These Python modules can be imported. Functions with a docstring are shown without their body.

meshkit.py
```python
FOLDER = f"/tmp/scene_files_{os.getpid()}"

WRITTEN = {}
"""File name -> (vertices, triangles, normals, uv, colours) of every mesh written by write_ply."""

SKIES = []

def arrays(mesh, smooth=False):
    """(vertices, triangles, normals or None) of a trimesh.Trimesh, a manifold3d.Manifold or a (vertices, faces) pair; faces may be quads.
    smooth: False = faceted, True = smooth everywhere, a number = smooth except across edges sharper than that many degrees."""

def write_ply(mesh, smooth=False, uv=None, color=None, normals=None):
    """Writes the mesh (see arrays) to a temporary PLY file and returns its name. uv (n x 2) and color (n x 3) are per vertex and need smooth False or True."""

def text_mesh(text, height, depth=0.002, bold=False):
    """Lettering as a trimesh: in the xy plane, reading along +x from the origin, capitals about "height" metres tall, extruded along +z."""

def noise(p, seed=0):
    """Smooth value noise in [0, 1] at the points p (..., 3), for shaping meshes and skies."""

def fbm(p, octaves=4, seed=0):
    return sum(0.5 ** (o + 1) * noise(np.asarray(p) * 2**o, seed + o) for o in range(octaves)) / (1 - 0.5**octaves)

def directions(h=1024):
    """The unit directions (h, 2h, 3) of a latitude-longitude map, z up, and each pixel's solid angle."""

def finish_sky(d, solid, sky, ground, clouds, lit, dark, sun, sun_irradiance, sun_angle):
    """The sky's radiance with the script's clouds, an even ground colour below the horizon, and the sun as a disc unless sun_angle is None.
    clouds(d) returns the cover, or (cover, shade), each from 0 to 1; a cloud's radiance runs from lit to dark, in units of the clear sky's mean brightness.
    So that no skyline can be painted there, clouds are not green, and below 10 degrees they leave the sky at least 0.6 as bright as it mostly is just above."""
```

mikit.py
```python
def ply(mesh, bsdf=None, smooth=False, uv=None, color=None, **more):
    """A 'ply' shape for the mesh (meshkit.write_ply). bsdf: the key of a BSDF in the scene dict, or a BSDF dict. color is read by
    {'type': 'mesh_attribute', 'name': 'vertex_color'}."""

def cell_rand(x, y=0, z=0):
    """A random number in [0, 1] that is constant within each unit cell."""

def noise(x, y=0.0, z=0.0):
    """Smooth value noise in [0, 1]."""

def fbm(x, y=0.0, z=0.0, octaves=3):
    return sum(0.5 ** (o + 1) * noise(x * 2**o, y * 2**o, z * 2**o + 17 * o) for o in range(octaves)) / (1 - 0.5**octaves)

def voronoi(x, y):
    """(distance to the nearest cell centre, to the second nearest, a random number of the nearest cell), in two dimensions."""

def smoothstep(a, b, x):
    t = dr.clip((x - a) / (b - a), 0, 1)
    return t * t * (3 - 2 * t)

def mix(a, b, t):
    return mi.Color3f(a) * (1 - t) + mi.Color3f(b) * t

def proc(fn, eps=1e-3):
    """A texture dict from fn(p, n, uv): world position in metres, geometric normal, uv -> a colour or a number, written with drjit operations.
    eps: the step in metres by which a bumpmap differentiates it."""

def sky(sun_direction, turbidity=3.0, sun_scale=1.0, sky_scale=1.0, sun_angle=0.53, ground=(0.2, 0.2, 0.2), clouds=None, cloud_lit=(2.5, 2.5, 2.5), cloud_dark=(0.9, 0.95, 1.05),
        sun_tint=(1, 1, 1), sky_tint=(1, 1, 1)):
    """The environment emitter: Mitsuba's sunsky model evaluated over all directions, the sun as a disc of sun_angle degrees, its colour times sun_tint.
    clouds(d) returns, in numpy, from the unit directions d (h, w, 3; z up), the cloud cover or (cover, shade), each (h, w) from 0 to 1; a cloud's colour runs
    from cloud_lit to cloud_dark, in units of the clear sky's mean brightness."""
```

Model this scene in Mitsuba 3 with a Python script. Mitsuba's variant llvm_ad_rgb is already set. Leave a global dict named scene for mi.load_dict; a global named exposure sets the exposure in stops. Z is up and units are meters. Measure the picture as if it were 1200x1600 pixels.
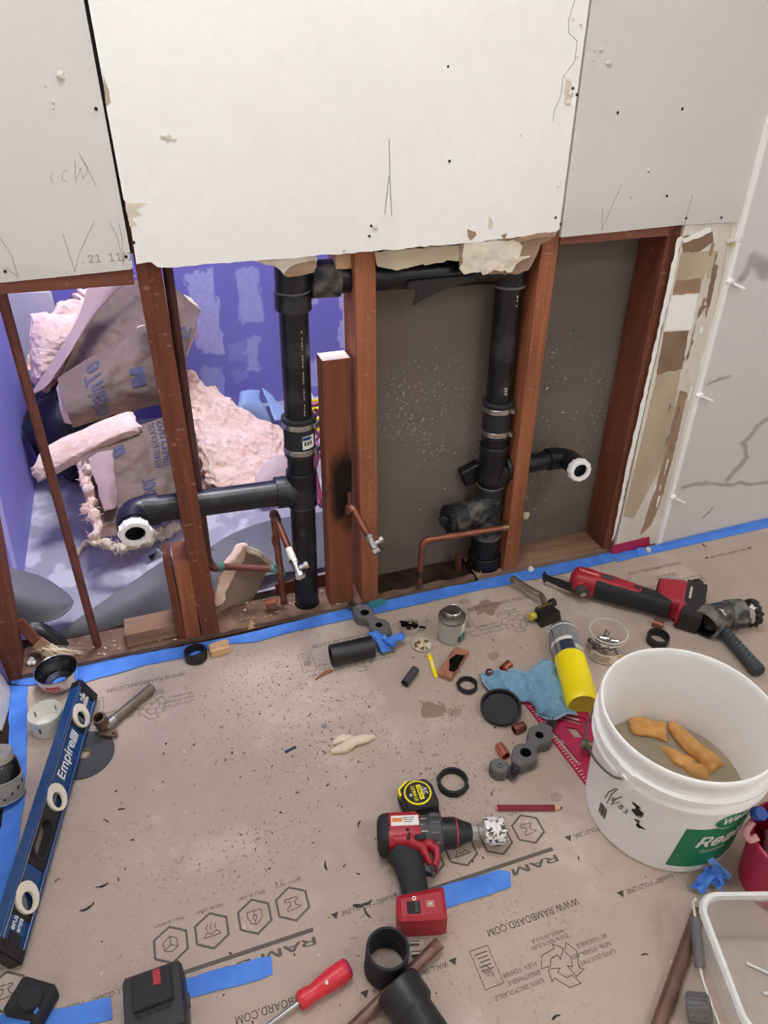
import math, random
import numpy as np, trimesh, mitsuba as mi, drjit as dr, mikit, meshkit
import manifold3d as m3
from shapely.geometry import Polygon, LineString, Point
from shapely.ops import unary_union
from mikit import noise, fbm, voronoi, cell_rand, smoothstep, mix, proc

SF = mi.ScalarTransform4f
scene, labels = {}, {}
rng = random.Random(7)
nrg = np.random.default_rng(7)


def s(r, g, b):
    """sRGB 0-255 to linear."""
    return [(c / 255 / 12.92) if c < 10 else ((c / 255 + 0.055) / 1.055) ** 2.4 for c in (r, g, b)]


# ------------------------------------------------------------------ camera, lights, exposure
exposure = 0.9
scene['camera'] = {'type': 'perspective', 'fov': 55.908, 'fov_axis': 'x', 'near_clip': 0.02, 'far_clip': 60.0,
                   'to_world': SF().look_at(origin=[0, -1.39299, 1.25392], target=[0.26576, -0.60179, 0.70313], up=[0.17227, 0.52317, 0.83464])}
LAMPS = [  # name, centre, half size, radiance
    ('ceiling_lamp', (0.22, -0.50, 2.385), (0.30, 0.14), [13.7, 13.9, 14.5]),
    ('ceiling_lamp_001', (1.35, -2.1, 2.385), (0.25, 0.25), [9.2, 9.4, 9.8]),
    ('ceiling_lamp_002', (0.25, 0.62, 2.385), (0.24, 0.24), [30.0, 30.0, 30.5]),
]


# ------------------------------------------------------------------ helpers
def mat(name, color, rough=0.5, metallic=0.0, spec=0.5, **kw):
    if not isinstance(color, dict):
        color = {'type': 'rgb', 'value': list(color)}
    scene[name] = {'type': 'twosided', 'bsdf': {'type': 'principled', 'base_color': color, 'roughness': rough, 'metallic': metallic, 'specular': spec, **kw}}
    return name


def free(key):
    if key not in scene and key not in labels:
        return key
    i = 1
    while f'{key}_{i:03d}' in scene or f'{key}_{i:03d}' in labels:
        i += 1
    return f'{key}_{i:03d}'


def thing(name, label, cat, group=None):
    k = free(name)
    labels[k] = {'label': label, 'category': cat}
    if group:
        labels[k]['group'] = group
    return k


def struct(name, mesh=None, m=None, smooth=False):
    labels[name] = {'kind': 'structure'}
    if mesh is not None:
        scene[name] = mikit.ply(mesh, m, smooth)
    return name


def part(parent, name, mesh, m, smooth=35, label=None, kind=None):
    k = free(f'{parent}__{name}')
    scene[k] = mikit.ply(mesh, m, smooth)
    if label:
        labels[k] = {'label': label}
    if kind:
        labels.setdefault(k, {})['kind'] = kind
    return k


def solo(name, mesh, m, label, cat, smooth=35, group=None, kind=None):
    k = thing(name, label, cat, group)
    if kind:
        labels[k]['kind'] = kind
    scene[k] = mikit.ply(mesh, m, smooth)
    return k


V = lambda *a: np.array(a[0] if len(a) == 1 else a, float)
unit = lambda v: np.asarray(v, float) / (np.linalg.norm(v) + 1e-12)
cat = trimesh.util.concatenate


def frame(o, x, z=(0, 0, 1)):
    """4x4 with origin o, x along x, z as near z as possible."""
    x = unit(x)
    z = V(z) - x * np.dot(x, z)
    z = unit(z)
    m = np.eye(4)
    m[:3, 0], m[:3, 1], m[:3, 2], m[:3, 3] = x, np.cross(z, x), z, o
    return m


def framez(o, z, x=(1, 0, 0)):
    z = unit(z)
    x = V(x) - z * np.dot(z, x)
    if np.linalg.norm(x) < 1e-6:
        x = np.cross(z, (0, 1, 0))
    x = unit(x)
    m = np.eye(4)
    m[:3, 0], m[:3, 1], m[:3, 2], m[:3, 3] = x, np.cross(z, x), z, o
    return m


def tf(mesh, m):
    mesh = mesh.copy()
    mesh.apply_transform(m)
    return mesh


def at(mesh, *o):
    mesh = mesh.copy()
    mesh.apply_translation(V(*o))
    return mesh


def box(x0, x1, y0, y1, z0, z1):
    return at(trimesh.creation.box((x1 - x0, y1 - y0, z1 - z0)), (x0 + x1) / 2, (y0 + y1) / 2, (z0 + z1) / 2)


def hull(p):
    return trimesh.Trimesh(np.asarray(p, float)).convex_hull if False else trimesh.convex.convex_hull(np.asarray(p, float))


def rbox(lx, ly, lz, c=0.002):
    p = []
    for sx in (-1, 1):
        for sy in (-1, 1):
            for sz in (-1, 1):
                for k in range(3):
                    q = V(lx / 2, ly / 2, lz / 2) - c
                    q[k] += c
                    p.append(q * (sx, sy, sz))
    return hull(p)


def sphere(r, sub=2):
    return trimesh.creation.icosphere(subdivisions=sub, radius=r)


def lathe(prof, n=32, cap=False):
    """prof: (r, z) from bottom to top on the outside. Closed when the first equals the last."""
    prof = [(max(r, 0.0), z) for r, z in prof]
    if cap:
        prof = [(0, prof[0][1])] + prof + [(0, prof[-1][1])]
    a = np.arange(n) * 2 * math.pi / n
    v, idx = [], []
    for r, z in prof:
        if r < 1e-9:
            idx.append([len(v)] * n)
            v.append((0, 0, z))
        else:
            idx.append(list(range(len(v), len(v) + n)))
            v += [(r * math.cos(t), r * math.sin(t), z) for t in a]
    f = []
    for A, B in zip(idx[:-1], idx[1:]):
        for i in range(n):
            j = (i + 1) % n
            if A[i] != A[j]:
                f.append((A[i], A[j], B[j]))
            if B[i] != B[j]:
                f.append((A[i], B[j], B[i]))
    return trimesh.Trimesh(np.array(v), np.array(f), process=False)


def ring(ro, ri, h, n=32, c=0.0008):
    return lathe([(ri, 0), (ro - c, 0), (ro, c), (ro, h - c), (ro - c, h), (ri, h), (ri, 0)], n)


def cyl(r, h, n=24, c=0.0008):
    return lathe([(r - c, 0), (r, c), (r, h - c), (r - c, h)], n, cap=True)


def along(mesh, a, b):
    """Puts a mesh built along +z from 0 onto the line that starts at a towards b."""
    return tf(mesh, framez(a, V(b) - V(a)))


def rod(a, b, r, n=16, r2=None):
    L = np.linalg.norm(V(b) - V(a))
    return along(lathe([(r, 0), (r if r2 is None else r2, L)], n, cap=True), a, b)


def smooth_path(pts, n=8):
    """Catmull-Rom through the points."""
    p = [V(q) for q in pts]
    p = [2 * p[0] - p[1]] + p + [2 * p[-1] - p[-2]]
    out = []
    for i in range(1, len(p) - 2):
        for t in np.arange(n) / n:
            a, b, c, d = p[i - 1:i + 3]
            out.append(0.5 * (2 * b + (c - a) * t + (2 * a - 5 * b + 4 * c - d) * t * t + (3 * b - a - 3 * c + d) * t ** 3))
    out.append(p[-2])
    return out


def tube(pts, r, n=12, cap=True, closed=False):
    p = np.array([V(q) for q in pts])
    m = len(p)
    rr = np.broadcast_to(np.asarray(r, float), (m,))
    tan = np.array([unit(p[(i + 1) % m] - p[i - 1]) if closed else unit(p[min(i + 1, m - 1)] - p[max(i - 1, 0)]) for i in range(m)])
    u = np.cross(tan[0], (0, 0, 1) if abs(tan[0][2]) < 0.9 else (1, 0, 0))
    v, a = [], np.arange(n) * 2 * math.pi / n
    for i in range(m):
        u = unit(u - tan[i] * np.dot(u, tan[i]))
        w = np.cross(tan[i], u)
        v.append(p[i] + rr[i] * (np.cos(a)[:, None] * u + np.sin(a)[:, None] * w))
    v = np.vstack(v)
    f = []
    for i in range(m if closed else m - 1):
        for k in range(n):
            A, B = i * n + k, i * n + (k + 1) % n
            C, D = ((i + 1) % m) * n + k, ((i + 1) % m) * n + (k + 1) % n
            f += [(A, B, D), (A, D, C)]
    if cap and not closed:
        v = np.vstack([v, p[0], p[-1]])
        for k in range(n):
            f += [(m * n, (k + 1) % n, k), (m * n + 1, (m - 1) * n + k, (m - 1) * n + (k + 1) % n)]
    return trimesh.Trimesh(v, f, process=False)


def bend(a, c, b, r, n=16, k=8):
    """Elbow from a round the corner c to b."""
    a, b, c = V(a), V(b), V(c)
    return tube([(1 - t) ** 2 * a + 2 * t * (1 - t) * c + t * t * b for t in np.linspace(0, 1, k)], r, n)


def ext(poly, h, z0=0.0):
    if not hasattr(poly, 'exterior') and not hasattr(poly, 'geoms'):
        poly = Polygon(poly)
    if not poly.is_valid:
        poly = poly.buffer(0)
    gs = [g for g in getattr(poly, 'geoms', [poly]) if g.area > 0]
    return at(cat([trimesh.creation.extrude_polygon(g, h, engine='earcut') for g in gs]), 0, 0, z0)


def wallplate(pts, y0, y1):
    """Outline of (x, z) or 3-D wall points as a slab from y0 to y1."""
    q = [(p[0], p[-1]) for p in pts]
    m = ext(Polygon(q), y1 - y0)
    v = m.vertices
    m.vertices = np.stack([v[:, 0], y1 - v[:, 2], v[:, 1]], 1)
    return m


def floorplate(pts, z0, h):
    return ext(Polygon([(p[0], p[1]) for p in pts]), h, z0)


def jag(pts, amp, step, seed=0):
    """Roughens a 2-D/3-D outline (open polyline) with noise of this size."""
    g = np.random.default_rng(seed)
    out = []
    for a, b in zip(pts[:-1], pts[1:]):
        a, b = V(a), V(b)
        k = max(1, int(np.linalg.norm(b - a) / step))
        for i in range(k):
            q = a + (b - a) * i / k
            if out:
                q = q + g.normal(0, amp, len(q)) * (1 if len(q) == 2 else V(1, 0, 1))
            out.append(q)
    out.append(V(pts[-1]))
    return out


def disp(mesh, amp, freq, octaves=3, seed=0):
    m = mesh.copy()
    n = m.vertex_normals
    d = meshkit.fbm(np.array(m.vertices) * freq + seed * 3.7, octaves, seed) - 0.5
    m.vertices = m.vertices + n * (2 * amp * d)[:, None]
    return m


def patch(c, nu=24, nv=24):
    """Bicubic-smoothed grid of points through a coarse control grid c[i][j] (3-D)."""
    c = np.array([[V(q) for q in row] for row in c])

    def up(a, n):
        m = len(a)
        path = np.array([np.stack(smooth_path(a[:, j], 12)) for j in range(a.shape[1])])
        t = np.linspace(0, path.shape[1] - 1, n)
        i = np.minimum(t.astype(int), path.shape[1] - 2)
        w = (t - i)[None, :, None]
        return (path[:, i] * (1 - w) + path[:, i + 1] * w).transpose(1, 0, 2)

    a = up(c, nu)
    return up(a.transpose(1, 0, 2), nv).transpose(1, 0, 2)


def grid_normals(P):
    du, dv = np.gradient(P, axis=0), np.gradient(P, axis=1)
    n = np.cross(du, dv)
    return n / (np.linalg.norm(n, axis=2, keepdims=True) + 1e-12)


def slab(P, t, round_=0.0, amp=0.0, freq=30, seed=0):
    """Closed slab: P is its upper face, t its thickness (below, against the normals); amp: noise on the faces."""
    n = grid_normals(P)
    nu, nv = P.shape[:2]
    a, b = np.minimum(np.arange(nu), nu - 1 - np.arange(nu)) / (nu - 1), np.minimum(np.arange(nv), nv - 1 - np.arange(nv)) / (nv - 1)
    e = np.minimum(a[:, None], b[None, :])
    k = np.ones_like(e) if round_ <= 0 else np.sqrt(np.clip(1 - (1 - np.clip(e / round_, 0, 1)) ** 2, 0.02, 1))
    mid = P - n * t / 2
    top, bot = mid + n * (t / 2 * k)[..., None], mid - n * (t / 2 * k)[..., None]
    if amp:
        top = top + n * (2 * amp * (meshkit.fbm(top * freq, 4, seed) - 0.5))[..., None]
        bot = bot + n * (2 * amp * (meshkit.fbm(bot * freq + 9, 4, seed) - 0.5))[..., None]
    v = np.vstack([top.reshape(-1, 3), bot.reshape(-1, 3)])
    N, f = nu * nv, []
    I = np.arange(N).reshape(nu, nv)
    q = np.stack([I[:-1, :-1], I[1:, :-1], I[1:, 1:], I[:-1, 1:]], -1).reshape(-1, 4)
    f += [q[:, [0, 1, 2]], q[:, [0, 2, 3]], q[:, [0, 2, 1]] + N, q[:, [0, 3, 2]] + N]
    edge = np.concatenate([I[:-1, 0], I[-1, :-1], I[:0:-1, -1], I[0, :0:-1]])
    nx = np.roll(edge, -1)
    f += [np.stack([edge, edge + N, nx + N], 1), np.stack([edge, nx + N, nx], 1)]
    m = trimesh.Trimesh(v, np.vstack(f), process=False)
    return m


def sheet(P, t=0.0015, **kw):
    return slab(P, t, **kw)


def lettering(text, h, depth=0.0004, bold=False, width=None):
    m = meshkit.text_mesh(text, h, depth, bold)
    if width:
        m.vertices[:, 0] *= width / m.extents[0]
    return m


def lines2d(segs, w):
    return unary_union([LineString(q).buffer(w / 2, cap_style=2, join_style=2) for q in segs])


def lump(chain, sub=.006, seed=0, amp=.003):
    parts = []
    for (a, ra), (b, rb_) in zip(chain[:-1], chain[1:]):
        pp = np.vstack([sphere(ra, 2).vertices + V(a), sphere(rb_, 2).vertices + V(b)])
        parts.append(m3.Manifold.hull_points(pp))
    m = parts[0]
    for p in parts[1:]:
        m = m + p
    m = m.refine_to_length(sub)
    mm = m.to_mesh()
    t = trimesh.Trimesh(mm.vert_properties[:, :3], mm.tri_verts)
    trimesh.smoothing.filter_taubin(t, iterations=8)
    return disp(t, amp, 60, 3, seed)


# ------------------------------------------------------------------ materials
def wood(dark, light, ax):
    def fn(p, n, uv):
        q = [p.x, p.y, p.z]
        l = q.pop(ax)
        g = fbm(q[0] * 90, q[1] * 90, l * 3.0)
        r = noise(q[0] * 420, q[1] * 420, l * 9)
        b = fbm(q[0] * 14 + 5, q[1] * 14, l * 5, 2)
        c = mix(dark, light, dr.clip(0.15 + 0.6 * g + 0.35 * (r - 0.5) + 0.5 * (b - 0.4), 0, 1))
        k = smoothstep(0.72, 0.80, fbm(q[0] * 90, q[1] * 90, l * 90))
        return mix(c, s(196, 182, 168), 0.2 * k)
    return proc(fn)


mat('mat_wood_red', wood(s(84, 45, 34), s(126, 74, 56), 2), 0.75, spec=0.25)
mat('mat_wood_orange', wood(s(110, 62, 42), s(170, 108, 76), 2), 0.7, spec=0.25)
mat('mat_wood_plate', wood(s(104, 76, 60), s(168, 136, 112), 0), 0.85, spec=0.2)
mat('mat_wood_rail', wood(s(108, 64, 52), s(152, 102, 86), 0), 0.8, spec=0.2)
mat('mat_wood_pale', wood(s(186, 146, 110), s(226, 188, 148), 0), 0.8, spec=0.2)
SC = (0.3771, 0.0140, 0.3663)


def scorched(p, n, uv):
    g = fbm(p.x * 90, p.y * 90, p.z * 3.0)
    c = mix(s(92, 50, 36), s(142, 86, 62), dr.clip(0.15 + 0.7 * g, 0, 1))
    d = dr.sqrt(dr.square((p.x - SC[0] - 0.008) / 0.050) + dr.square((p.z - SC[2]) / 0.115))
    d = d + 0.9 * (fbm(p.x * 34, p.z * 14, p.y * 20) - 0.5)
    return mix(c, s(16, 14, 13), 0.97 * smoothstep(1.15, 0.62, d))


mat('mat_wood_scorched', proc(scorched), 0.8, spec=0.2)
mat('mat_wood_dirty', proc(lambda p, n, uv: mix(s(70, 50, 42), s(142, 114, 96), fbm(p.x * 30, p.y * 46, p.z * 40, 4))), 0.9, spec=0.15)
mat('mat_endgrain', proc(lambda p, n, uv: mix(s(140, 96, 78), s(196, 152, 128), 0.5 + 0.5 * dr.sin(dr.sqrt(dr.square(p.x - 0.03) + dr.square(p.y - 0.12)) * 2600))), 0.85, spec=0.2)


def chalk(p, n, uv):
    a = fbm(p.x * 3, p.z * 3, p.y * 3)
    b = fbm(p.x * 60, p.z * 60, p.y * 60, 2)
    return mix(s(236, 235, 231), s(243, 243, 240), a) * (0.97 + 0.05 * b)


mat('mat_drywall_white', proc(chalk), 0.8, spec=0.25)


def greyboard(p, n, uv):
    a = fbm(p.x * 5, p.z * 2, p.y * 3)
    st = smoothstep(0.52, 0.62, noise(p.x * 1.2, p.z * 26 + 3 * a, 4.0)) * smoothstep(0.98, 0.93, p.z)
    return mix(mix(s(203, 200, 195), s(213, 210, 207), a), s(184, 182, 178), 0.25 * st)


mat('mat_drywall_grey', proc(greyboard), 0.85, spec=0.2)
mat('mat_gypsum', proc(lambda p, n, uv: mix(s(196, 184, 166), s(234, 226, 212), fbm(p.x * 50, p.z * 50, p.y * 50))), 0.95, spec=0.1)
mat('mat_paper_brown', proc(lambda p, n, uv: mix(s(138, 112, 92), s(172, 146, 124), fbm(p.x * 22, p.z * 22, p.y * 20))), 0.9, spec=0.1)
mat('mat_paper_tan', proc(lambda p, n, uv: mix(s(166, 152, 128), s(192, 180, 156), fbm(p.x * 16, p.z * 9, 2.0))), 0.9, spec=0.1)
mat('mat_paper_dark', proc(lambda p, n, uv: mix(s(122, 100, 84), s(150, 126, 106), fbm(p.x * 22, p.z * 22, 7.0))), 0.9, spec=0.1)
mat('mat_plaster', proc(lambda p, n, uv: mix(s(196, 188, 176), s(226, 221, 212), fbm(p.x * 28, p.z * 11, 1.0, 4))), 0.9, spec=0.1)
mat('mat_pencil', s(146, 144, 140), 0.7)
mat('mat_hole', s(40, 38, 36), 0.9)


def cavity(p, n, uv):
    a = fbm(p.x * 4, p.z * 22 + 2 * fbm(p.x * 3, p.z * 3, 1.0, 2), 3.0, 4)
    b = fbm(p.x * 9, p.z * 9, 5.0)
    sp = smoothstep(0.80, 0.86, noise(p.x * 260, p.z * 200, 1.0)) * smoothstep(0.45, 0.7, fbm(p.x * 7, p.z * 4, 9.0))
    return mix(mix(s(104, 96, 91), s(124, 114, 108), 0.6 * a + 0.4 * b), s(190, 184, 176), 0.45 * sp)


mat('mat_board_back', proc(cavity), 0.9, spec=0.15)


def rectmask(p, x0, x1, z0, z1, soft=0.006):
    w = 0.05 * (fbm(p.x * 10, p.z * 10, p.y * 7) - 0.5) + 0.03 * (fbm(p.x * 60, p.z * 30, 2.0) - 0.5)
    return smoothstep(x0 - soft, x0 + soft, p.x + w) * smoothstep(x1 + soft, x1 - soft, p.x + w) * smoothstep(z0 - soft, z0 + soft, p.z + w) * smoothstep(z1 + soft, z1 - soft, p.z + w)


PUTTY = [((0.1682, 1.3300, 0.2169), (0.2627, 1.3300, 0.5456), 0.75), ((0.1599, 1.3300, 0.0450), (0.2425, 1.3300, 0.1686), 0.5), ((0.3392, 1.3300, 0.3292), (0.4219, 1.3300, 0.5327), 0.6),
         ((0.3447, 1.3300, 0.1423), (0.4020, 1.3300, 0.2667), 0.55), ((0.2773, 1.3300, 0.1906), (0.3467, 1.3300, 0.2601), 0.2), ((0.6086, 1.3300, 0.3717), (0.6320, 1.3300, 0.4313), 0.8),
         ((0.7156, 1.3300, 0.3485), (0.7680, 1.3300, 0.4560), 0.8), ((0.7182, 1.3300, 0.1908), (0.7641, 1.3300, 0.2998), 0.8), ((0.5850, 1.3300, 0.0416), (0.6394, 1.3300, 0.1596), 0.7), ((0.2717, 1.3300, 0.0979), (0.3397, 1.3300, 0.1430), 0.25)]


def purple(p, n, uv):
    c = mix(s(130, 124, 196), s(138, 132, 204), fbm(p.x * 6, p.z * 6, p.y * 6))
    m = mi.Float(0)
    for a, b, k in PUTTY:
        m = dr.maximum(m, k * rectmask(p, min(a[0], b[0]), max(a[0], b[0]), min(a[2], b[2]), max(a[2], b[2])))
    m = m * (0.65 + 0.5 * fbm(p.x * 90, p.z * 90, 3.0))
    return mix(c, s(204, 204, 238), dr.clip(m, 0, 1))


mat('mat_purple', proc(purple), 0.6, spec=0.3)


def purple_side(p, n, uv):
    c = mix(s(138, 132, 202), s(146, 140, 208), fbm(p.y * 6, p.z * 6, p.y * 6))
    u = p.y - 0.35 * (p.z - 0.1)
    m = smoothstep(0.62, 0.70, fbm(p.y * 4, p.z * 1.6, 3.0, 2)) + smoothstep(0.035, 0.02, dr.abs(u - 0.38 + 0.03 * (fbm(p.y * 9, p.z * 9, 2.0) - 0.5))) * smoothstep(0.5, 0.4, p.z)
    return mix(c, s(206, 206, 240), 0.6 * dr.clip(m, 0, 1))


mat('mat_purple_side', proc(purple_side), 0.6, spec=0.3)


def backfloor(p, n, uv):
    a = fbm(p.x * 9, p.y * 9, 1.0, 4)
    d = smoothstep(0.50, 0.68, fbm(p.x * 14 + 3, p.y * 14, 2.0, 4))
    seam = smoothstep(0.003, 0.0015, dr.abs(p.y - 0.80 - 0.05 * p.x))
    c = mix(s(150, 150, 160), s(176, 176, 186), a)
    c = mix(c, s(218, 218, 224), 0.7 * d)
    return mix(c, s(110, 110, 122), 0.6 * seam)


mat('mat_backfloor', proc(backfloor), 0.55, spec=0.3)

STAINS = [((0.7153, -0.1090, 0.0000), 0.035, 0.7), ((0.4541, -0.3813, 0.0000), 0.030, 0.65), ((0.5013, -0.4047, 0.0000), 0.018, 0.5), ((0.6547, -0.2738, 0.0000), 0.016, 0.5), ((0.5652, -0.0324, 0.0000), 0.016, 0.4), ((0.6699, -0.0670, 0.0000), 0.014, 0.4), ((0.6058, -0.6657, 0.0000), 0.014, 0.35), ((0.6623, -0.1048, 0.0000), 0.02, 0.3)]


def cardboard(p, n, uv):
    a = fbm(p.x * 2.2, p.y * 2.2, 1.0, 4)
    b = fbm(p.x * 26, p.y * 26, 2.0, 4)
    f = noise(p.x * 620, p.y * 180, 1.0)
    c = mix(s(166, 149, 136), s(186, 168, 155), 0.55 * a + 0.35 * b + 0.2 * f)
    dust = smoothstep(0.52, 0.74, fbm(p.x * 7 + 11, p.y * 7, 4.0, 4)) * (0.4 + 0.6 * noise(p.x * 70, p.y * 70, 1.0))
    c = mix(c, s(206, 194, 182), 0.5 * dust)
    near = smoothstep(0.62, 0.1, dr.sqrt(dr.square(p.x - 0.18) + dr.square(p.y + 0.42)))
    sp = smoothstep(0.80, 0.86, noise(p.x * 240, p.y * 240, 6.0)) * smoothstep(0.35, 0.7, fbm(p.x * 5, p.y * 5, 8.0)) * (0.35 + 0.65 * near)
    c = mix(c, s(92, 70, 58), 0.55 * sp)
    m = mi.Float(0)
    for q, r, k in STAINS:
        d = dr.sqrt(dr.square(p.x - q[0]) + dr.square((p.y - q[1]) * 1.2)) / r + 1.3 * (fbm(p.x * 60, p.y * 60, 3.0) - 0.5)
        m = dr.maximum(m, k * smoothstep(1.0, 0.85, d))
    return mix(c, s(122, 92, 76), m)


scene['mat_cardboard'] = {'type': 'twosided', 'bsdf': {'type': 'bumpmap', 'arbitrary': {**proc(lambda p, n, uv: fbm(p.x * 18, p.y * 18, 1.0, 3)), 'scale': 1.0} if False else proc(lambda p, n, uv: 0.0035 * fbm(p.x * 9, p.y * 9, 1.0, 3)),
                                                       'bsdf': {'type': 'principled', 'base_color': proc(cardboard), 'roughness': 0.72, 'specular': 0.3}}}
mat('mat_ink', s(96, 88, 82), 0.8)
mat('mat_ink_dark', s(70, 64, 60), 0.8)
mat('mat_tape', proc(lambda p, n, uv: mix(s(58, 112, 206), s(92, 146, 232), fbm(p.x * 40, p.y * 40, p.z * 40))), 0.6, spec=0.3)
mat('mat_teal', s(38, 116, 130), 0.6)


def absfn(p, n, uv):
    d = smoothstep(0.52, 0.75, fbm(p.x * 26, p.y * 26, p.z * 20, 4))
    return mix(s(19, 20, 24), s(64, 64, 67), 0.4 * d)


mat('mat_abs', proc(absfn), 0.36, spec=0.45)
mat('mat_abs_dusty', proc(lambda p, n, uv: mix(s(36, 38, 41), s(98, 97, 95), smoothstep(0.40, 0.80, fbm(p.x * 42, p.y * 42, p.z * 42, 4)))), 0.6, spec=0.3)
mat('mat_abs_grey', proc(lambda p, n, uv: mix(s(56, 58, 60), s(124, 123, 120), smoothstep(0.38, 0.78, fbm(p.x * 42, p.y * 42, p.z * 42, 4)))), 0.6, spec=0.3)
mat('mat_black', s(27, 27, 30), 0.42)
mat('mat_black_shiny', s(12, 12, 14), 0.12, clearcoat=0.8)
mat('mat_rubber', s(40, 41, 44), 0.65, spec=0.3)
mat('mat_cream', s(186, 178, 164), 0.7)
mat('mat_white', s(226, 224, 218), 0.45)
mat('mat_white_plastic', s(238, 238, 237), 0.35)
mat('mat_steel', s(190, 188, 184), 0.28, metallic=1.0)
mat('mat_steel_dull', s(150, 148, 142), 0.45, metallic=1.0)
mat('mat_chrome', s(215, 215, 218), 0.1, metallic=1.0)
mat('mat_brass', s(150, 132, 92), 0.4, metallic=1.0)


def copperfn(p, n, uv):
    d = fbm(p.x * 50, p.y * 50, p.z * 50, 4)
    return mix(mix(s(108, 64, 50), s(174, 112, 90), d), s(84, 66, 54), smoothstep(0.55, 0.75, fbm(p.x * 30 + 4, p.y * 30, p.z * 30)))


mat('mat_copper', proc(copperfn), 0.42, metallic=0.7)
mat('mat_copper_clean', s(206, 128, 104), 0.3, metallic=0.9)
mat('mat_copper_dark', proc(lambda p, n, uv: mix(s(86, 46, 40), s(132, 78, 66), fbm(p.x * 40, p.y * 40, p.z * 18))), 0.6, metallic=0.2)
mat('mat_iron', proc(lambda p, n, uv: mix(s(70, 42, 40), s(104, 66, 60), fbm(p.x * 60, p.y * 60, p.z * 20))), 0.65, metallic=0.2)
mat('mat_patina', s(84, 128, 112), 0.8)
mat('mat_char', s(16, 14, 13), 0.95, spec=0.1)
mat('mat_red', s(160, 32, 48), 0.42)
mat('mat_crimson', s(172, 36, 74), 0.4)
mat('mat_grey_tool', s(98, 98, 98), 0.55)
mat('mat_grey_dark', s(64, 64, 66), 0.55)
mat('mat_blue', s(24, 66, 116), 0.35, clearcoat=0.3)
mat('mat_blue_pale', s(150, 178, 214), 0.6)
mat('mat_green', s(24, 118, 82), 0.5)
mat('mat_yellow', s(250, 228, 10), 0.38, clearcoat=0.3)
mat('mat_yellow_dull', s(190, 176, 60), 0.5)
mat('mat_sheet', proc(lambda p, n, uv: mix(s(88, 89, 95), s(118, 118, 124), fbm(p.x * 6, p.y * 6, p.z * 9))), 0.55, spec=0.35)


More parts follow.
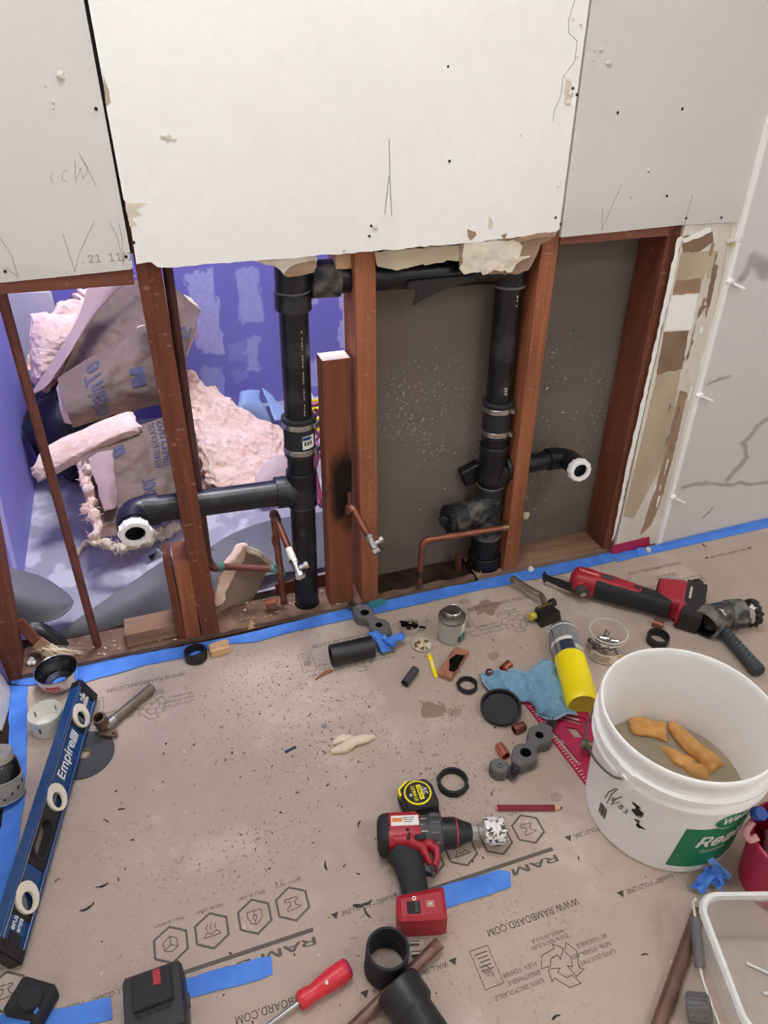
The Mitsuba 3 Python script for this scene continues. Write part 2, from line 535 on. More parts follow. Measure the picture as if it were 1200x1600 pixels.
def pinkfn(p, n, uv):
    a = fbm(p.x * 22, p.y * 22, p.z * 22, 4)
    b = fbm(p.x * 90, p.y * 90, p.z * 90, 2)
    return mix(mix(s(232, 192, 168), s(248, 224, 206), a), s(252, 240, 228), 0.5 * smoothstep(0.45, 0.8, b))


scene['mat_pink'] = {'type': 'twosided', 'bsdf': {'type': 'bumpmap', 'arbitrary': proc(lambda p, n, uv: 0.006 * fbm(p.x * 90, p.y * 90, p.z * 90, 3)), 'bsdf': {'type': 'principled', 'base_color': proc(pinkfn), 'roughness': 0.95, 'specular': 0.1, 'sheen': 0.4}}}
mat('mat_cream_fluff', proc(lambda p, n, uv: mix(s(206, 190, 160), s(236, 226, 204), fbm(p.x * 70, p.y * 70, p.z * 70, 3))), 0.95, spec=0.1)
scene['mat_kraft'] = {'type': 'twosided', 'bsdf': {'type': 'bumpmap', 'arbitrary': proc(lambda p, n, uv: 0.022 * fbm(p.x * 17, p.y * 17, p.z * 17, 3)), 'bsdf': {'type': 'principled', 'base_color': proc(lambda p, n, uv: mix(s(98, 82, 72), s(136, 116, 102), fbm(p.x * 11, p.y * 11, p.z * 11, 4))), 'roughness': 0.6, 'specular': 0.3}}}
mat('mat_kraft_print', s(78, 78, 100), 0.7)


def clothfn(p, n, uv):
    return mix(s(98, 140, 168), s(140, 180, 204), fbm(p.x * 150, p.y * 150, p.z * 150, 2) * 0.6 + 0.4 * fbm(p.x * 30, p.y * 30, p.z * 30))


mat('mat_cloth', proc(clothfn), 0.9, spec=0.1, sheen=0.6)
mat('mat_glove', proc(lambda p, n, uv: mix(s(168, 118, 62), s(212, 162, 100), fbm(p.x * 70, p.y * 70, p.z * 70))), 0.75, spec=0.2)
scene['mat_jar'] = {'type': 'thindielectric', 'int_ior': 1.45}
scene['mat_bin'] = {'type': 'blendbsdf', 'weight': 0.22, 'clear': {'type': 'thindielectric', 'int_ior': 1.4}, 'haze': {'type': 'principledthin', 'base_color': {'type': 'rgb', 'value': s(225, 228, 228)}, 'roughness': 0.5, 'diff_trans': 1.0, 'spec_trans': 0.0}}
scene['mat_water'] = {'type': 'principledthin', 'base_color': {'type': 'rgb', 'value': s(222, 210, 188)}, 'roughness': 0.06, 'spec_trans': 0.66, 'diff_trans': 0.5, 'eta': 1.33}
scene['mat_bag'] = {'type': 'principledthin', 'base_color': {'type': 'rgb', 'value': s(206, 170, 178)}, 'roughness': 0.2, 'spec_trans': 0.35, 'diff_trans': 0.7, 'eta': 1.4}


def tilefn(p, n, uv):
    a = fbm(p.x * 3, p.z * 3, 1.0, 4)
    c = mix(s(204, 202, 203), s(214, 212, 214), a)
    wx, wz = p.x + 0.02 * (fbm(p.x * 22, p.z * 22, 4.0, 3) - 0.5), p.z + 0.02 * (fbm(p.x * 22 + 40, p.z * 22, 4.0, 3) - 0.5)
    m = mi.Float(0)
    for a_, b_, w in VEINS:
        dx, dz = b_[0] - a_[0], b_[2] - a_[2]
        L2 = dx * dx + dz * dz
        t = dr.clip(((wx - a_[0]) * dx + (wz - a_[2]) * dz) / L2, 0, 1)
        d = dr.sqrt(dr.square(wx - a_[0] - t * dx) + dr.square(wz - a_[2] - t * dz))
        m = dr.maximum(m, smoothstep(w, 0.2 * w, d))
    m = m * (0.5 + 0.6 * fbm(p.x * 40, p.z * 40, 6.0))
    return mix(c, s(150, 146, 148), dr.clip(m, 0, 0.85))


_v = [(1.3391, -0.0220, 0.1996), (1.4120, -0.0220, 0.2004), (1.5071, -0.0220, 0.1782), (1.6512, -0.0220, 0.1575), (1.4925, -0.0220, 0.1959), (1.5398, -0.0220, 0.2668), (1.5052, -0.0220, 0.3171), (1.5716, -0.0220, 0.3754),
      (1.3471, -0.0220, 0.7748), (1.3705, -0.0220, 0.8142), (1.4214, -0.0220, 0.7865), (1.3358, -0.0220, 0.5107), (1.3994, -0.0220, 0.5234), (1.4436, -0.0220, 0.0787), (1.4679, -0.0220, 0.1028)]
VEINS = [(_v[0], _v[1], .010), (_v[1], _v[2], .010), (_v[2], _v[3], .009), (_v[4], _v[5], .014), (_v[5], _v[6], .013), (_v[6], _v[7], .012), (_v[8], _v[9], .018), (_v[9], _v[10], .03), (_v[11], _v[12], .008), (_v[13], _v[14], .008)]
mat('mat_tile', proc(tilefn), 0.2, spec=0.4)
mat('mat_ceiling', s(236, 234, 230), 0.9, spec=0.1)
mat('mat_subfloor', proc(lambda p, n, uv: mix(s(30, 24, 21), s(72, 56, 46), fbm(p.x * 26, p.y * 26, 1.0, 4))), 0.95, spec=0.1)


# ------------------------------------------------------------------ the room shell
for _k, _c, _h, _L in LAMPS:
    k = thing(_k, 'flat white ceiling lamp panel with a pale frame', 'lamp')
    labels[k]['label'] = {'ceiling_lamp': 'bright flat ceiling lamp panel nearest above the opened wall', 'ceiling_lamp_001': 'flat ceiling lamp panel at the rear of the room', 'ceiling_lamp_002': 'flat ceiling lamp panel in the purple room'}[_k]
    e = box(_c[0] - _h[0], _c[0] + _h[0], _c[1] - _h[1], _c[1] + _h[1], _c[2], _c[2] + 0.004)
    d = part(k, 'diffuser', e, 'mat_white', False)
    scene[d]['emitter'] = {'type': 'area', 'radiance': {'type': 'rgb', 'value': _L}}
    fr = trimesh.boolean.difference([box(_c[0] - _h[0] - .02, _c[0] + _h[0] + .02, _c[1] - _h[1] - .02, _c[1] + _h[1] + .02, _c[2] - .004, 2.4), box(_c[0] - _h[0] - .001, _c[0] + _h[0] + .001, _c[1] - _h[1] - .001, _c[1] + _h[1] + .001, 0, 2.3955)], engine='manifold')
    part(k, 'frame', fr, 'mat_white', False)

struct('floor', box(-0.60, 2.5, -2.7, -0.0005, -0.05, -0.002), 'mat_subfloor')
struct('ceiling', box(-0.62, 2.52, -2.72, 0.10, 2.40, 2.45), 'mat_ceiling')
struct('wall_left', box(-0.62, -0.50, -2.72, 0.0, -0.05, 2.40), 'mat_drywall_white')
struct('wall_right', box(2.5, 2.56, -2.72, 1.45, -0.05, 2.45), 'mat_drywall_white')
struct('wall_rear', box(-0.62, 2.5, -2.76, -2.70, -0.05, 2.45), 'mat_drywall_white')
struct('baseboard_left', box(-0.50, -0.488, -1.6, -0.26, 0.0, 0.055), 'mat_black')

# the opened wall: panels, torn paper, tile
struct('wall_back')
SEAM_L, SEAM_R, TILE_X = (-0.0056, -0.0130, 0.9062)[0], (0.8504, -0.0130, 0.9047)[0], (1.3187, -0.0220, 0.9066)[0]
xr = TILE_X
lp = [(-0.62, 2.4), (-0.62, (-0.2248, -0.0130, 0.8996)[2] - 0.02), (-0.2246, -0.0130, 0.9006), (-0.1223, -0.0130, 0.9027), (-0.0112, -0.0130, 0.9056), (SEAM_L - 0.0008, (-0.0052, -0.0130, 0.9084)[2]), (SEAM_L - 0.0012, 2.4)]
part('wall_back', 'drywall_panel', wallplate(lp, -0.013, 0.0), 'mat_drywall_grey', False, 'grey drywall panel with pencil marks, at the left')
edge = jag([(0.0001, -0.0130, 0.9136), (0.0256, -0.0130, 0.9160), (0.0373, -0.0130, 0.9061), (0.0547, -0.0130, 0.9036), (0.2598, -0.0130, 0.9035), (0.4618, -0.0130, 0.9036), (0.6450, -0.0130, 0.9051), (0.7375, -0.0130, 0.9074), (0.7962, -0.0130, 0.9071), (0.8375, -0.0130, 0.9107), (0.8454, -0.0130, 0.9178)], 0.0008, 0.012, 3)
lft = [(SEAM_L + 0.0005, 2.4), (-0.0002, -0.0130, 1.1911), (0.0008, -0.0130, 1.1720), (-0.0023, -0.0130, 1.1562), (-0.0016, -0.0130, 1.0202), (0.0044, -0.0130, 1.0138), (0.0025, -0.0130, 0.9862), (0.0016, -0.0130, 0.9579)]
cp = [(p[0], p[-1]) for p in lft + list(edge)] + [(SEAM_R - 0.002, 2.4)]
part('wall_back', 'drywall_panel', wallplate(cp, -0.0135, -0.0003), 'mat_drywall_white', False, 'large off-white drywall panel in the middle')
rp = [(SEAM_R + 0.001, 2.4), (SEAM_R + 0.001, (0.8510, -0.0130, 0.9009)[2]), (0.9901, -0.0130, 0.9031), (1.1458, -0.0130, 0.9062), (1.2275, -0.0130, 0.9051), (1.3115, -0.0130, 0.9039), (xr, (1.3151, -0.0130, 0.9037)[2]), (xr, 2.4)]
part('wall_back', 'drywall_panel', wallplate(rp, -0.013, -0.0002), 'mat_drywall_grey', False, 'grey drywall panel at the upper right')


def wp_poly(name, pts, y0, y1, m, label=None, amp=0.0012, step=0.010, seed=1):
    pts = [(p[0], p[-1]) for p in pts]
    q = jag(pts + [pts[0]], amp, step, seed)[:-1]
    return part('wall_back', name, wallplate(q, y0, y1), m, False, label)


# torn paper and gypsum hanging under and on the middle panel
wp_poly('torn_paper', [(0.2077, 0.0000, 0.9009), (0.2430, 0.0000, 0.8899), (0.2559, 0.0000, 0.8817), (0.2648, 0.0000, 0.8690), (0.3227, 0.0000, 0.8714), (0.3291, 0.0000, 0.8974), (0.3295, 0.0000, 0.9045), (0.2085, 0.0000, 0.9089)], -0.0065, -0.003, 'mat_gypsum', 'torn gypsum strip over the left drain pipe')
wp_poly('torn_paper', [(0.2613, 0.0000, 0.8717), (0.2761, 0.0000, 0.8872), (0.3264, 0.0000, 0.8940), (0.3284, 0.0000, 0.8819), (0.3202, 0.0000, 0.8716), (0.2846, 0.0000, 0.8661)], -0.0078, -0.0066, 'mat_paper_brown', 'torn brown paper over the left drain pipe')
wp_poly('torn_paper', [(0.4450, 0.0000, 0.9007), (0.4502, 0.0000, 0.8709), (0.4933, 0.0000, 0.8599), (0.5342, 0.0000, 0.8666), (0.6320, 0.0000, 0.8704), (0.6550, 0.0000, 0.8492), (0.6583, 0.0000, 0.9000)], -0.0045, -0.002, 'mat_paper_tan')
wp_poly('torn_paper', [(0.6236, 0.0000, 0.9124), (0.6275, 0.0000, 0.8515), (0.6700, 0.0000, 0.8428), (0.7526, 0.0000, 0.8306), (0.7880, 0.0000, 0.8384), (0.8027, 0.0000, 0.8664), (0.8087, 0.0000, 0.8894), (0.8457, 0.0000, 0.9049), (0.7436, 0.0000, 0.9117)], -0.0075, -0.003, 'mat_paper_brown', 'torn brown paper beside the right stud')
gp = [(0.6323, 0.0000, 0.9068), (0.6315, 0.0000, 0.8768), (0.6273, 0.0000, 0.8541), (0.6395, 0.0000, 0.8440), (0.6740, 0.0000, 0.8477), (0.6806, 0.0000, 0.8380), (0.7121, 0.0000, 0.8472), (0.7460, 0.0000, 0.8365), (0.7527, 0.0000, 0.8571), (0.7847, 0.0000, 0.8651), (0.7871, 0.0000, 0.8702), (0.7602, 0.0000, 0.8696), (0.7638, 0.0000, 0.8900), (0.7533, 0.0000, 0.9035)]
g = wallplate(jag(gp + [gp[0]], 0.0018, 0.008, 5)[:-1], -0.0135, -0.0076)
g = g.subdivide_to_size(0.006)
g = disp(g, 0.0035, 55, 3, 2)
part('wall_back', 'torn_gypsum', g, 'mat_gypsum', 20, 'crumbly white gypsum hanging under the panel')
for q, m in [([(0.6358, -0.0135, 0.9315), (0.6530, -0.0135, 0.9255), (0.6564, -0.0135, 0.9180), (0.6445, -0.0135, 0.9089), (0.6381, -0.0135, 0.9192)], 'mat_paper_brown'), ([(0.6814, -0.0135, 0.9528), (0.6907, -0.0135, 0.9438), (0.6922, -0.0135, 0.9279), (0.6822, -0.0135, 0.9285)], 'mat_gypsum'),
             ([(0.7120, -0.0135, 0.9142), (0.7245, -0.0135, 0.9183), (0.7202, -0.0135, 0.9049)], 'mat_paper_brown'), ([(0.7375, -0.0135, 0.9050), (0.7879, -0.0135, 0.9116), (0.7951, -0.0135, 0.9136), (0.8398, -0.0135, 0.9132), (0.8379, -0.0135, 0.9057), (0.7934, -0.0135, 0.9036), (0.7528, -0.0135, 0.8989)], 'mat_paper_brown'),
             ([(-0.0003, -0.0135, 1.0162), (0.0376, -0.0135, 1.0121), (0.0154, -0.0135, 1.0052), (0.0240, -0.0135, 0.9944), (0.0066, -0.0135, 0.9913), (0.0129, -0.0135, 0.9794), (0.0006, -0.0135, 0.9760)], 'mat_gypsum'), ([(0.0011, -0.0135, 1.2022), (0.0060, -0.0135, 1.1789), (0.0058, -0.0135, 1.1632), (-0.0020, -0.0135, 1.1580)], 'mat_paper_tan'),
             ([(0.8154, -0.0135, 1.1892), (0.8303, -0.0135, 1.1809), (0.8353, -0.0135, 1.1421), (0.8210, -0.0135, 1.1456)], 'mat_gypsum')]:
    wp_poly('torn_patch', q, -0.0143, -0.0134, m, amp=0.0007, step=0.006)
# gouges, screw holes, pencil strokes
def holes(pts, r, y=-0.0137):
    return cat([tf(lathe([(0, 0), (r, 0), (r * .9, .0006), (0, .0006)], 12), framez((x, y + .0006, z), (0, -1, 0))) for x, _, z in pts])


for q in [(-0.0180, -0.0130, 1.1548), (-0.0146, -0.0130, 0.9279), (-0.2118, -0.0130, 0.9188), (0.8451, -0.0130, 1.1598), (0.8468, -0.0130, 0.9278), (1.1587, -0.0130, 0.9201), (1.2535, -0.0130, 0.9156), (0.9415, -0.0130, 1.1279), (1.0909, -0.0130, 1.1313), (1.0380, -0.0130, 1.0187), (1.0964, -0.0130, 0.9689), (0.8350, -0.0130, 1.1704), (0.8329, -0.0130, 0.9411), (0.0024, -0.0130, 0.9504), (0.4320, -0.0130, 0.9319), (0.4360, -0.0130, 0.9502), (0.5905, -0.0130, 1.0556), (0.5795, -0.0130, 1.2072)]:
    part('wall_back', 'screw_hole', holes([q], 0.0028 if q[0] < .5 or q[2] < 1.2 else .0022, -.0141), 'mat_hole', False)
for q, r in [((0, 0, 0), 0)]:
    pass


def crumb(c, r, seed, fl=0.5):
    m = disp(sphere(r, 2), r * 0.55, 0.9 / r, 2, seed)
    m.apply_scale((1, fl, 1))
    return at(m, *c)


for i, (q, r) in enumerate([((-0.0597, -0.0135, 1.2002), .007), ((-0.0845, -0.0135, 1.1879), .002), ((-0.0789, -0.0135, 1.1648), .003), ((-0.0805, -0.0135, 1.1579), .0025), ((0.8839, -0.0135, 1.2312), .004), ((0.8716, -0.0135, 1.2312), .0025), ((0.9044, -0.0135, 1.2109), .005), ((0.8537, -0.0135, 1.2332), .002), ((0.8719, -0.0135, 1.2152), .002), ((1.0371, -0.0135, 1.0213), .003),
                           ((0.8227, -0.0140, 1.1841), .005), ((0.8317, -0.0140, 1.1622), .005), ((0.8286, -0.0140, 1.1476), .004), ((0.8336, -0.0140, 1.2702), .003), ((0.8177, -0.0140, 1.2786), .003), ((0.8353, -0.0140, 1.2214), .003), ((0.8293, -0.0140, 0.9997), .003), ((1.0066, -0.0135, 0.9712), .003), ((0.7354, -0.0135, 1.0941), .002), ((0.4434, -0.0138, 0.9464), .005), ((0.0861, -0.0138, 1.1111), .005), ((0.0781, -0.0138, 1.1123), .004), ((0.0950, -0.0138, 1.1089), .004), ((0.3816, -0.0138, 0.9097), .003)]):
    part('wall_back', 'plaster_crumb', crumb(q, r, i), 'mat_plaster', 40)


def strokes(name, lines, w=0.0009, y=-0.0131, m='mat_pencil'):
    g = lines2d([[(p[0], p[2]) for p in l] for l in lines], w)
    msh = ext(g, 0.0004)
    v = msh.vertices
    msh.vertices = np.stack([v[:, 0], y - v[:, 2], v[:, 1]], 1)
    part('wall_back', name, msh, m, False)


strokes('pencil_stroke', [[(-0.1085, -0.0131, 0.9727), (-0.1030, -0.0131, 0.9098), (-0.0892, -0.0131, 0.9400), (-0.0554, -0.0131, 0.9878)]])
strokes('pencil_stroke', [[(-0.0309, -0.0131, 0.9863), (-0.0225, -0.0131, 0.9596), (-0.0215, -0.0131, 0.9142), (-0.0158, -0.0131, 0.9560), (-0.0161, -0.0131, 0.9822)]])
strokes('pencil_stroke', [[(-0.2055, -0.0131, 0.9722), (-0.1951, -0.0131, 0.9448), (-0.1944, -0.0131, 0.9088), (-0.2102, -0.0131, 0.9250)]])
strokes('pencil_stroke', [[(0.9417, -0.0131, 0.9572), (0.9480, -0.0131, 0.9085), (0.9635, -0.0131, 0.9560), (0.9795, -0.0131, 0.9971)]])
strokes('pencil_stroke', [[(1.1618, -0.0131, 0.9681), (1.1583, -0.0131, 0.9214), (1.1594, -0.0131, 0.9054)]])
strokes('pencil_stroke', [[(0.4707, -0.0136, 1.0960), (0.4724, -0.0136, 1.0357), (0.4768, -0.0136, 0.9651)], [(0.4712, -0.0136, 1.0357), (0.4627, -0.0136, 0.9694)]], 0.0015, -.0136)
strokes('pencil_stroke', [[(0.8160, -0.0136, 1.3057), (0.8083, -0.0136, 1.2738), (0.8124, -0.0136, 1.2566), (0.8315, -0.0136, 1.2450), (0.8315, -0.0136, 1.2134), (0.8113, -0.0136, 1.1893), (0.8107, -0.0136, 1.1584), (0.8006, -0.0136, 1.1354), (0.8007, -0.0136, 1.1161)]], 0.0010, -.0136)
for t, p, h in [('. 21  11/1', (-0.0890, -0.0131, 0.9217), 0.0135)]:
    m = lettering(t, h)
    m.vertices = np.stack([m.vertices[:, 0] + p[0], -0.0131 - m.vertices[:, 2], m.vertices[:, 1] + p[2]], 1)
    part('wall_back', 'date_stamp', m, 'mat_pencil', False)
strokes('pencil_word', [[(-0.1024, -0.0131, 1.0680), (-0.1070, -0.0131, 1.0606), (-0.1061, -0.0131, 1.0520)], [(-0.0789, -0.0131, 1.0689), (-0.0871, -0.0131, 1.0673), (-0.0906, -0.0131, 1.0561), (-0.0830, -0.0131, 1.0509)], [(-0.0650, -0.0131, 1.0834), (-0.0708, -0.0131, 1.0523), (-0.0587, -0.0131, 1.0718), (-0.0585, -0.0131, 1.0546), (-0.0474, -0.0131, 1.0694), (-0.0563, -0.0131, 1.0924), (-0.0408, -0.0131, 1.0440)]], 0.0008)

# wall strip at the right of the bay, torn in layers
bx0, bz0 = (1.1689, 0.0000, 0.0106)[0], 0.004
XJ = (1.1630, 0.0000, 0.8917)[0]
WPA, WPB = (1.2490, -0.0100, 0.8881), (1.2690, -0.0100, 0.0360)
strip = [(XJ, (1.1492, -0.0130, 0.9060)[2] - .0004), (xr, (1.3151, -0.0130, 0.9037)[2] - .0004), (xr, 0.006), ((1.1667, 0.0000, 0.0111)[0], 0.006)]
part('wall_back', 'wall_strip', wallplate(strip, -0.0095, 0.0), 'mat_plaster', False, 'narrow plaster strip between framing and tile')


def sp(pts, m, k, name='torn_patch'):
    y = -0.0095
    wp_poly(name, [(q[0], q[2]) for q in pts], y - 0.0007 * k, y - 0.0007 * (k - 1), m, None, 0.0011, 0.011, k)


sp([(1.1619, -0.0100, 0.8803), (1.2393, -0.0100, 0.8915), (1.2510, -0.0100, 0.8645), (1.2171, -0.0100, 0.8431), (1.1711, -0.0100, 0.8465)], 'mat_paper_dark', 1)
sp([(1.1680, -0.0100, 0.8454), (1.2703, -0.0100, 0.8420), (1.2674, -0.0100, 0.7814), (1.1708, -0.0100, 0.7838)], 'mat_paper_tan', 1)
sp([(1.1708, -0.0100, 0.7838), (1.2421, -0.0100, 0.7821), (1.2463, -0.0100, 0.7490), (1.1692, -0.0100, 0.7501)], 'mat_paper_brown', 1)
sp([(1.1678, -0.0100, 0.7488), (1.2417, -0.0100, 0.7464), (1.2494, -0.0100, 0.6621), (1.1704, -0.0100, 0.6627)], 'mat_drywall_white', 2)
sp([(1.1689, -0.0100, 0.6613), (1.2417, -0.0100, 0.6565), (1.2520, -0.0100, 0.5583), (1.1764, -0.0100, 0.5511)], 'mat_paper_dark', 1)
sp([(1.1768, -0.0100, 0.5493), (1.2470, -0.0100, 0.5555), (1.2668, -0.0100, 0.3017), (1.2076, -0.0100, 0.1162), (1.1705, -0.0100, 0.1326), (1.1755, -0.0100, 0.3464)], 'mat_paper_tan', 1)
sp([(1.2587, -0.0100, 0.7128), (1.2758, -0.0100, 0.7173), (1.2567, -0.0100, 0.6819), (1.2600, -0.0100, 0.5842), (1.2550, -0.0100, 0.5681)], 'mat_paper_dark', 2)
sp([(1.2586, -0.0100, 0.4987), (1.2840, -0.0100, 0.4916), (1.2910, -0.0100, 0.2875), (1.2860, -0.0100, 0.1433), (1.2725, -0.0100, 0.0759), (1.2439, -0.0100, 0.0507), (1.2512, -0.0100, 0.1288), (1.2641, -0.0100, 0.3120)], 'mat_paper_brown', 2)
sp([(1.2684, -0.0100, 0.8135), (1.2809, -0.0100, 0.8081), (1.2853, -0.0100, 0.7102), (1.2711, -0.0100, 0.7270)], 'mat_paper_dark', 2)
g_ = np.random.default_rng(17)
for i in range(26):
    py_ = 372 + 450 * g_.random()
    f_ = (py_ - 360) / 480
    x0_ = WPA[0] + (WPB[0] - WPA[0]) * f_ + g_.uniform(-.022, .045)
    z0_ = WPA[2] + (WPB[2] - WPA[2]) * f_
    L_, w_ = g_.uniform(.012, .06), g_.uniform(.002, .007)
    sp([(x0_, 0, z0_), (x0_ + w_, 0, z0_ + .002), (x0_ + w_ * g_.uniform(.6, 1.4), 0, z0_ - L_), (x0_ + w_ * .2, 0, z0_ - L_ * .9)], ['mat_paper_brown', 'mat_plaster', 'mat_drywall_white', 'mat_paper_dark'][i % 4], 3 + i % 2)
sp([(1.1489, -0.0100, 0.8785), (1.1604, -0.0100, 0.8858), (1.1621, -0.0100, 0.8034), (1.1601, -0.0100, 0.6607), (1.1600, -0.0100, 0.4949), (1.1582, -0.0100, 0.2913), (1.1558, -0.0100, 0.0834), (1.1498, -0.0100, 0.0514), (1.1437, -0.0100, 0.2939), (1.1483, -0.0100, 0.4965), (1.1489, -0.0100, 0.6619)], 'mat_drywall_white', 3, 'corner_bead')
sp([(1.1609, -0.0100, 0.8776), (1.1846, -0.0100, 0.8842), (1.2331, -0.0100, 0.8947), (1.2388, -0.0100, 0.8874), (1.2045, -0.0100, 0.8746), (1.1675, -0.0100, 0.8662)], 'mat_drywall_white', 3, 'torn_edge')
sp([(1.2901, -0.0100, 0.8965), (1.3063, -0.0100, 0.8954), (1.3187, -0.0100, 0.7224), (1.3309, -0.0100, 0.5065), (1.3406, -0.0100, 0.2586), (1.3403, -0.0100, 0.0155), (1.3167, -0.0100, 0.0208), (1.3185, -0.0100, 0.2626), (1.3104, -0.0100, 0.5092), (1.3034, -0.0100, 0.7239)], 'mat_plaster', 3)
wp_poly('red_membrane', [((1.1558, -0.0100, 0.0114)[0], 0.004), (1.1536, -0.0100, 0.0325), (1.2771, -0.0100, 0.0388), ((1.2852, -0.0100, 0.0140)[0], 0.004)], -0.0125, -0.0096, 'mat_crimson', 'crimson waterproofing strip at the floor')

# cavity back board, the other side's framing and drywall above
BX = (0.4132, 0.1000, 0.7342)[0]
gb = struct('wall_cavity', box(BX, 2.5, 0.0985, 0.110, 0.012, 2.40), 'mat_board_back')
struct('wall_behind', box(-0.62, BX, 0.100, 0.112, 0.98, 2.40), 'mat_purple')
sill = struct('trim_1', box(BX - 0.004, BX, 0.097, 0.112, 0.012, 2.40), 'mat_white')

struct('trim_3', cat([box(SEAM_L - .02, SEAM_L + .024, .0002, .06, .93, 2.39), box(SEAM_R - .02, SEAM_R + .02, .0002, .06, .93, 2.39)]), 'mat_hole')

# purple room beyond
struct('floor_behind', box(-0.56, 2.5, 0.0, 1.40, -0.05, -0.003), 'mat_backfloor')
struct('wall_far', box(-0.56, 2.5, 1.33, 1.40, -0.05, 2.45), 'mat_purple')
struct('wall_far_left', box(-0.56, -0.445, 0.0, 1.33, -0.05, 2.45), 'mat_purple_side')
struct('ceiling_behind', box(-0.56, 2.5, 0.10, 1.40, 2.40, 2.45), 'mat_ceiling')
struct('cavity_floor', box(-0.46, 2.5, 0.0, 0.14, -0.0029, 0.0012), 'mat_subfloor')

# tile wall at the right
struct('wall_tile', box(xr, 2.5, -0.022, -0.0005, 0.0, 2.40), 'mat_tile')
te = struct('trim_2', wallplate([(xr - 0.013, 2.4), (xr - 0.012, 0.8), (xr - 0.015, 0.4), (xr - 0.012, 0.004), (xr - 0.0003, 0.004), (xr - 0.0003, 2.4)], -0.021, -0.0098), 'mat_drywall_white')
for i, (a, b, lab) in enumerate([((1.3264, -0.0220, 0.7706), (0.040, -.012, -.017), 'white plastic tile clip at the top of the tile edge'), ((1.3287, -0.0220, 0.4816), (0.032, -.012, -.013), 'white plastic tile clip halfway down the tile edge'), ((1.3250, -0.0220, 0.1728), (0.040, -.012, -.022), 'white plastic tile clip low on the tile edge')]):
    k = thing('tile_clip', lab, 'tile clip')
    c = V(xr - 0.002, -0.024, a[2])
    part(k, 'wedge', tf(rbox(0.034, 0.006, 0.003, 0.0008), frame(c + V(b) * 0.55, V(b), (0, -1, 0.3))), 'mat_white_plastic', False)
    part(k, 'stub', tf(disp(rbox(0.018, 0.008, 0.012, 0.001).subdivide().subdivide(), 0.002, 160, 2, i), frame(c - V(0.004, 0, -.002), (1, 0, 0.3), (0, -1, 0))), 'mat_white_plastic', False)
k = thing('tile_clip', 'yellow broken tile clip at the top of the torn strip', 'tile clip')
a = V((1.3107, -0.0160, 0.8560))
part(k, 'wedge', tf(rbox(0.03, 0.006, 0.004, 0.001), frame(a, (1, 0, 0.25), (0, -1, 0))), mat('mat_clip_yellow', s(226, 214, 130), 0.5), False)
part(k, 'stub', tf(disp(rbox(0.034, 0.008, 0.016, 0.001).subdivide().subdivide().subdivide(), 0.004, 120, 2, 4), frame(a + V(-.004, 0.003, .008), (1, 0, 0.1), (0, -1, 0))), 'mat_plaster', False)


# ------------------------------------------------------------------ framing lumber
def prism(bot, top, dx, y0, y1, c=0.0012):
    """A leaning stud: bot and top are the left front corners, dx its width."""
    p = []
    for (x, z), e in ((bot, 1), (top, -1)):
        for xx, yy in ((x + c, y0), (x + dx - c, y0), (x + dx, y0 + c), (x + dx, y1 - c), (x + dx - c, y1), (x + c, y1), (x, y1 - c), (x, y0 + c)):
            p.append((xx, yy, z))
    return hull(p)


def stud(pb, pt, dx, y0, y1, m, label, z0=0.012, z1=2.39, name='wall_stud'):
    """pb, pt: points (x, y, z) on the front left edge; run down to z0 and up to z1."""
    d = (pt[0] - pb[0]) / (pt[2] - pb[2])
    f = lambda z: (pb[0] + d * (z - pb[2]), z)
    return solo(name, prism(f(z0), f(z1), dx, y0, y1), m, label, 'stud', False)


S1 = stud((-0.0041, 0.0000, 0.0235), (-0.0024, 0.0000, 0.9027), 0.0435, 0.0, 0.092, 'mat_wood_red', 'tall reddish-brown wall stud at the left, with two short studs fixed to its foot', z0=0.014)
S2 = stud((0.4091, 0.0000, 0.0479), (0.4056, 0.0000, 0.8879), 0.0435, 0.0, 0.092, 'mat_wood_orange', 'full-height orange-brown stud in the middle of the opening, between the two drain stacks', z0=0.014)
S3 = stud((0.8167, 0.0000, 0.0439), (0.8168, 0.0000, 0.8627), 0.0395, 0.0, 0.092, 'mat_wood_orange', 'full-height orange stud just right of the right-hand drain stack', z0=0.017)
S4 = stud((1.1338, 0.0000, 0.0369), (1.1313, 0.0000, 0.8775), 0.043, 0.0, 0.096, 'mat_wood_red', 'reddish-brown stud at the right end of the opening, edged with plaster', z0=0.017)
S0 = stud((-0.4502, 0.0000, 0.0761), (-0.3656, 0.0000, 0.7303), 0.043, 0.0, 0.075, 'mat_wood_red', 'brown stud at the lower left corner, cut by the picture edge', z0=0.0, z1=0.90)
zj = (-0.0207, 0.0000, 0.2431)[2]
k = solo('short_stud', prism(((-0.0425, 0.0000, 0.0135)[0], 0.014), ((-0.0369, 0.0000, 0.2488)[0], zj), (-0.0010, 0.0000, 0.2402)[0] - (-0.0369, 0.0000, 0.2488)[0] - 0.0006, 0.0, 0.09), 'mat_wood_orange', 'short orange stud with sawn end grain, against the left tall stud', 'stud', False)
k2 = thing('short_stud', 'thin dark short stud, leftmost of the pair beside the left tall stud', 'stud')
scene[k2] = mikit.ply(prism(((-0.0605, 0.0040, 0.0238)[0], 0.014), ((-0.0588, 0.0040, 0.2475)[0], zj + 0.001), 0.0185, 0.004, 0.09), 'mat_wood_red', False)
zt = (0.3621, 0.0300, 0.6815)[2]
b0 = (0.3263, 0.0120, 0.0387)
xx0, xx1 = (0.3357, 0.0120, 0.6015)[0], (0.3987, 0.0120, 0.5927)[0]
S2b = solo('short_stud', prism((b0[0], 0.014), ((0.3343, 0.0120, 0.6943)[0], zt), xx1 - xx0 - 0.001, 0.014, 0.062), 'mat_wood_scorched', 'wide short stud scorched black near the copper stub, left of the middle stud', 'stud', False)
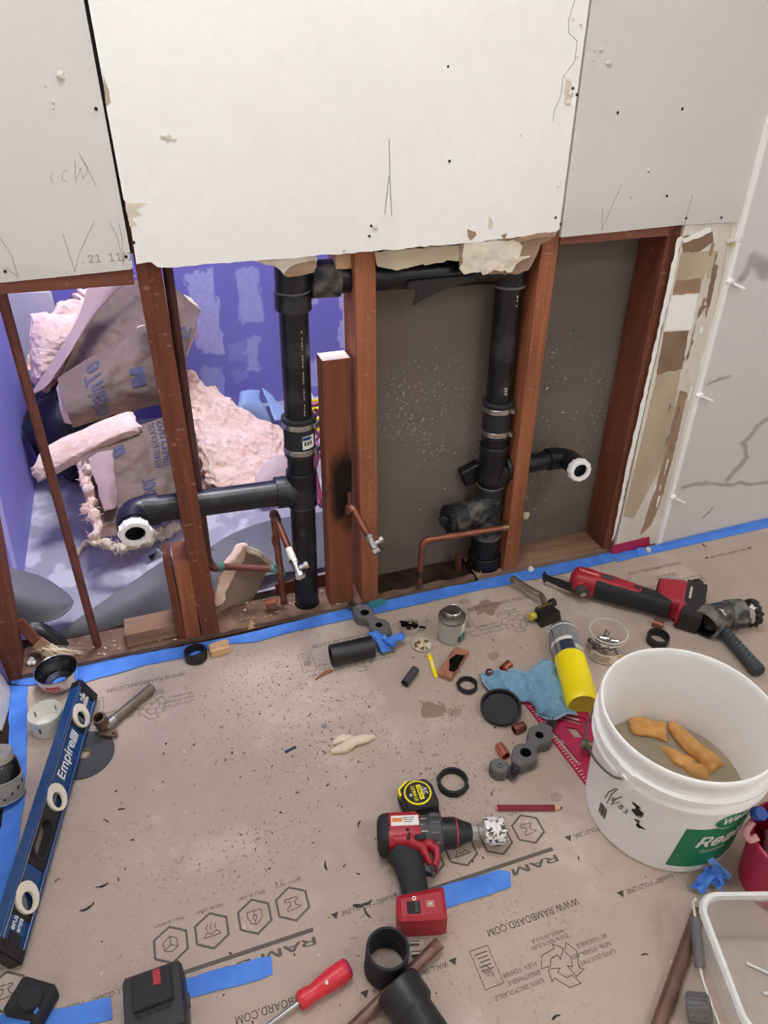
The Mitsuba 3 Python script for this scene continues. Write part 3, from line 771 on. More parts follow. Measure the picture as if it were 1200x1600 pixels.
part(S2b, 'sawn_end', box((0.3343, 0.0120, 0.6943)[0] + .001, (0.3343, 0.0120, 0.6943)[0] + xx1 - xx0 - 0.002, 0.015, 0.061, zt, zt + 0.0005), mat('mat_sawn', s(214, 204, 196), 0.8), False, 'pale sawn top end')
# plates, headers and blocks
def bored(m, cuts):
    for c_, r_ in cuts:
        m = trimesh.boolean.difference([m, at(trimesh.creation.cylinder(r_, .2, sections=32), c_[0], c_[1], 0)], engine='manifold')
    return m



zp = 0.017
solo('bottom_plate', bored(wallplate([((0.7429, 0.0000, 0.0064)[0], 0.0), ((0.7361, 0.0000, 0.0192)[0], zp), ((1.1644, -0.0000, 0.0116)[0], zp), ((1.1664, 0.0000, 0.0019)[0], 0.0)], 0.0, 0.096), [((0.7804, 0.0500, -0.0020), .047)]), 'mat_wood_plate', 'dusty bottom plate of the right bay, cut off square beside the right-hand drain stack', 'plate', False)
lz = 0.014
top = [(x, lz + 0.004 * (meshkit.noise(np.array([[x * 40, 1, 2]]))[0] - .5)) for x in np.linspace((-0.4154, 0.0000, 0.0347)[0], (0.4509, 0.0000, 0.0262)[0], 90)]
solo('bottom_plate', bored(wallplate([(top[0][0], 0.0013)] + top + [(top[-1][0], 0.0013)], 0.0, 0.094), [((0.2714, 0.0450, 0.0049), .0325), ((0.2150, 0.0620, -0.0225), .0105)]), 'mat_wood_dirty', 'long dusty bottom plate under the two left bays', 'plate', False)
top = [(x, 0.010 + 0.008 * (meshkit.noise(np.array([[x * 30, 4, 2]]))[0] - .5)) for x in np.linspace((0.4545, 0.0000, 0.0253)[0], (0.7311, 0.0000, 0.0093)[0], 50)]
solo('bottom_plate', wallplate([(top[0][0], 0.0013)] + top + [(top[-1][0], 0.0013)], 0.0, 0.022), 'mat_wood_dirty', 'splintered dark remnant of bottom plate between the middle stud and the cut end', 'plate', False)
za, zb = (-0.1237, 0.0000, 0.8983)[2], (-0.1282, 0.0000, 0.8787)[2]
solo('header', tf(rbox(0.66, 0.089, 0.038, 0.0015), frame(((-0.0066, 0.0000, 0.8918)[0] - 0.332, 0.0452, zb + 0.019), (1, 0, -0.012))), 'mat_wood_rail', 'brown horizontal header under the left grey drywall panel', 'header', False)
za = (1.0015, 0.0000, 0.8824)[2]
xa, xb = (0.8547, 0.0000, 0.8861)[0], (1.1347, 0.0000, 0.8773)[0]
solo('header', box(xa + .005, xb - .003, 0.001, 0.089, za, za + 0.038), 'mat_wood_rail', 'reddish horizontal header under the right grey drywall panel', 'header', False)
za = (0.3899, 0.0200, 0.8645)[2]
solo('wood_block', at(rbox((0.4057, 0.0200, 0.8632)[0] - (0.3728, 0.0200, 0.8659)[0], 0.06, 0.07, 0.0012), ((0.3728, 0.0200, 0.8659)[0] + (0.4057, 0.0200, 0.8632)[0]) / 2, 0.05, za + 0.035), 'mat_wood_pale', 'small pale wood block beside the top of the middle stud', 'block', False)
a, b = (-0.1782, 0.0120, 0.0180), (-0.0532, 0.0120, 0.0166)
solo('wood_block', at(rbox(b[0] - a[0], 0.062, 0.040, 0.0015), (a[0] + b[0]) / 2 - .001, 0.046, lz + 0.0215), 'mat_wood_plate', 'tan wood block lying on the plate left of the short studs', 'block', False)


# ------------------------------------------------------------------ black drain pipes
def axis(p, q):
    p, q = V(p), V(q)
    return lambda z: p + (q - p) * (z - p[2]) / (q[2] - p[2])


def zrow(px, py, y=0.02):
    return None


def seg(parent, name, ax, z0, z1, r, m='mat_abs', label=None, n=36, c=0.0015):
    a, b = ax(z0), ax(z1)
    return part(parent, name, along(lathe([(r - c, 0), (r, c), (r, abs(z1 - z0) - c), (r - c, abs(z1 - z0))], n, cap=True), a, b), m, 40, label)


def clamp(parent, ax, z, r, ang, seed=0):
    a = ax(z)
    d = unit(ax(z + .1) - a)
    k = part(parent, 'hose_clamp', tf(ring(r + 0.0012, r - 0.001, 0.013, 40), framez(a - d * .0065, d)), 'mat_steel', 40, 'stainless steel hose clamp')
    x = V(math.cos(ang), math.sin(ang), 0)
    s_ = tf(cyl(0.0058, 0.022, 14), frame(a + x * (r + 0.006) - np.cross(d, x) * 0.0, x, d) @ np.array([[0, 0, 0, 0]] * 0 or np.eye(4)))
    t = np.cross(d, x)
    sc = cat([rod(a + x * (r + .0055) - t * .012, a + x * (r + .0055) + t * .008, .0055), rod(a + x * (r + .0055) + t * .008, a + x * (r + .0055) + t * .017, .0042, 6), tf(rbox(.020, .004, .012, .001), frame(a + x * (r + .002), t, d))])
    part(k, 'screw', sc, 'mat_steel_dull', 30)


def slipnut(parent, c, n, ro, ri, m='mat_white_plastic'):
    k = part(parent, 'slip_nut', tf(cat([ring(ro, ri, .020, 40, .002)] + [tf(rbox(.004, .0045, .017, .001), frame(V(math.cos(t), math.sin(t), 0) * (ro) + V(0, 0, .0095), (math.cos(t), math.sin(t), 0))) for t in np.arange(12) * math.pi / 6]), framez(c, n)), m, 35, 'white plastic slip nut')


DP = 'drain_pipe'
D1 = thing('drain_pipe', 'left black drain stack with rubber coupling, side arm and white-nut elbow', 'pipe')
a1 = axis((0.2883, 0.0450, 0.8300), (0.2714, 0.0450, 0.0049))
# heights of the photographed joints on the stack's near side
Z = dict(top=(0.2854, 0.0200, 0.8682)[2], prim=(0.2837, 0.0150, 0.8224)[2], hub=(0.2813, 0.0150, 0.7868)[2], c0=(0.2748, 0.0120, 0.5514)[2], c1=(0.2757, 0.0120, 0.4508)[2], k0=(0.2745, 0.0100, 0.5322)[2], k1=(0.2749, 0.0100, 0.4700)[2], t0=(0.2755, 0.0150, 0.4124)[2], t1=(0.2760, 0.0150, 0.3198)[2], arm=(0.2498, 0.0300, 0.3586)[2])
seg(D1, 'pipe', a1, Z['c0'] - .02, Z['prim'], 0.0302)
seg(D1, 'tee', a1, Z['prim'] + .002, Z['top'] + .03, 0.0345)
seg(D1, 'hub', a1, Z['hub'], Z['prim'] + .001, 0.0375)
part(D1, 'primer_ring', tf(ring(.0362, .034, .004, 40), framez(a1(Z['prim'] + .001), (0, 0, 1))), 'mat_grey_tool', 40, 'grey smear of cement')
seg(D1, 'coupling', a1, Z['c1'], Z['c0'], 0.0350, 'mat_rubber', 'black rubber coupling', c=.003)
seg(D1, 'coupling_lip', a1, Z['c0'] - .012, Z['c0'], 0.0385, 'mat_rubber', c=.003)
clamp(D1, a1, Z['k0'], .0358, -0.55)
clamp(D1, a1, Z['k1'], .0358, -0.55)
# label on the coupling
def wraplabel(parent, name, ax, z0, z1, r, t0, t1, m, label=None, t=.0006):
    h = []
    n = 14
    rows = [z0, z1]
    P = np.array([[ax(z) + r * V(math.cos(th), math.sin(th), 0) for z in rows] for th in np.linspace(t0, t1, n)])
    return part(parent, name, slab(P, t), m, 40, label)


lb = wraplabel(D1, 'label', a1, (0.2728, 0.0100, 0.4818)[2], (0.2747, 0.0100, 0.5134)[2], .0360, -1.60, -0.72, 'mat_white', 'small white label with blue band')
wraplabel(lb, 'label_band', a1, (0.2742, 0.0100, 0.5039)[2], (0.2746, 0.0100, 0.5118)[2], .0364, -1.58, -0.98, 'mat_blue')
for th in (-1.42, -1.22, -1.02):
    zc = (0.2737, 0.0100, 0.4961)[2]
    wraplabel(lb, 'label_mark', a1, zc - .005, zc + .004, .0364, th - .06, th + .06, 'mat_black')
seg(D1, 'pipe', a1, -0.03, Z['c1'] + .02, 0.0302)
seg(D1, 'tee', a1, Z['t1'], Z['t0'], 0.0350)
part(D1, 'primer_ring', tf(ring(.0352, .0338, .002, 40), framez(a1(Z['t1'] - .001), (0, 0, 1))), 'mat_grey_dark', 40)
A = V(a1(Z['arm']))
B = V((-0.0573, 0.0450, 0.3712))
part(D1, 'branch_hub', rod(A + unit(B - A) * .03, A + unit(B - A) * .062, .0372, 32), 'mat_abs', 40)
part(D1, 'branch_neck', rod(A, A + unit(B - A) * .05, .0340, 32), 'mat_abs', 40)
part(D1, 'branch_pipe', rod(A + unit(B - A) * .05, B, .0302, 36), 'mat_abs', 40, 'horizontal black branch pipe passing behind the stud')
u = unit(B - A)
part(D1, 'branch_hub', rod(B - u * .012, B + u * .020, .0362, 32), 'mat_abs', 40)
C = B + u * .048
E_ = V((-0.1012, -0.0250, 0.3649))
n1 = unit(E_ - C)
part(D1, 'elbow', bend(B + u * .015, C + u * .006, C + n1 * .05, .0345, 28, 10), 'mat_abs', 40)
part(D1, 'elbow_mouth', tf(lathe([(.021, -.002), (.021, .030), (.031, .030), (.031, 0)], 36), framez(C + n1 * .04, n1)), 'mat_black', 40)
slipnut(D1, E_ - n1 * .012, n1, .0325, .0215)
# printed line along the pipe
for i, z in enumerate(np.linspace((0.2790, 0.0150, 0.5631)[2], (0.2853, 0.0150, 0.7482)[2], 26)):
    if i % 5 != 4:
        wraplabel(D1, 'print_mark', a1, z - .0028, z + .0022, .0304, -1.33 + .01 * (i % 3), -1.27 + .02 * (i % 2), 'mat_cream', t=.0003)

D2 = thing('drain_pipe', 'right-hand black drain stack with vent pipe across the top, cleanout and white-nut elbow', 'pipe')
a2 = axis((0.7751, 0.0500, 0.7565), (0.7804, 0.0500, -0.0020))
Y = dict(top=(0.7557, 0.0200, 0.8252)[2], c0=(0.7571, 0.0200, 0.5155)[2], c1=(0.7547, 0.0200, 0.4162)[2], k0=(0.7574, 0.0200, 0.4954)[2], k1=(0.7583, 0.0200, 0.4332)[2], w0=(0.7577, 0.0200, 0.3652)[2], w1=(0.7556, 0.0200, 0.2907)[2], p0=(0.7552, 0.0200, 0.2753)[2], t1=(0.7581, 0.0200, 0.1169)[2], b=(0.7580, 0.0200, 0.0740)[2])
seg(D2, 'pipe', a2, Y['c0'] - .02, Y['top'] - .01, .0302)
seg(D2, 'hub', a2, Y['top'] - .035, Y['top'] + .02, .0365)
part(D2, 'primer_ring', tf(ring(.0372, .035, .006, 40), framez(a2(Y['top'] - .035), (0, 0, 1))), 'mat_grey_tool', 40, 'grey smear of cement')
seg(D2, 'coupling', a2, Y['c1'], Y['c0'], .0350, 'mat_rubber', 'black rubber coupling', c=.003)
seg(D2, 'coupling_lip', a2, Y['c0'] - .010, Y['c0'], .0385, 'mat_rubber', c=.003)
clamp(D2, a2, Y['k0'], .0358, -0.75)
clamp(D2, a2, Y['k1'], .0358, -0.75)
seg(D2, 'pipe', a2, -0.04, Y['c1'] + .02, .0302)
seg(D2, 'wye', a2, Y['w1'], Y['w0'] + .012, .0348)
seg(D2, 'hub', a2, Y['w0'] + .012, Y['w0'] + .03, .0370)
part(D2, 'primer_ring', tf(ring(.0358, .034, .003, 40), framez(a2(Y['p0']), (0, 0, 1))), 'mat_grey_tool', 40)
seg(D2, 'cleanout_tee', a2, Y['t1'], Y['p0'] - .002, .0352, 'mat_abs_dusty')
part(D2, 'primer_ring', tf(ring(.0392, .036, .004, 40), framez(a2(Y['t1'] - .002), (0, 0, 1))), 'mat_grey_tool', 40)
seg(D2, 'hub', a2, Y['b'] - .02, Y['t1'], .0388)
seg(D2, 'lower_pipe', a2, -0.04, Y['b'] - .02, .0445)
# cleanout arm
A = a2((0.7527, 0.0200, 0.2008)[2])
B = V((0.6440, 0.0350, 0.2140))
B = V(B[0], .035, A[2] - .004)
u = unit(B - A)
L = np.linalg.norm(B - A)
part(D2, 'cleanout_arm', cat([rod(A, A + u * (L - .055), .0348, 32), rod(A + u * (L - .060), A + u * (L - .022), .0385, 32)]), 'mat_abs_dusty', 40, 'dusty black cleanout arm')
ck = part(D2, 'cleanout_plug', cat([rod(A + u * (L - .022), A + u * (L - .008), .036, 32)] + [tf(rbox(.012, .005, .011, .001), frame(A + u * (L - .015) + .036 * (math.cos(t) * np.cross(u, (0, 1, 0)) + math.sin(t) * V(0, 1, 0)), u)) for t in np.arange(14) * 2 * math.pi / 14]), 'mat_abs', 35, 'threaded cleanout plug')
part(ck, 'square_nut', tf(rbox(.020, .021, .021, .0015), frame(A + u * (L + .001), u)), 'mat_abs_dusty', False)
part(D2, 'ledge', tf(rbox(.055, .03, .05, .004), frame(a2(Y['w1'] + .015) + V(-.045, .03, -.005), (1, 0, .4))), 'mat_abs', False)
# right arm through the stud
A = a2((0.7766, 0.0400, 0.3230)[2])
B = V((0.8719, 0.0450, 0.3280))
Cc = V((0.9666, 0.0450, 0.3228))
B = V(B[0], .045, B[2])
part(D2, 'wye_arm', cat([rod(A + V(0, 0, -.035), V(B[0] - .055, .045, B[2] - .004), .0335, 28), rod(V(B[0] - .065, .045, B[2] - .005), V(B[0] - .04, .045, B[2] - .003), .037, 28)]), 'mat_abs', 40)
part(D2, 'branch_pipe', rod(V(B[0] - .06, .045, B[2] - .005), Cc, .0240, 28), 'mat_abs', 40, 'short black branch pipe right of the stud')
part(D2, 'branch_hub', rod(Cc - (Cc - B) * .35, Cc - (Cc - B) * .02, .0292, 28), 'mat_abs', 40)
E_ = V((0.9756, -0.0450, 0.3338))
u = unit(Cc - B)
n1 = unit(E_ - (Cc + u * .02))
part(D2, 'elbow', bend(Cc - u * .004, Cc + u * .035, E_ - n1 * .02, .0272, 28, 10), 'mat_abs', 40)
part(D2, 'elbow_mouth', tf(lathe([(.017, -.002), (.017, .022), (.0245, .022), (.0245, 0)], 36), framez(E_ - n1 * .024, n1)), 'mat_black', 40)
slipnut(D2, E_ - n1 * .014, n1, .0285, .0180)
# vent pipe across the top, from the left stack to the right one
za, zb = (0.3418, 0.0300, 0.8446)[2], (0.7605, 0.0300, 0.8277)[2]
l0, l1 = V(a1(za)[0], .047, za), V(a2(zb)[0], .050, zb)
u = unit(l1 - l0)
part(D2, 'vent_pipe', rod(l0 + u * .06, l1, .0302, 36), 'mat_abs', 40, 'dusty black vent pipe running under the torn drywall')
part(D2, 'vent_hub', rod(l0 + u * .0365, l0 + u * .095, .0372, 36), 'mat_abs_dusty', 40, 'dust-covered hub')
for z, h in [((0.7593, 0.0200, 0.7640)[2], .0022), ((0.7568, 0.0200, 0.7727)[2], .003), ((0.7573, 0.0200, 0.7529)[2], .0016)]:
    wraplabel(D2, 'print_mark', a2, z - h, z + h, .0304, -1.36, -1.22, 'mat_cream', t=.0003)
m = lettering('AM', .01, .0004)
part(D2, 'print_mark', tf(m, frame(a2((0.7565, 0.0200, 0.5388)[2]) + V(.006, -.0303, 0), (-.09, 0, 1), (0.1, -1, 0))), 'mat_cream', False)
# torn tar paper hanging from the vent pipe
tp = wallplate([(0.5196, 0.0100, 0.8190), (0.5423, 0.0100, 0.8117), (0.5347, 0.0100, 0.7804), (0.5658, 0.0100, 0.7936), (0.6111, 0.0100, 0.8108), (0.6721, 0.0100, 0.8188), (0.6710, 0.0100, 0.8322), (0.5249, 0.0100, 0.8316)], .012, .015)
solo('torn_membrane', tp, 'mat_black', 'torn black membrane scrap hanging from the vent pipe across the top', 'scrap', False)


# ------------------------------------------------------------------ copper pipes and valves
def valve(parent, p, d, side, up=(0, 0, 1)):
    """Angle stop: body along d from p, outlet to the side."""
    p, d = V(p), unit(d)
    side = unit(V(side) - d * np.dot(side, d))
    k = part(parent, 'valve', cat([tf(lathe([(.0095, 0), (.0115, .002), (.0115, .010), (.0085, .011), (.0085, .018)], 6, cap=True), framez(p, d)), rod(p + d * .016, p + d * .038, .0088, 20), rod(p + d * .026, p + d * .026 + side * .022, .0066, 16)]), 'mat_chrome', 30, 'chrome angle stop valve')
    part(k, 'handle', tf(lathe([(.010, 0), (.0135, .002), (.0135, .010), (.011, .013)], 10, cap=True), framez(p + d * .037, d)), 'mat_chrome', 30)
    part(k, 'outlet_nut', tf(lathe([(.0085, 0), (.0092, .001), (.0092, .009), (.0085, .010)], 6, cap=True), framez(p + d * .026 + side * .018, side)), 'mat_steel', False)


C1 = solo('copper_pipe', rod(V((-0.2479, 0.0450, 0.0131)) + V(0, 0, -.005), V((-0.2359, 0.0450, 0.9321)), .0095, 18), 'mat_copper_dark', 'dull red copper riser standing alone at the far left of the opening', 'pipe')
C2 = thing('copper_pipe', 'dark riser just behind the tall left stud, turning along the plate to the valve', 'pipe')
p0, p1, p2 = V((0.0558, 0.0900, 0.8813)), V((0.0423, 0.0900, 0.1643)), V((0.2101, 0.0660, 0.1231))
e = p1 + unit(p0 - p1) * -.018
part(C2, 'riser', rod(p1, p0 + (p0 - p1) * .05, .0098, 16), 'mat_iron', 40)
part(C2, 'elbow', bend(p1 + unit(p0 - p1) * .01, e + V(.002, 0, -.004), e + V(.03, 0, .001), .0118, 16), 'mat_copper_dark', 40)
q = e + V(.028, 0, .001)
part(C2, 'collar', rod(q - V(.008, 0, 0), q + V(.008, 0, 0), .0122, 16), 'mat_patina', 40, 'green tarnished joint')
part(C2, 'run', rod(q, p2, .0086, 16), 'mat_copper_dark', 40)
part(C2, 'collar', rod(p2 + unit(q - p2) * .022, p2, .0105, 16), 'mat_patina', 40)
v0, v1 = V((0.2150, 0.0620, -0.0225)), V((0.2090, 0.0620, 0.2988))
part(C2, 'upright', rod(v0 + V(0, 0, -.02), v1, .0088, 16), 'mat_copper', 40)
part(C2, 'tee', rod(p2 + V(.004, 0, -.022), p2 + V(-.001, 0, .02), .0112, 16), 'mat_patina', 40)
part(C2, 'coupling', rod(V((0.2092, 0.0620, 0.2041)), V((0.2079, 0.0620, 0.2276)), .0104, 16), 'mat_copper', 40)
n1 = unit(V((0.2285, -0.0550, 0.2326)) - v1)
part(C2, 'elbow', bend(v1 + V(0, 0, -.012), v1 + V(0, 0, .010), v1 + n1 * .028, .0104, 16), 'mat_copper', 40)
st = V((0.2285, -0.0550, 0.2326))
part(C2, 'stub', rod(v1 + n1 * .02, st, .0080, 16), 'mat_copper', 40)
part(C2, 'thread_tape', rod(st - n1 * .034, st - n1 * .004, .0086, 16), 'mat_white', 40, 'white thread tape')
valve(C2, st - n1 * .004, n1, (1, 0, .35))
C3 = thing('copper_pipe', 'copper stub with chrome valve coming from the scorched short stud', 'pipe')
p0, p1 = V((0.3862, 0.0060, 0.3192)), V((0.4103, -0.0580, 0.2635))
n1 = unit(p1 - p0)
part(C3, 'elbow', bend(p0 + V(-.004, .0, -.022), p0 + V(-.006, 0.004, .004), p0 + n1 * .018, .0106, 16), 'mat_copper', 40)
part(C3, 'stub', rod(p0 + n1 * .008, p1, .0080, 16), 'mat_copper', 40)
part(C3, 'upright', rod(p0 + V(-.004, 0, -.018), V(p0[0] - .002, .008, .35), .0055, 12), 'mat_copper_dark', 40)
valve(C3, p1 - n1 * .004, n1, (1, 0, .5))
C4 = thing('copper_pipe', 'copper pipe that rises from the plate and bends across the right-hand stack', 'pipe')
a, b, c = V((0.5689, 0.0040, 0.0318)), V((0.5733, 0.0040, 0.1715)), V((0.8054, 0.0040, 0.1714))
c[1] = -.008
u = unit(c - b)
part(C4, 'upright', rod(a + V(0, 0, -.01), b + V(0, 0, -.014), .0082, 16), 'mat_copper', 40)
part(C4, 'elbow', bend(b + V(0, 0, -.02), b, b + u * .02, .0098, 16), 'mat_copper', 40)
part(C4, 'run', rod(b + u * .014, c, .0082, 16), 'mat_copper', 40)
part(C4, 'coupling', rod(b + u * .07, b + u * .105, .0100, 16), 'mat_copper', 40)
part(C4, 'end_cap', cat([rod(c - u * .012, c + u * .004, .0100, 16), rod(c, c + V(0, .02, 0), .0095, 16)]), 'mat_brass', 40)
C5 = solo('copper_pipe', rod((0.7102, 0.0600, -0.0311), (0.7044, 0.0600, 0.0582), .0088, 14), 'mat_copper_dark', 'short dark pipe stub standing in the dark hole left of the right-hand stack', 'pipe')


# ------------------------------------------------------------------ the purple room: insulation, membrane, odds and ends
def batt(name_label, grid, t, seed, kraft=1, nu=44, nv=36, off=.002, amp=.010, prints=()):
    k = thing('insulation_batt', name_label, 'insulation', None)
    P = patch(grid, nu, nv)
    n = grid_normals(P)
    wr = 2 * .006 * (meshkit.fbm(P * 13, 4, seed) - .5)
    wr += .004 * np.abs(meshkit.fbm(P * 21 + 5, 3, seed + 3) - .5) * 4
    if kraft == 0:
        P = P + n * (2 * amp * (meshkit.fbm(P * 9, 2, seed + 5) - .5) + 1.3 * amp * (meshkit.fbm(P * 20, 3, seed + 8) - .5))[..., None]
        part(k, 'fiberglass', slab(P, t, .22, amp * .35, 70, seed), 'mat_pink', True)
        return k, P, n
    part(k, 'fiberglass', slab(P - n * .004, t, .10, amp, 26, seed), 'mat_pink', True)
    Q = P + n * (wr + .003)[..., None]
    Q = Q[2:-2, 1:-1]
    part(k, 'kraft_facing', slab(Q, .0012), 'mat_kraft', True, label='crinkled brown kraft paper facing')
    return k, Q, n


def printed(k, Q, text, u0, u1, v0, v1, bold=True, m='mat_kraft_print', swap=False):
    """Lettering wrapped on the grid Q: reading along v (from v0 to v1), rising along u."""
    msh = lettering(text, 1.0, .02, bold) if text else ext(Polygon([(0, 0), (1, 0), (1, 1), (.7, 1), (.6, .55), (.45, 1), (0, 1)]), .02)
    msh = msh.subdivide_to_size(.25)
    v = msh.vertices
    a = (v[:, 0] - v[:, 0].min()) / np.ptp(v[:, 0])
    b = (v[:, 1] - v[:, 1].min()) / np.ptp(v[:, 1])
    N = grid_normals(Q)
    if swap:
        a, b = b, a
    U = (u0 + (u1 - u0) * b) * (Q.shape[0] - 1)
    W = (v0 + (v1 - v0) * a) * (Q.shape[1] - 1)
    i, j = np.clip(U.astype(int), 0, Q.shape[0] - 2), np.clip(W.astype(int), 0, Q.shape[1] - 2)
    fu, fv = (U - i)[:, None], (W - j)[:, None]
    L = lambda G: (G[i, j] * (1 - fu) * (1 - fv) + G[i + 1, j] * fu * (1 - fv) + G[i, j + 1] * (1 - fu) * fv + G[i + 1, j + 1] * fu * fv)
    msh.vertices = L(Q) + L(N) * (.0012 + .0006 * (v[:, 2] > .01))[:, None]
    return part(k, 'printed_lettering', msh, m, False)


# grids are rows (u, far to near) of columns (v, left to right)
# upper batt leaning in the far left corner: brown side towards the camera
kA, QA, _ = batt('upper insulation batt, leaning in the far corner with its brown paper towards the camera',
    [[(-0.1832, 1.1200, 0.5501), (-0.0556, 1.1600, 0.5731), (0.0717, 1.2000, 0.5855), (0.1915, 1.1400, 0.4521)],
     [(-0.2304, 1.0200, 0.4660), (-0.1177, 1.0300, 0.4714), (0.0025, 1.0500, 0.4734), (0.1666, 1.0600, 0.4312)],
     [(-0.2883, 0.9400, 0.3656), (-0.1757, 0.9400, 0.3789), (-0.0531, 0.9500, 0.4114), (0.1266, 1.0000, 0.3721)],
     [(-0.3459, 0.9000, 0.2717), (-0.2293, 0.8800, 0.3030), (-0.0867, 0.9000, 0.3446), (0.0852, 0.9600, 0.3430)]], .085, 1)
printed(kA, QA, '5', .52, .36, .90, .98, swap=True)
fe = patch([[(0.0967, 1.1700, 0.5185), (0.1308, 1.1800, 0.5125)], [(0.1393, 1.1500, 0.5028), (0.1623, 1.1700, 0.4993)], [(0.1773, 1.1200, 0.4597), (0.1890, 1.1400, 0.4657)]], 30, 8)
part(kA, 'torn_edge', slab(fe, .03, .3, .008, 60, 6), 'mat_cream_fluff', True, 'bright torn fiberglass end')
# pink side roll to its left
kA2, PA2, _ = batt('pink upright roll of insulation at the far left with a pale paper flange',
    [[(-0.3631, 1.1000, 0.5404), (-0.2811, 1.0400, 0.5505), (-0.2026, 1.0600, 0.5449), (-0.1320, 1.1200, 0.5905)],
     [(-0.3761, 1.0200, 0.4656), (-0.3018, 0.9400, 0.4809), (-0.2329, 0.9700, 0.4832), (-0.1734, 1.0600, 0.5299)],
     [(-0.3849, 0.9800, 0.4045), (-0.3352, 0.9000, 0.4082), (-0.2701, 0.9300, 0.4196), (-0.2274, 1.0000, 0.4517)],
     [(-0.3853, 0.9600, 0.3383), (-0.3659, 0.9000, 0.3265), (-0.3190, 0.9000, 0.3540), (-0.2811, 0.9600, 0.3675)]], .10, 2, 0, amp=.012)
fl = patch([[(-0.1524, 1.0000, 0.6090), (-0.0802, 1.0200, 0.6050), (-0.0039, 1.0800, 0.6103)], [(-0.2008, 0.9500, 0.5265), (-0.1729, 0.9400, 0.5188), (-0.1079, 1.0000, 0.5616)], [(-0.2860, 0.9000, 0.4328), (-0.2387, 0.8800, 0.4466), (-0.2021, 0.9500, 0.4865)], [(-0.3761, 0.8700, 0.3365), (-0.3195, 0.8400, 0.3705), (-0.2715, 0.8800, 0.3976)]], 24, 12)
part(kA2, 'paper_flange', slab(fl + .004 * (meshkit.fbm(fl * 40, 3, 2) - .5)[..., None], .004), mat('mat_flange', s(186, 160, 156), .8), True, 'pale paper flange')
# middle batt, printed paper up
kB, QB, _ = batt('middle insulation batt, bent over the pile, printed brown paper on top',
    [[(-0.2852, 0.7800, 0.4148), (-0.2004, 0.8600, 0.4373), (-0.0924, 0.9200, 0.4642), (-0.0014, 0.9800, 0.4962), (0.1385, 1.0600, 0.4121)],
     [(-0.2779, 0.7000, 0.3878), (-0.1897, 0.7400, 0.3984), (-0.0951, 0.8200, 0.4150), (0.0007, 0.8800, 0.4053), (0.1096, 0.9600, 0.3399)],
     [(-0.2676, 0.6600, 0.3524), (-0.1880, 0.6900, 0.3552), (-0.0910, 0.7600, 0.3479), (-0.0038, 0.8200, 0.3317), (0.0822, 0.9000, 0.2776)],
     [(-0.2628, 0.6700, 0.2983), (-0.1927, 0.7000, 0.2980), (-0.1024, 0.7600, 0.2861), (-0.0143, 0.8200, 0.2677), (0.0597, 0.8800, 0.2209)]], .07, 3)
printed(kB, QB, 'ertainTe', .92, .08, .34, .20, swap=True)
solo_q = None
m_ = lettering('certainTe', 1.0)
printed(kB, QB, None, .62, .40, .66, .54, swap=True)
# small pink roll across the pile
kC, _, _ = batt('small pink strip of insulation lying across the pile, cut end to the right',
    [[(-0.3633, 0.6000, 0.2765), (-0.2984, 0.6600, 0.2924), (-0.1921, 0.7200, 0.3010), (-0.0902, 0.7600, 0.3120)],
     [(-0.3639, 0.5500, 0.2748), (-0.2935, 0.6000, 0.2890), (-0.1871, 0.6400, 0.3090), (-0.0782, 0.6800, 0.3148)],
     [(-0.3614, 0.5300, 0.2530), (-0.2866, 0.5700, 0.2708), (-0.1798, 0.6000, 0.2947), (-0.0663, 0.6400, 0.3108)],
     [(-0.3566, 0.5200, 0.2170), (-0.2802, 0.5500, 0.2518), (-0.1794, 0.5800, 0.2801), (-0.0726, 0.6200, 0.3006)]], .055, 4, 0, amp=.006)
# lower batt sliding to the floor
kD, QD, _ = batt('lower insulation batt lying towards the floor, printed paper up and pink torn edge in front',
    [[(-0.2513, 0.5600, 0.2619), (-0.1806, 0.6200, 0.2725), (-0.0972, 0.6800, 0.2800), (-0.0074, 0.7400, 0.2723), (0.0865, 0.7800, 0.2509)],
     [(-0.2452, 0.5000, 0.2239), (-0.1710, 0.5300, 0.2391), (-0.0912, 0.5800, 0.2466), (-0.0023, 0.6300, 0.2381), (0.0919, 0.6800, 0.1974)],
     [(-0.2370, 0.4300, 0.1810), (-0.1658, 0.4500, 0.1859), (-0.0926, 0.4800, 0.1857), (-0.0102, 0.5200, 0.1730), (0.0805, 0.5800, 0.1402)],
     [(-0.2297, 0.3600, 0.1367), (-0.1643, 0.3600, 0.1350), (-0.1014, 0.3800, 0.1254), (-0.0381, 0.4200, 0.1145), (0.0440, 0.4800, 0.0934)]], .05, 5)
printed(kD, QD, 'KRAFT FACED', .55, .04, .80, .70, swap=True)
printed(kD, QD, 'FIBERGLASS', .55, .04, .68, .63, False, swap=True)
printed(kD, QD, None, .28, .16, .40, .30, swap=True)
printed(kD, QD, 'Fiber', .92, .62, .62, .46, swap=True)
def fluff(path, n, r, seed, spread=.013):
    """A ragged roll of torn fibre along a line, with loose hairs."""
    g = np.random.default_rng(seed)
    P = np.array(smooth_path(path, 5))
    ch = [(tuple(q + g.normal(0, spread * .45, 3)), r * g.uniform(.55, 1.5)) for q in P]
    m_ = lump(ch, r * .45, seed, r * .55)
    hairs = []
    for _ in range(n):
        q = np.array(m_.vertices[int(g.integers(len(m_.vertices)))])
        d = g.normal(0, 1, 3) * r * .9
        hairs.append(tube([q - d * .2, q + d * .5 + g.normal(0, r * .2, 3), q + d], [.0016, .0012, .0005], 5))
    return cat([m_] + hairs)


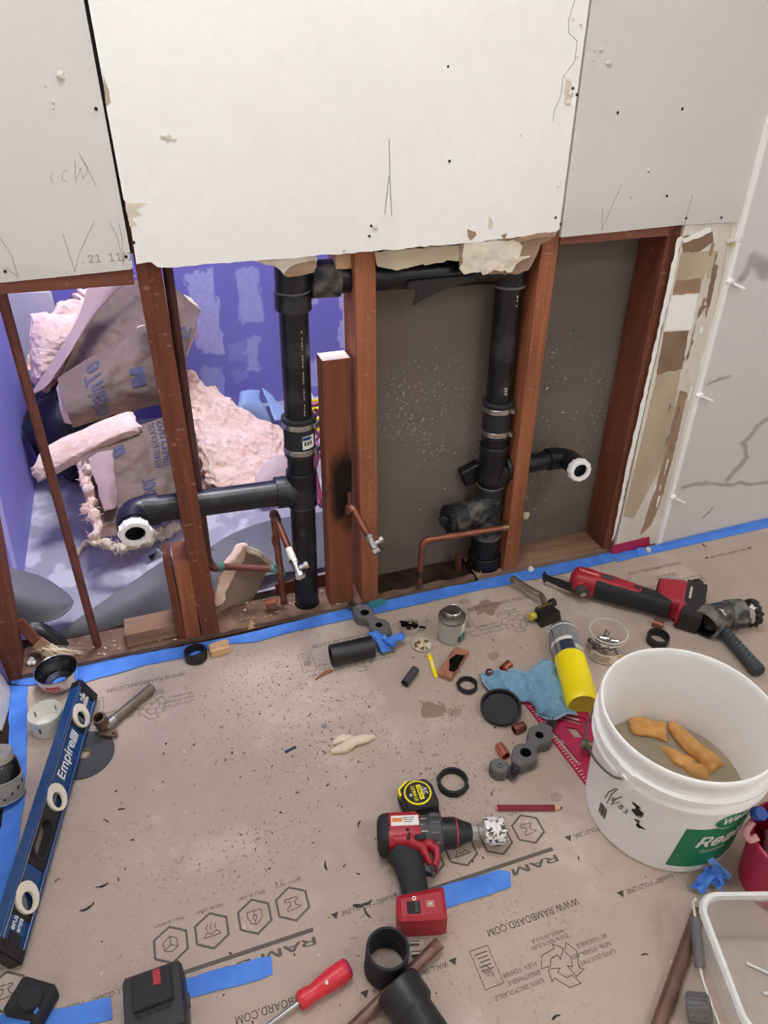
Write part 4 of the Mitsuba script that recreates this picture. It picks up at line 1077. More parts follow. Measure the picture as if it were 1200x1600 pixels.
part(kD, 'torn_edge', fluff([(-0.2336, 0.5000, 0.2626), (-0.2279, 0.4400, 0.2246), (-0.2222, 0.3800, 0.1884), (-0.2208, 0.3200, 0.1490)], 90, .011, 3), 'mat_pink', True, 'pink torn fiberglass edge')
part(kD, 'torn_edge', fluff([(-0.2258, 0.3100, 0.1404), (-0.1775, 0.2900, 0.1266), (-0.1223, 0.2900, 0.1266), (-0.0883, 0.3100, 0.1263)], 100, .010, 5), 'mat_cream_fluff', True, 'cream torn fiberglass edge')
part(kD, 'torn_edge', fluff([(-0.0895, 0.4683, 0.0200), (-0.0556, 0.4703, 0.0250), (-0.0275, 0.4885, 0.0300)], 50, .011, 6), 'mat_cream_fluff', True)
part(kD, 'loose_wisp', fluff([(-0.3007, 0.4695, 0.0120), (-0.2758, 0.5084, 0.0160), (-0.2466, 0.4929, 0.0200)], 26, .007, 8, .006), 'mat_cream_fluff', True)
tr = patch([[(-0.2151, 0.5000, 0.2874), (-0.1843, 0.5200, 0.2915), (-0.1518, 0.5300, 0.2848)], [(-0.2054, 0.4400, 0.2385), (-0.1785, 0.4400, 0.2415), (-0.1556, 0.4700, 0.2365)], [(-0.1973, 0.3800, 0.1833), (-0.1737, 0.3800, 0.1867), (-0.1615, 0.4100, 0.1780)]], 24, 16)
part(kD, 'torn_flap', slab(tr + .010 * (meshkit.fbm(tr * 30, 3, 8) - .5)[..., None], .003, .0, .003, 30, 8), 'mat_flange', True)
# the big pink heap
kE, _, _ = batt('large loose heap of pink fluffy insulation between the left studs and the left drain stack',
    [[(0.1031, 1.0200, 0.3406), (0.2088, 1.0300, 0.2297), (0.3287, 1.0000, 0.1221), (0.4279, 0.9900, 0.0656), (0.4811, 0.9800, 0.0306)],
     [(0.0766, 0.9500, 0.2341), (0.1914, 0.9600, 0.1654), (0.3090, 0.9600, 0.1107), (0.4050, 0.9100, 0.0509), (0.4615, 0.9000, 0.0156)],
     [(0.0730, 0.8000, 0.1402), (0.1543, 0.8000, 0.1268), (0.2695, 0.8000, 0.1079), (0.3762, 0.8000, 0.0404), (0.4380, 0.8000, 0.0145)],
     [(0.0751, 0.7000, 0.0862), (0.1392, 0.6600, 0.0731), (0.2094, 0.6600, 0.0601), (0.3418, 0.7000, 0.0379), (0.4145, 0.7000, 0.0122)],
     [(0.0953, 0.6600, 0.0455), (0.1414, 0.6000, 0.0432), (0.2231, 0.5800, 0.0247), (0.3191, 0.6000, 0.0133), (0.3930, 0.6100, 0.0030)]], .16, 7, 0, 130, 130, amp=.027)
lip = patch([[(0.2389, 0.6000, 0.0884), (0.2976, 0.6600, 0.1155), (0.3682, 0.7000, 0.1038)], [(0.2336, 0.5500, 0.0829), (0.2908, 0.5800, 0.0970), (0.3613, 0.6200, 0.0713)], [(0.2469, 0.5300, 0.0500), (0.2924, 0.5400, 0.0398), (0.3489, 0.5600, 0.0216)]], 20, 20)
part(kE, 'paper_fold', slab(lip, .01, .2, .004, 30, 3), mat('mat_fold', s(206, 184, 178), .8), True, 'smooth folded flap')
# scrap of batt on the plate by the valve
kF = thing('insulation_scrap', 'torn scrap of paper-faced insulation propped behind the plate below the left valve', 'insulation')
P = patch([[(0.1306, 0.1300, 0.1631), (0.1625, 0.1400, 0.1365), (0.2041, 0.1500, 0.0903)], [(0.0933, 0.1100, 0.1171), (0.1344, 0.1300, 0.0880), (0.1911, 0.1500, 0.0592)], [(0.0620, 0.0900, 0.0674), (0.1091, 0.1100, 0.0371), (0.1596, 0.1300, 0.0170)], [(0.0432, 0.0750, 0.0098), (0.0737, 0.0800, -0.0161), (0.1023, 0.0850, -0.0373)]], 30, 24)
part(kF, 'kraft_facing', slab(P, .004, .1), mat('mat_kraft_light', s(150, 132, 114), .8), True, 'smooth brown paper')
P2 = patch([[(0.1351, 0.1300, 0.1741), (0.1423, 0.1400, 0.1656), (0.1527, 0.1500, 0.1543)], [(0.0980, 0.1000, 0.1436), (0.1177, 0.1300, 0.1336), (0.1432, 0.1500, 0.1257)], [(0.0617, 0.0800, 0.0899), (0.0847, 0.1100, 0.0985), (0.1151, 0.1300, 0.1094)], [(0.0420, 0.0700, 0.0315), (0.0635, 0.0800, 0.0644), (0.0876, 0.1000, 0.0803)]], 30, 14)
part(kF, 'fiberglass', slab(P2 + V(0, -.012, .004), .022, .25, .009, 40, 6), 'mat_pink', True)
P3 = patch([[(0.1373, 0.1200, 0.1805), (0.1719, 0.1300, 0.1495), (0.2121, 0.1400, 0.0871)], [(0.1503, 0.1150, 0.1569), (0.1756, 0.1250, 0.1276), (0.2101, 0.1350, 0.0742)]], 24, 16)
part(kF, 'torn_top', slab(P3 + V(0, -.008, .002), .012, .2, .006, 50, 2), 'mat_cream_fluff', True)

# grey membrane curling up behind the plate
kG = solo('floor_membrane', slab(patch([[(-0.3310, 0.1200, 0.0236), (-0.2294, 0.1700, 0.0486), (-0.1294, 0.2200, 0.0688), (-0.0554, 0.2500, 0.0885), (0.0090, 0.2600, 0.0876), (0.0690, 0.2600, 0.0888)],
    [(-0.3412, 0.1100, 0.0034), (-0.2364, 0.1300, 0.0305), (-0.1338, 0.1600, 0.0419), (-0.0545, 0.1900, 0.0406), (0.0044, 0.2000, 0.0397), (0.0631, 0.2000, 0.0359)],
    [(-0.3204, 0.1050, -0.0242), (-0.2354, 0.1100, -0.0171), (-0.1412, 0.1200, -0.0160), (-0.0684, 0.1300, -0.0165), (-0.0013, 0.1400, -0.0146), (0.0581, 0.1400, -0.0085)]], 40, 16), .004), 'mat_sheet', 'grey vinyl membrane curling up behind the plate at the left bay', 'membrane', True)
kG2 = solo('floor_membrane', slab(patch([[(0.0515, 0.2600, 0.0864), (0.1188, 0.3000, 0.0936), (0.2152, 0.3400, 0.0881), (0.3140, 0.3700, 0.0705), (0.4232, 0.3800, 0.0598)],
    [(0.0460, 0.2000, 0.0619), (0.1122, 0.2200, 0.0638), (0.1979, 0.2400, 0.0622), (0.2917, 0.2600, 0.0490), (0.3985, 0.2700, 0.0293)],
    [(0.0404, 0.1500, 0.0147), (0.1063, 0.1500, 0.0305), (0.1858, 0.1600, 0.0356), (0.2752, 0.1700, 0.0236), (0.3809, 0.1800, 0.0062)]], 40, 16), .004), 'mat_sheet', 'grey vinyl membrane standing behind the left valve and drain stack', 'membrane', True)
kG3 = solo('floor_membrane', slab(patch([[(-0.4707, 0.2000, 0.2074), (-0.4113, 0.2100, 0.1703), (-0.3497, 0.2100, 0.1251), (-0.3098, 0.2000, 0.0754), (-0.2988, 0.1900, 0.0552)],
    [(-0.4748, 0.1400, 0.1678), (-0.4102, 0.1300, 0.1491), (-0.3530, 0.1300, 0.1182), (-0.3106, 0.1400, 0.0906), (-0.2935, 0.1600, 0.0697)],
    [(-0.4881, 0.1100, 0.0980), (-0.4267, 0.1100, 0.0785), (-0.3715, 0.1050, 0.0712), (-0.3286, 0.1100, 0.0712), (-0.3009, 0.1300, 0.0798)]], 36, 24), .004), 'mat_sheet', 'grey vinyl flap with a rounded tip at the lower left corner', 'membrane', True)
# dark joist pocket behind the stacks
solo('wood_block', box((0.2007, 0.1000, 0.0450)[0], (0.3533, 0.1000, 0.0391)[0], .098, .102, .012, (0.2696, 0.1000, 0.0492)[2]), 'mat_wood_red', 'dark board edge behind the foot of the left drain stack', 'board', False)

# things standing at the back
kb = thing('plastic_bag', 'pale blue plastic bag on the floor against the purple wall', 'bag')
P = patch([[(0.2921, 1.2600, 0.1079), (0.3399, 1.2800, 0.1039), (0.3899, 1.2800, 0.0971)], [(0.2698, 1.1400, 0.1199), (0.3254, 1.1600, 0.1138), (0.3883, 1.1800, 0.0643)], [(0.2653, 1.0800, 0.1210), (0.3237, 1.0800, 0.0918), (0.4003, 1.1000, 0.0396)]], 24, 24)
part(kb, 'sack', slab(P, .09, .25, .012, 14, 3), 'mat_blue_pale', True)
part(kb, 'drape', slab(patch([[(0.3879, 1.2700, 0.0961), (0.4128, 1.2800, 0.0667)], [(0.3880, 1.1200, 0.0802), (0.4481, 1.1500, 0.0419)], [(0.3914, 1.0500, 0.0535), (0.4505, 1.0800, 0.0412)]], 20, 14), .01, .2, .006, 18, 4), 'mat_blue_pale', True)
kc = thing('cable_coil', 'coil of yellow cable on the floor behind the left drain stack', 'cable')
c = V((0.5668, 1.0702, 0.0200))
for i in range(5):
    part(kc, 'loop', tube([c + V((.085 - .008 * (i % 2)) * math.cos(t), (.085 - .006 * (i % 3)) * math.sin(t), .011 * i - .005 + .006 * math.sin(2 * t + i)) for t in np.linspace(0, 2 * math.pi, 33)[:-1]], .006, 8, closed=True), 'mat_yellow', True)
solo('white_rod', rod((0.5878, 1.1752, 0.0100), V((0.5720, 1.2500, 0.0574)), .005, 8), 'mat_white', 'thin white rod leaning behind the left drain stack', 'rod')
# milk crate
kk = thing('plastic_crate', 'pink plastic lattice crate seen between the left drain stack and the short stud', 'crate')
c = V((0.4876, 0.3793, 0.0000)) + V(0, .12, 0)
R = frame(c, (1, .12, 0))
w, h = .30, .22
for a, b in [((0, 0), (w, 0)), ((w, 0), (w, w)), ((w, w), (0, w)), ((0, w), (0, 0))]:
    a, b = V(*a), V(*b)
    d = (b - a) / w
    pcs = []
    for q in np.linspace(-.1, 1, 12):
        for sg in (1, -1):
            x0, x1 = q * w, q * w + .11
            if sg < 0:
                x0, x1 = x1, x0
            xs = np.clip([x0, x1], 0, w)
            if abs(xs[1] - xs[0]) > .06:
                pcs.append(rod(V(*(a + d * xs[0]), .03), V(*(a + d * xs[1]), h - .03), .005, 6))
    for z in (.012, h - .012):
        pcs.append(rod(V(*a, z), V(*b, z), .009, 6))
    part(kk, 'side', at(tf(cat(pcs), R), -.06, 0, 0), mat('mat_crate', s(176, 92, 116), .5) if 'mat_crate' not in scene else 'mat_crate', False)
kw = solo('foam_board', tf(rbox(.16, .03, .30, .004), frame(V(-.36, 1.21, (-0.3749, 1.2000, 0.5073)[2] - .10), (1, -.15, 0))), 'mat_white', 'white board standing upright in the far left corner behind the insulation', 'board', False)
kd = solo('dark_bag', disp(sphere(1, 4), .2, 2.6, 3, 5).apply_scale((.13, .13, .17)).apply_translation(V(-.30, .96, .165)), mat('mat_bagdark', s(36, 38, 52), .4), 'dark plastic sack under the insulation pile in the far left corner', 'bag', True)
ks = thing('measuring_scrap', 'small printed plastic strip on the floor beside the short studs', 'scrap')
a, b = V((-0.1196, 0.2825, 0.0500)), V((-0.0706, 0.3086, 0.0500))
part(ks, 'strip', tf(rbox(np.linalg.norm(b - a), .03, .004, .001), frame((a + b) / 2 + V(0, 0, .02), b - a, (0, -.5, 1))), mat('mat_strip', s(150, 156, 172), .5), False)
part(ks, 'print', tf(rbox(np.linalg.norm(b - a) * .6, .016, .0008, .0002), frame((a + b) / 2 + V(0.008, -.001, .0226), b - a, (0, -.5, 1))), 'mat_black', False)


# ------------------------------------------------------------------ floor protection board, its print, tape
FB = thing('floor_board', 'brown paperboard floor protection covering the whole floor, printed and dusty', 'floor covering')
part(FB, 'sheet', floorplate([(-0.4247, 0.0066, 0.0000), ((-0.4247, 0.0066, 0.0000)[0], -2.69), (2.49, -2.69), (2.49, -0.024), (xr, -0.024), (xr, -0.004), (1.1594, -0.0145, 0.0000), (0.7278, -0.0130, 0.0000), (-0.1385, -0.0227, 0.0000)], -0.002, 0.002), 'mat_cardboard', False)
R180 = np.array([[-1, 0, 0, 0], [0, -1, 0, 0], [0, 0, 1, 0], [0, 0, 0, 1.0]])


def ptext(text, c, width=None, h=.0075, m='mat_ink', bold=False, anchor='c'):
    """Text on the board, upside down to the camera: centre, start (right end) or end (left end) at c."""
    t = lettering(text, h, .0002, bold, width)
    b = t.bounds
    ax = {'c': (b[0][0] + b[1][0]) / 2, 's': b[0][0], 'e': b[1][0]}[anchor]
    t.apply_translation((-ax, -h / 2, 0))
    t.apply_transform(R180)
    return at(t, c[0], c[1], .0001)


def pline(segs, c, w, k=1.0):
    g = lines2d([[(-x * k, -y * k) for x, y in q] for q in segs], w)
    return at(ext(g, .0002), c[0], c[1], .0001)


def pshape(pts, c):
    return at(ext([(-x, -y) for x, y in pts], .0002), c[0], c[1], .0001)


def pprint_(name, mesh, m='mat_ink'):
    part(FB, name, mesh, m, False)


hexo = [(math.cos(t), math.sin(t)) for t in np.arange(7) * math.pi / 3 + math.pi / 6]
hexo = [(x * .030, y * .030) for x, y in hexo]
ICON = {'cube': [[(-.011, .006), (-.001, .012), (.011, .007), (.0, .0), (-.011, .006), (-.010, -.008), (.001, -.014), (.0, .0)], [(.001, -.014), (.012, -.006), (.011, .007)]],
        'vapor': [[(-.014, .009), (.014, .009), (.008, .001), (.0, .006), (-.008, .001), (-.014, .009)], [(-.007, -.002), (-.005, -.007), (-.008, -.012)], [(0, -.001), (.002, -.007), (-.001, -.013)], [(.007, -.002), (.009, -.007), (.006, -.012)]],
        'drop': [[(-.012, -.010), (-.013, .002), (-.006, .011), (0, .014), (.007, .010), (.012, -.002), (.011, -.010), (-.012, -.010)], [(0, .014), (0, .008), (-.004, .001), (0, -.003), (.004, .001), (0, .008)], [(0, -.003), (0, -.010)]],
        'anvil': [[(-.010, -.010), (.012, -.010), (.012, -.006), (.003, -.004), (.004, .003), (.010, .006), (.010, .011), (-.004, .010), (-.014, .008), (-.006, .003), (-.004, -.004), (-.010, -.006), (-.010, -.010)]]}


def badge(c, icon, label, two=None):
    w = math.cos(math.pi / 6)
    pprint_('print_hexagon', pline([hexo], c, .0036), 'mat_ink')
    pprint_('print_icon', pline(ICON[icon], c, .0012), 'mat_ink_dark')
    pprint_('printed_lettering', ptext(label, (c[0], c[1] + .038 + (.0 if not two else .001)), None, .0050), 'mat_ink_dark')
    if two:
        pprint_('printed_lettering', ptext(two, (c[0], c[1] + .046), None, .0036), 'mat_ink')


badge((-0.1392, -0.7107, 0.0000), 'cube', 'WALL GUARD™')
badge((-0.0722, -0.7093, 0.0000), 'vapor', 'VAPOR-CURE™')
badge((-0.0000, -0.7088, 0.0000), 'drop', 'SPILL GUARD™')
badge((0.0657, -0.7078, 0.0000), 'anvil', 'HEAVY-DUTY')
badge((0.5191, -0.7095, 0.0000), 'anvil', 'HEAVY-DUTY')
badge((0.4519, -0.7105, 0.0000), 'drop', 'SPILL GUARD™')
badge((0.3809, -0.7097, 0.0000), 'vapor', 'VAPOR-CURE™')
badge((0.3150, -0.7099, 0.0000), 'cube', 'WALL GUARD™')
badge((-0.3915, -0.7004, 0.0000), 'anvil', 'HEAVY-DUTY')
for a, b in [((0.0893, -0.7641, 0.0000), (-0.1648, -0.7583, 0.0000)), ((0.5428, -0.7595, 0.0000), (0.2881, -0.7604, 0.0000))]:
    pprint_('print_bar', pshape([(-(a[0] - b[0]) / 2, -.0035), ((a[0] - b[0]) / 2, -.0035), ((a[0] - b[0]) / 2, .0035), (-(a[0] - b[0]) / 2, .0035)], ((a[0] + b[0]) / 2, (a[1] + b[1]) / 2)), 'mat_ink')
    pprint_('printed_lettering', ptext('RAM BOARD', ((a[0] + b[0]) / 2, (a[1] + b[1]) / 2 - .018), a[0] - b[0], .012, 'mat_ink', True), 'mat_ink')


def foldline(c, end):
    t = .007
    tri = [(-t, -.005), (t, -.005), (0, .006)]
    L = .150
    sx = c[0] + (L if end else 0)
    pprint_('print_triangle', pshape(tri, (sx, c[1])), 'mat_ink_dark')
    pprint_('print_triangle', pshape(tri, (sx - L, c[1])), 'mat_ink_dark')
    pprint_('printed_lettering', ptext('WALL GUARD™ FOLD LINE', (sx - .011, c[1]), L - .022, .0078, anchor='s'), 'mat_ink_dark')


foldline((0.1305, -0.7511, 0.0000), True)
foldline((0.5826, -0.7512, 0.0000), True)
foldline((0.6152, -0.8727, 0.0000), True)
foldline((0.2932, -0.8825, 0.0000), False)
foldline((-0.1873, -0.7567, 0.0000), False)


def arrow(k):
    q = [(-.012, .030), (.006, .030), (.020, .012), (.026, .015), (.023, -.001), (.006, .003), (.012, .007), (.004, .017), (-.006, .017), (-.012, .030)]
    q = [(x * 1.12, y * 1.12) for x, y in q]
    a = k * 2 * math.pi / 3
    return [[(x * math.cos(a) - y * math.sin(a), x * math.sin(a) + y * math.cos(a)) for x, y in q]]


def block(x, y, m='mat_ink_dark', faint=False):
    """The address line with recycling sign and notes; (x, y) is the centre of the address."""
    pprint_('printed_lettering', ptext('WWW.RAMBOARD.COM', (x, y), .172, .0115), m)
    c = (x + .008, y - .082)
    m2 = 'mat_ink' if faint else m
    for k in range(3):
        pprint_('print_arrow', pline(arrow(k), c, .0012), m2)
    for i, t in enumerate(['100% RECYCLED', 'MADE IN U.S.A.']):
        pprint_('printed_lettering', ptext(t, (x + .006, y - .0445 + .009 * i), None, .0060), m2)
    for i, t in enumerate(['RE-USEABLE', 'NON-STAINING', 'LAYS OUT FAST']):
        pprint_('printed_lettering', ptext(t, (x + .100 + .002 * 0, y - .065 - .0128 * i), None, .0066, anchor='s'), m2)
    for i, t in enumerate(['FLEX-FIBER®', 'BREATHABLE', '100% RECYCLABLE']):
        pprint_('printed_lettering', ptext(t, (x - .032, y - .0673 - .0128 * i), None, .0066, anchor='s'), m2)
    bx = (x - .1105, y - .0466)
    pprint_('print_frame', pline([[(-.016, -.030), (.016, -.030), (.016, .030), (-.016, .030), (-.016, -.030)]], bx, .0010), m2)
    pprint_('print_icon', pline([[(-.004, -.008), (.003, -.014), (.009, -.006), (.005, -.001), (.002, -.004), (-.003, -.001), (-.006, -.006), (-.004, -.008)]], (bx[0], bx[1] - .010), .001), m2)
    for i in range(5):
        pprint_('print_line', pshape([(-.011 + .001 * (i % 2), -.0008), (.011 - .002 * (i % 3), -.0008), (.011 - .002 * (i % 3), .0008), (-.011 + .001 * (i % 2), .0008)], (bx[0], bx[1] + .022 - .0065 * i)), m2)
    pprint_('printed_lettering', ptext('FSC', (bx[0], bx[1] - .011), None, .0052), m2)


block((0.4506, -0.8597, 0.0000)[0], (0.4506, -0.8597, 0.0000)[1])
block((-0.1456, -0.0984, 0.0000)[0], (-0.1456, -0.0984, 0.0000)[1], 'mat_ink', True)
block((0.3341, -0.1071, 0.0000)[0], (0.3341, -0.1071, 0.0000)[1], 'mat_ink', True)
block((0.7519, -0.1023, 0.0000)[0], (0.7519, -0.1023, 0.0000)[1], 'mat_ink', True)
block((1.2403, -0.1044, 0.0000)[0], (1.2403, -0.1044, 0.0000)[1], 'mat_ink', True)
pprint_('printed_lettering', ptext('WWW.RAMBOARD.COM', (0.0310, -0.8560, 0.0000), .172, .0115), 'mat_ink_dark')
foldline((1.4115, -0.1106, 0.0000), True)


def tape(label, pts, z=.0012, t=.0008, rough=.0008, seed=0, m='mat_tape', wav=0.0):
    pts = [(p[0], p[1]) for p in pts]
    q = jag(pts + [pts[0]], rough, .02, seed)[:-1]
    msh = floorplate(q, z, t)
    if wav:
        msh = msh.subdivide_to_size(.012)
        v = msh.vertices
        v[:, 2] += wav * meshkit.fbm(v * (26, 26, 0) + seed, 3, seed)
        msh.vertices = v
    return solo('masking_tape', msh, m, label, 'tape', False)


tape('blue wall tape strip from the left corner to the middle stud', [(-0.4430, 0.0275, 0.0000), (-0.2985, 0.0146, 0.0000), (-0.1374, -0.0027, 0.0000), (0.0668, -0.0115, 0.0000), (0.2393, -0.0040, 0.0000), (0.3990, 0.0035, 0.0000), (0.3853, -0.0420, 0.0000), (0.2343, -0.0400, 0.0000), (0.1195, -0.0480, 0.0000), (0.0463, -0.0333, 0.0000), (-0.0355, -0.0478, 0.0000), (-0.1397, -0.0446, 0.0000), (-0.2833, -0.0570, 0.0000), (-0.4032, -0.0256, 0.0000), (-0.4413, -0.0089, 0.0000)], seed=1, wav=.002)
tape('blue wall tape from the middle stud to the right end stud', [(0.4006, 0.0030, 0.0000), (0.4734, 0.0033, 0.0000), (0.7370, -0.0015, 0.0000), (0.9851, -0.0016, 0.0000), (1.1788, -0.0013, 0.0000), (1.1526, -0.0411, 0.0000), (0.9601, -0.0454, 0.0000), (0.7198, -0.0390, 0.0000), (0.4580, -0.0426, 0.0000), (0.3868, -0.0425, 0.0000)], seed=2, wav=.002)
tt = patch([[(1.1796, -0.0030, 0.0010), (1.1655, -0.0244, 0.0010), (1.1500, -0.0479, 0.0010)], [(1.2866, 0.0041, 0.0040), (1.2704, -0.0198, 0.0010), (1.2588, -0.0422, 0.0010)], [(1.25, -.0235, .012), (1.25, -.029, .004), (1.25, -.045, .001)], [(1.60, -.0235, .022), (1.60, -.030, .008), (1.60, -.042, .001)], [(2.2, -.0235, .030), (2.2, -.030, .010), (2.2, -.040, .001)]], 60, 8)
solo('masking_tape', slab(tt, .0006), 'mat_tape', 'blue masking tape curling up the foot of the marble tile', 'tape', True)
tape('wide blue masking tape strip along the left wall, running towards the camera', [(-0.4423, -0.0127, 0.0000), (-0.4031, -0.0277, 0.0000), (-0.3919, -0.2309, 0.0000), (-0.3878, -0.3584, 0.0000), (-0.3918, -0.4412, 0.0000), (-0.4081, -0.5596, 0.0000), (-0.4309, -0.6589, 0.0000), (-0.4600, -0.6492, 0.0000), (-0.4357, -0.5271, 0.0000), (-0.4261, -0.3888, 0.0000), (-0.4225, -0.3016, 0.0000), (-0.4319, -0.1657, 0.0000)], seed=3, wav=.002)
tape('blue tape strip beside the drill base', [(0.2877, -0.7615, 0.0000), (0.3334, -0.7623, 0.0000), (0.4307, -0.7674, 0.0000), (0.4476, -0.7768, 0.0000), (0.4381, -0.8031, 0.0000), (0.3655, -0.8004, 0.0000), (0.2994, -0.7981, 0.0000), (0.2782, -0.7922, 0.0000)], seed=4, wav=.0015)
tape('blue tape strip between the black battery and the screwdriver', [(-0.1283, -0.7714, 0.0000), (-0.0813, -0.7732, 0.0000), (0.0146, -0.7807, 0.0000), (0.0119, -0.8101, 0.0000), (-0.0318, -0.8084, 0.0000), (-0.1243, -0.8016, 0.0000)], seed=5, wav=.001)
tape('blue tape strip at the lower left, between the cap and the black battery', [(-0.3382, -0.7508, 0.0000), (-0.2938, -0.7564, 0.0000), (-0.2356, -0.7627, 0.0000), (-0.2324, -0.7951, 0.0000), (-0.2748, -0.7882, 0.0000), (-0.3348, -0.7807, 0.0000)], seed=6, wav=.001)
solo('teal_scrap', at(tf(rbox(.046, .022, .003, .0005), frame((0, 0, 0), (1, .25, .0), (0.1, -.4, 1))), *(0.4487, -0.0068, 0.0060)), 'mat_teal', 'torn teal plastic scrap on the wall tape beside the grey brush tool', 'scrap', False)


# ------------------------------------------------------------------ crumbs and dust
def chips(n, fn, r0, r1, seed, flat=.35):
    g = np.random.default_rng(seed)
    out = []
    base = np.array([[1, 0, 0], [-.5, .87, 0], [-.5, -.87, 0], [.2, .1, 1.0]])
    F = np.array([[0, 1, 3], [1, 2, 3], [2, 0, 3], [0, 2, 1]])
    vs, fs = [], []
    for i in range(n):
        p = fn(g)
        r = r0 + (r1 - r0) * g.random() ** 3
        a = g.random() * 6.28
        st = 1 + 1.6 * g.random() ** 2
        v = base * (r * st, r / st ** .5, r * flat)
        v = v + g.normal(0, r * .18, v.shape) * (1, 1, .3)
        c, s_ = math.cos(a), math.sin(a)
        v = v @ np.array([[c, s_, 0], [-s_, c, 0], [0, 0, 1]])
        v[:, 2] -= v[:3, 2].min()
        vs.append(v + p)
        fs.append(F + 4 * i)
    return trimesh.Trimesh(np.vstack(vs), np.vstack(fs), process=False)


def onfloor(g):
    while True:
        x, y = g.uniform(-.36, 1.2), g.uniform(-.95, -.03)
        d = math.hypot(x - .15, y + .40)
        if g.random() < (.08 + math.exp(-(d / .26) ** 2)):
            return (x, y, .0)


solo('black_crumbs', chips(620, onfloor, .0005, .0034, 3), 'mat_black', 'black plastic crumbs and shavings scattered over the floor board', 'debris', False, kind='stuff')
solo('plaster_dust', chips(350, lambda g: (g.uniform(-.3, 1.2), g.uniform(-1.0, -.03), 0), .0007, .0026, 5), 'mat_plaster', 'white plaster crumbs scattered over the floor board', 'debris', False, kind='stuff')
solo('cavity_rubble', cat([chips(200, lambda g: (g.uniform(-.30, .36) if g.random() < .75 else g.uniform(.72, .93), g.uniform(.004, .088), .0185), .001, .0045, 9, .6)]), 'mat_plaster', 'plaster and wood rubble lying on the bottom plates', 'debris', False, kind='stuff')
def shaving(r, seed):
    """A curled sliver of plastic."""
    g = np.random.default_rng(seed)
    n = 6
    x = np.linspace(-1, 1, n)
    P = np.array([[(r * 1.5 * a_, r * (.28 + .10 * g.normal()) * b_ * (1 - .6 * a_ * a_) + r * .35 * a_ * a_ * (1 if seed % 2 else -1), r * .25 + r * .3 * a_ * a_ * g.random()) for b_ in (-1, 0, 1)] for a_ in x])
    m = slab(P, .0008)
    m = tf(m, trimesh.transformations.rotation_matrix(g.random() * 6.28, (0, 0, 1)))
    return at(m, 0, 0, -m.bounds[0][2])


SHAV = [
    ((-0.2697, -0.6056, 0.0000), .008, 1, 'curled black shaving nearest the lower half of the spirit level'),
    ((-0.2454, -0.5724, 0.0000), .007, 2, 'smaller black shaving just above the one by the lower spirit level'),
    ((0.1364, -0.6595, 0.0000), .006, 3, "small black shaving on the floor left of the drill's rear cap"),
    ((0.1802, -0.7493, 0.0000), .011, 4, 'large black shaving left of the drill base'),
    ((0.1822, -0.7649, 0.0000), .007, 5, 'smaller black shaving touching the large one left of the drill base'),
    ((-0.2088, -0.4237, 0.0000), .0045, 6, 'small black shaving right of the upper spirit level'),
    ((-0.2373, -0.4401, 0.0000), .004, 7, 'tiny black shaving below the one right of the upper spirit level'),
    ((0.1919, -0.3117, 0.0000), .004, 9, 'dark speck of plastic above the pale fluff twist'),
    ((0.4866, -0.6185, 0.0000), .004, 10, 'small black curl above the carpenter pencil'),
    ((0.2172, -0.5995, 0.0000), .005, 11, "black shaving left of the drill's rear cap"),
    ((0.8804, -0.3531, 0.0000), .005, 12, 'black shaving in front of the black sleeve behind the bucket'),
    ((0.6789, -0.2235, 0.0000), .003, 13, 'small black speck right of the scorched wood scrap'),
    ((1.4441, -0.0589, 0.0000), .006, 14, 'black shaving lying near the marble tile at the back'),
    ((0.5938, -0.9701, 0.0000), .004, 16, 'black shaving below the recycling sign'),
    ((0.4105, -1.0036, 0.0000), .005, 17, 'black shaving at the bottom edge, right of the pipe fitting'),
]
for a, r, sd, lb_ in SHAV:
    solo('plastic_shaving', at(shaving(r, sd), a[0], a[1], .0), 'mat_black', lb_, 'shaving', False)


def onboard(x0, x1, z0, z1, y):
    def f(g):
        return (g.normal((x0 + x1) / 2, (x1 - x0) / 3.5), g.uniform(z0, z1), 0)
    return f


cv = chips(300, lambda g: (min(max(g.normal(*((.92, .06) if g.random() < .84 else (.62, .10))), .45), 1.12), .08 + .58 * g.random() ** 1.3, 0), .0006, .0032, 21)
v = cv.vertices
cv.vertices = np.stack([v[:, 0], .0985 - v[:, 2], v[:, 1]], 1)
part('wall_cavity', 'dust_specks', cv, 'mat_plaster', False, kind='stuff')


# ------------------------------------------------------------------ bucket
def cone_pt(c, th, z, off=0.0):
    r = .137 + .011 * z / .274 + off
    return V(c[0] + r * math.cos(th), c[1] + r * math.sin(th), z)


BC = (.782, -.744)
BK = thing('bucket', 'white plastic bucket with a green label, half full of murky water', 'bucket')
prof = [(0, 0), (.134, 0), (.137, .004), (.1445, .190), (.1450, .192), (.1545, .1935), (.1545, .199), (.1455, .2005), (.1465, .218), (.1470, .222), (.1560, .2235), (.1560, .229), (.1478, .2305), (.1482, .258), (.1500, .261), (.1535, .263), (.1535, .271), (.1510, .274), (.1475, .274), (.1455, .271), (.1445, .262), (.1340, .008), (.1300, .004), (0, .004)]
part(BK, 'body', at(lathe(prof, 96), BC[0], BC[1], 0), 'mat_white_plastic', 40)


def cone_patch(pts, off, t=.0006, n=10, fn=None):
    """pts: rows of (theta, z) corners: [bottom left, bottom right, top right, top left]."""
    (a0, z0), (a1, z1), (a2, z2), (a3, z3) = pts
    P = np.array([[cone_pt(BC, (a0 + (a1 - a0) * u) * (1 - v) + (a3 + (a2 - a3) * u) * v, (z0 + (z1 - z0) * u) * (1 - v) + (z3 + (z2 - z3) * u) * v, off) for v in np.linspace(0, 1, 6)] for u in np.linspace(0, 1, n)])
    return slab(P, t)


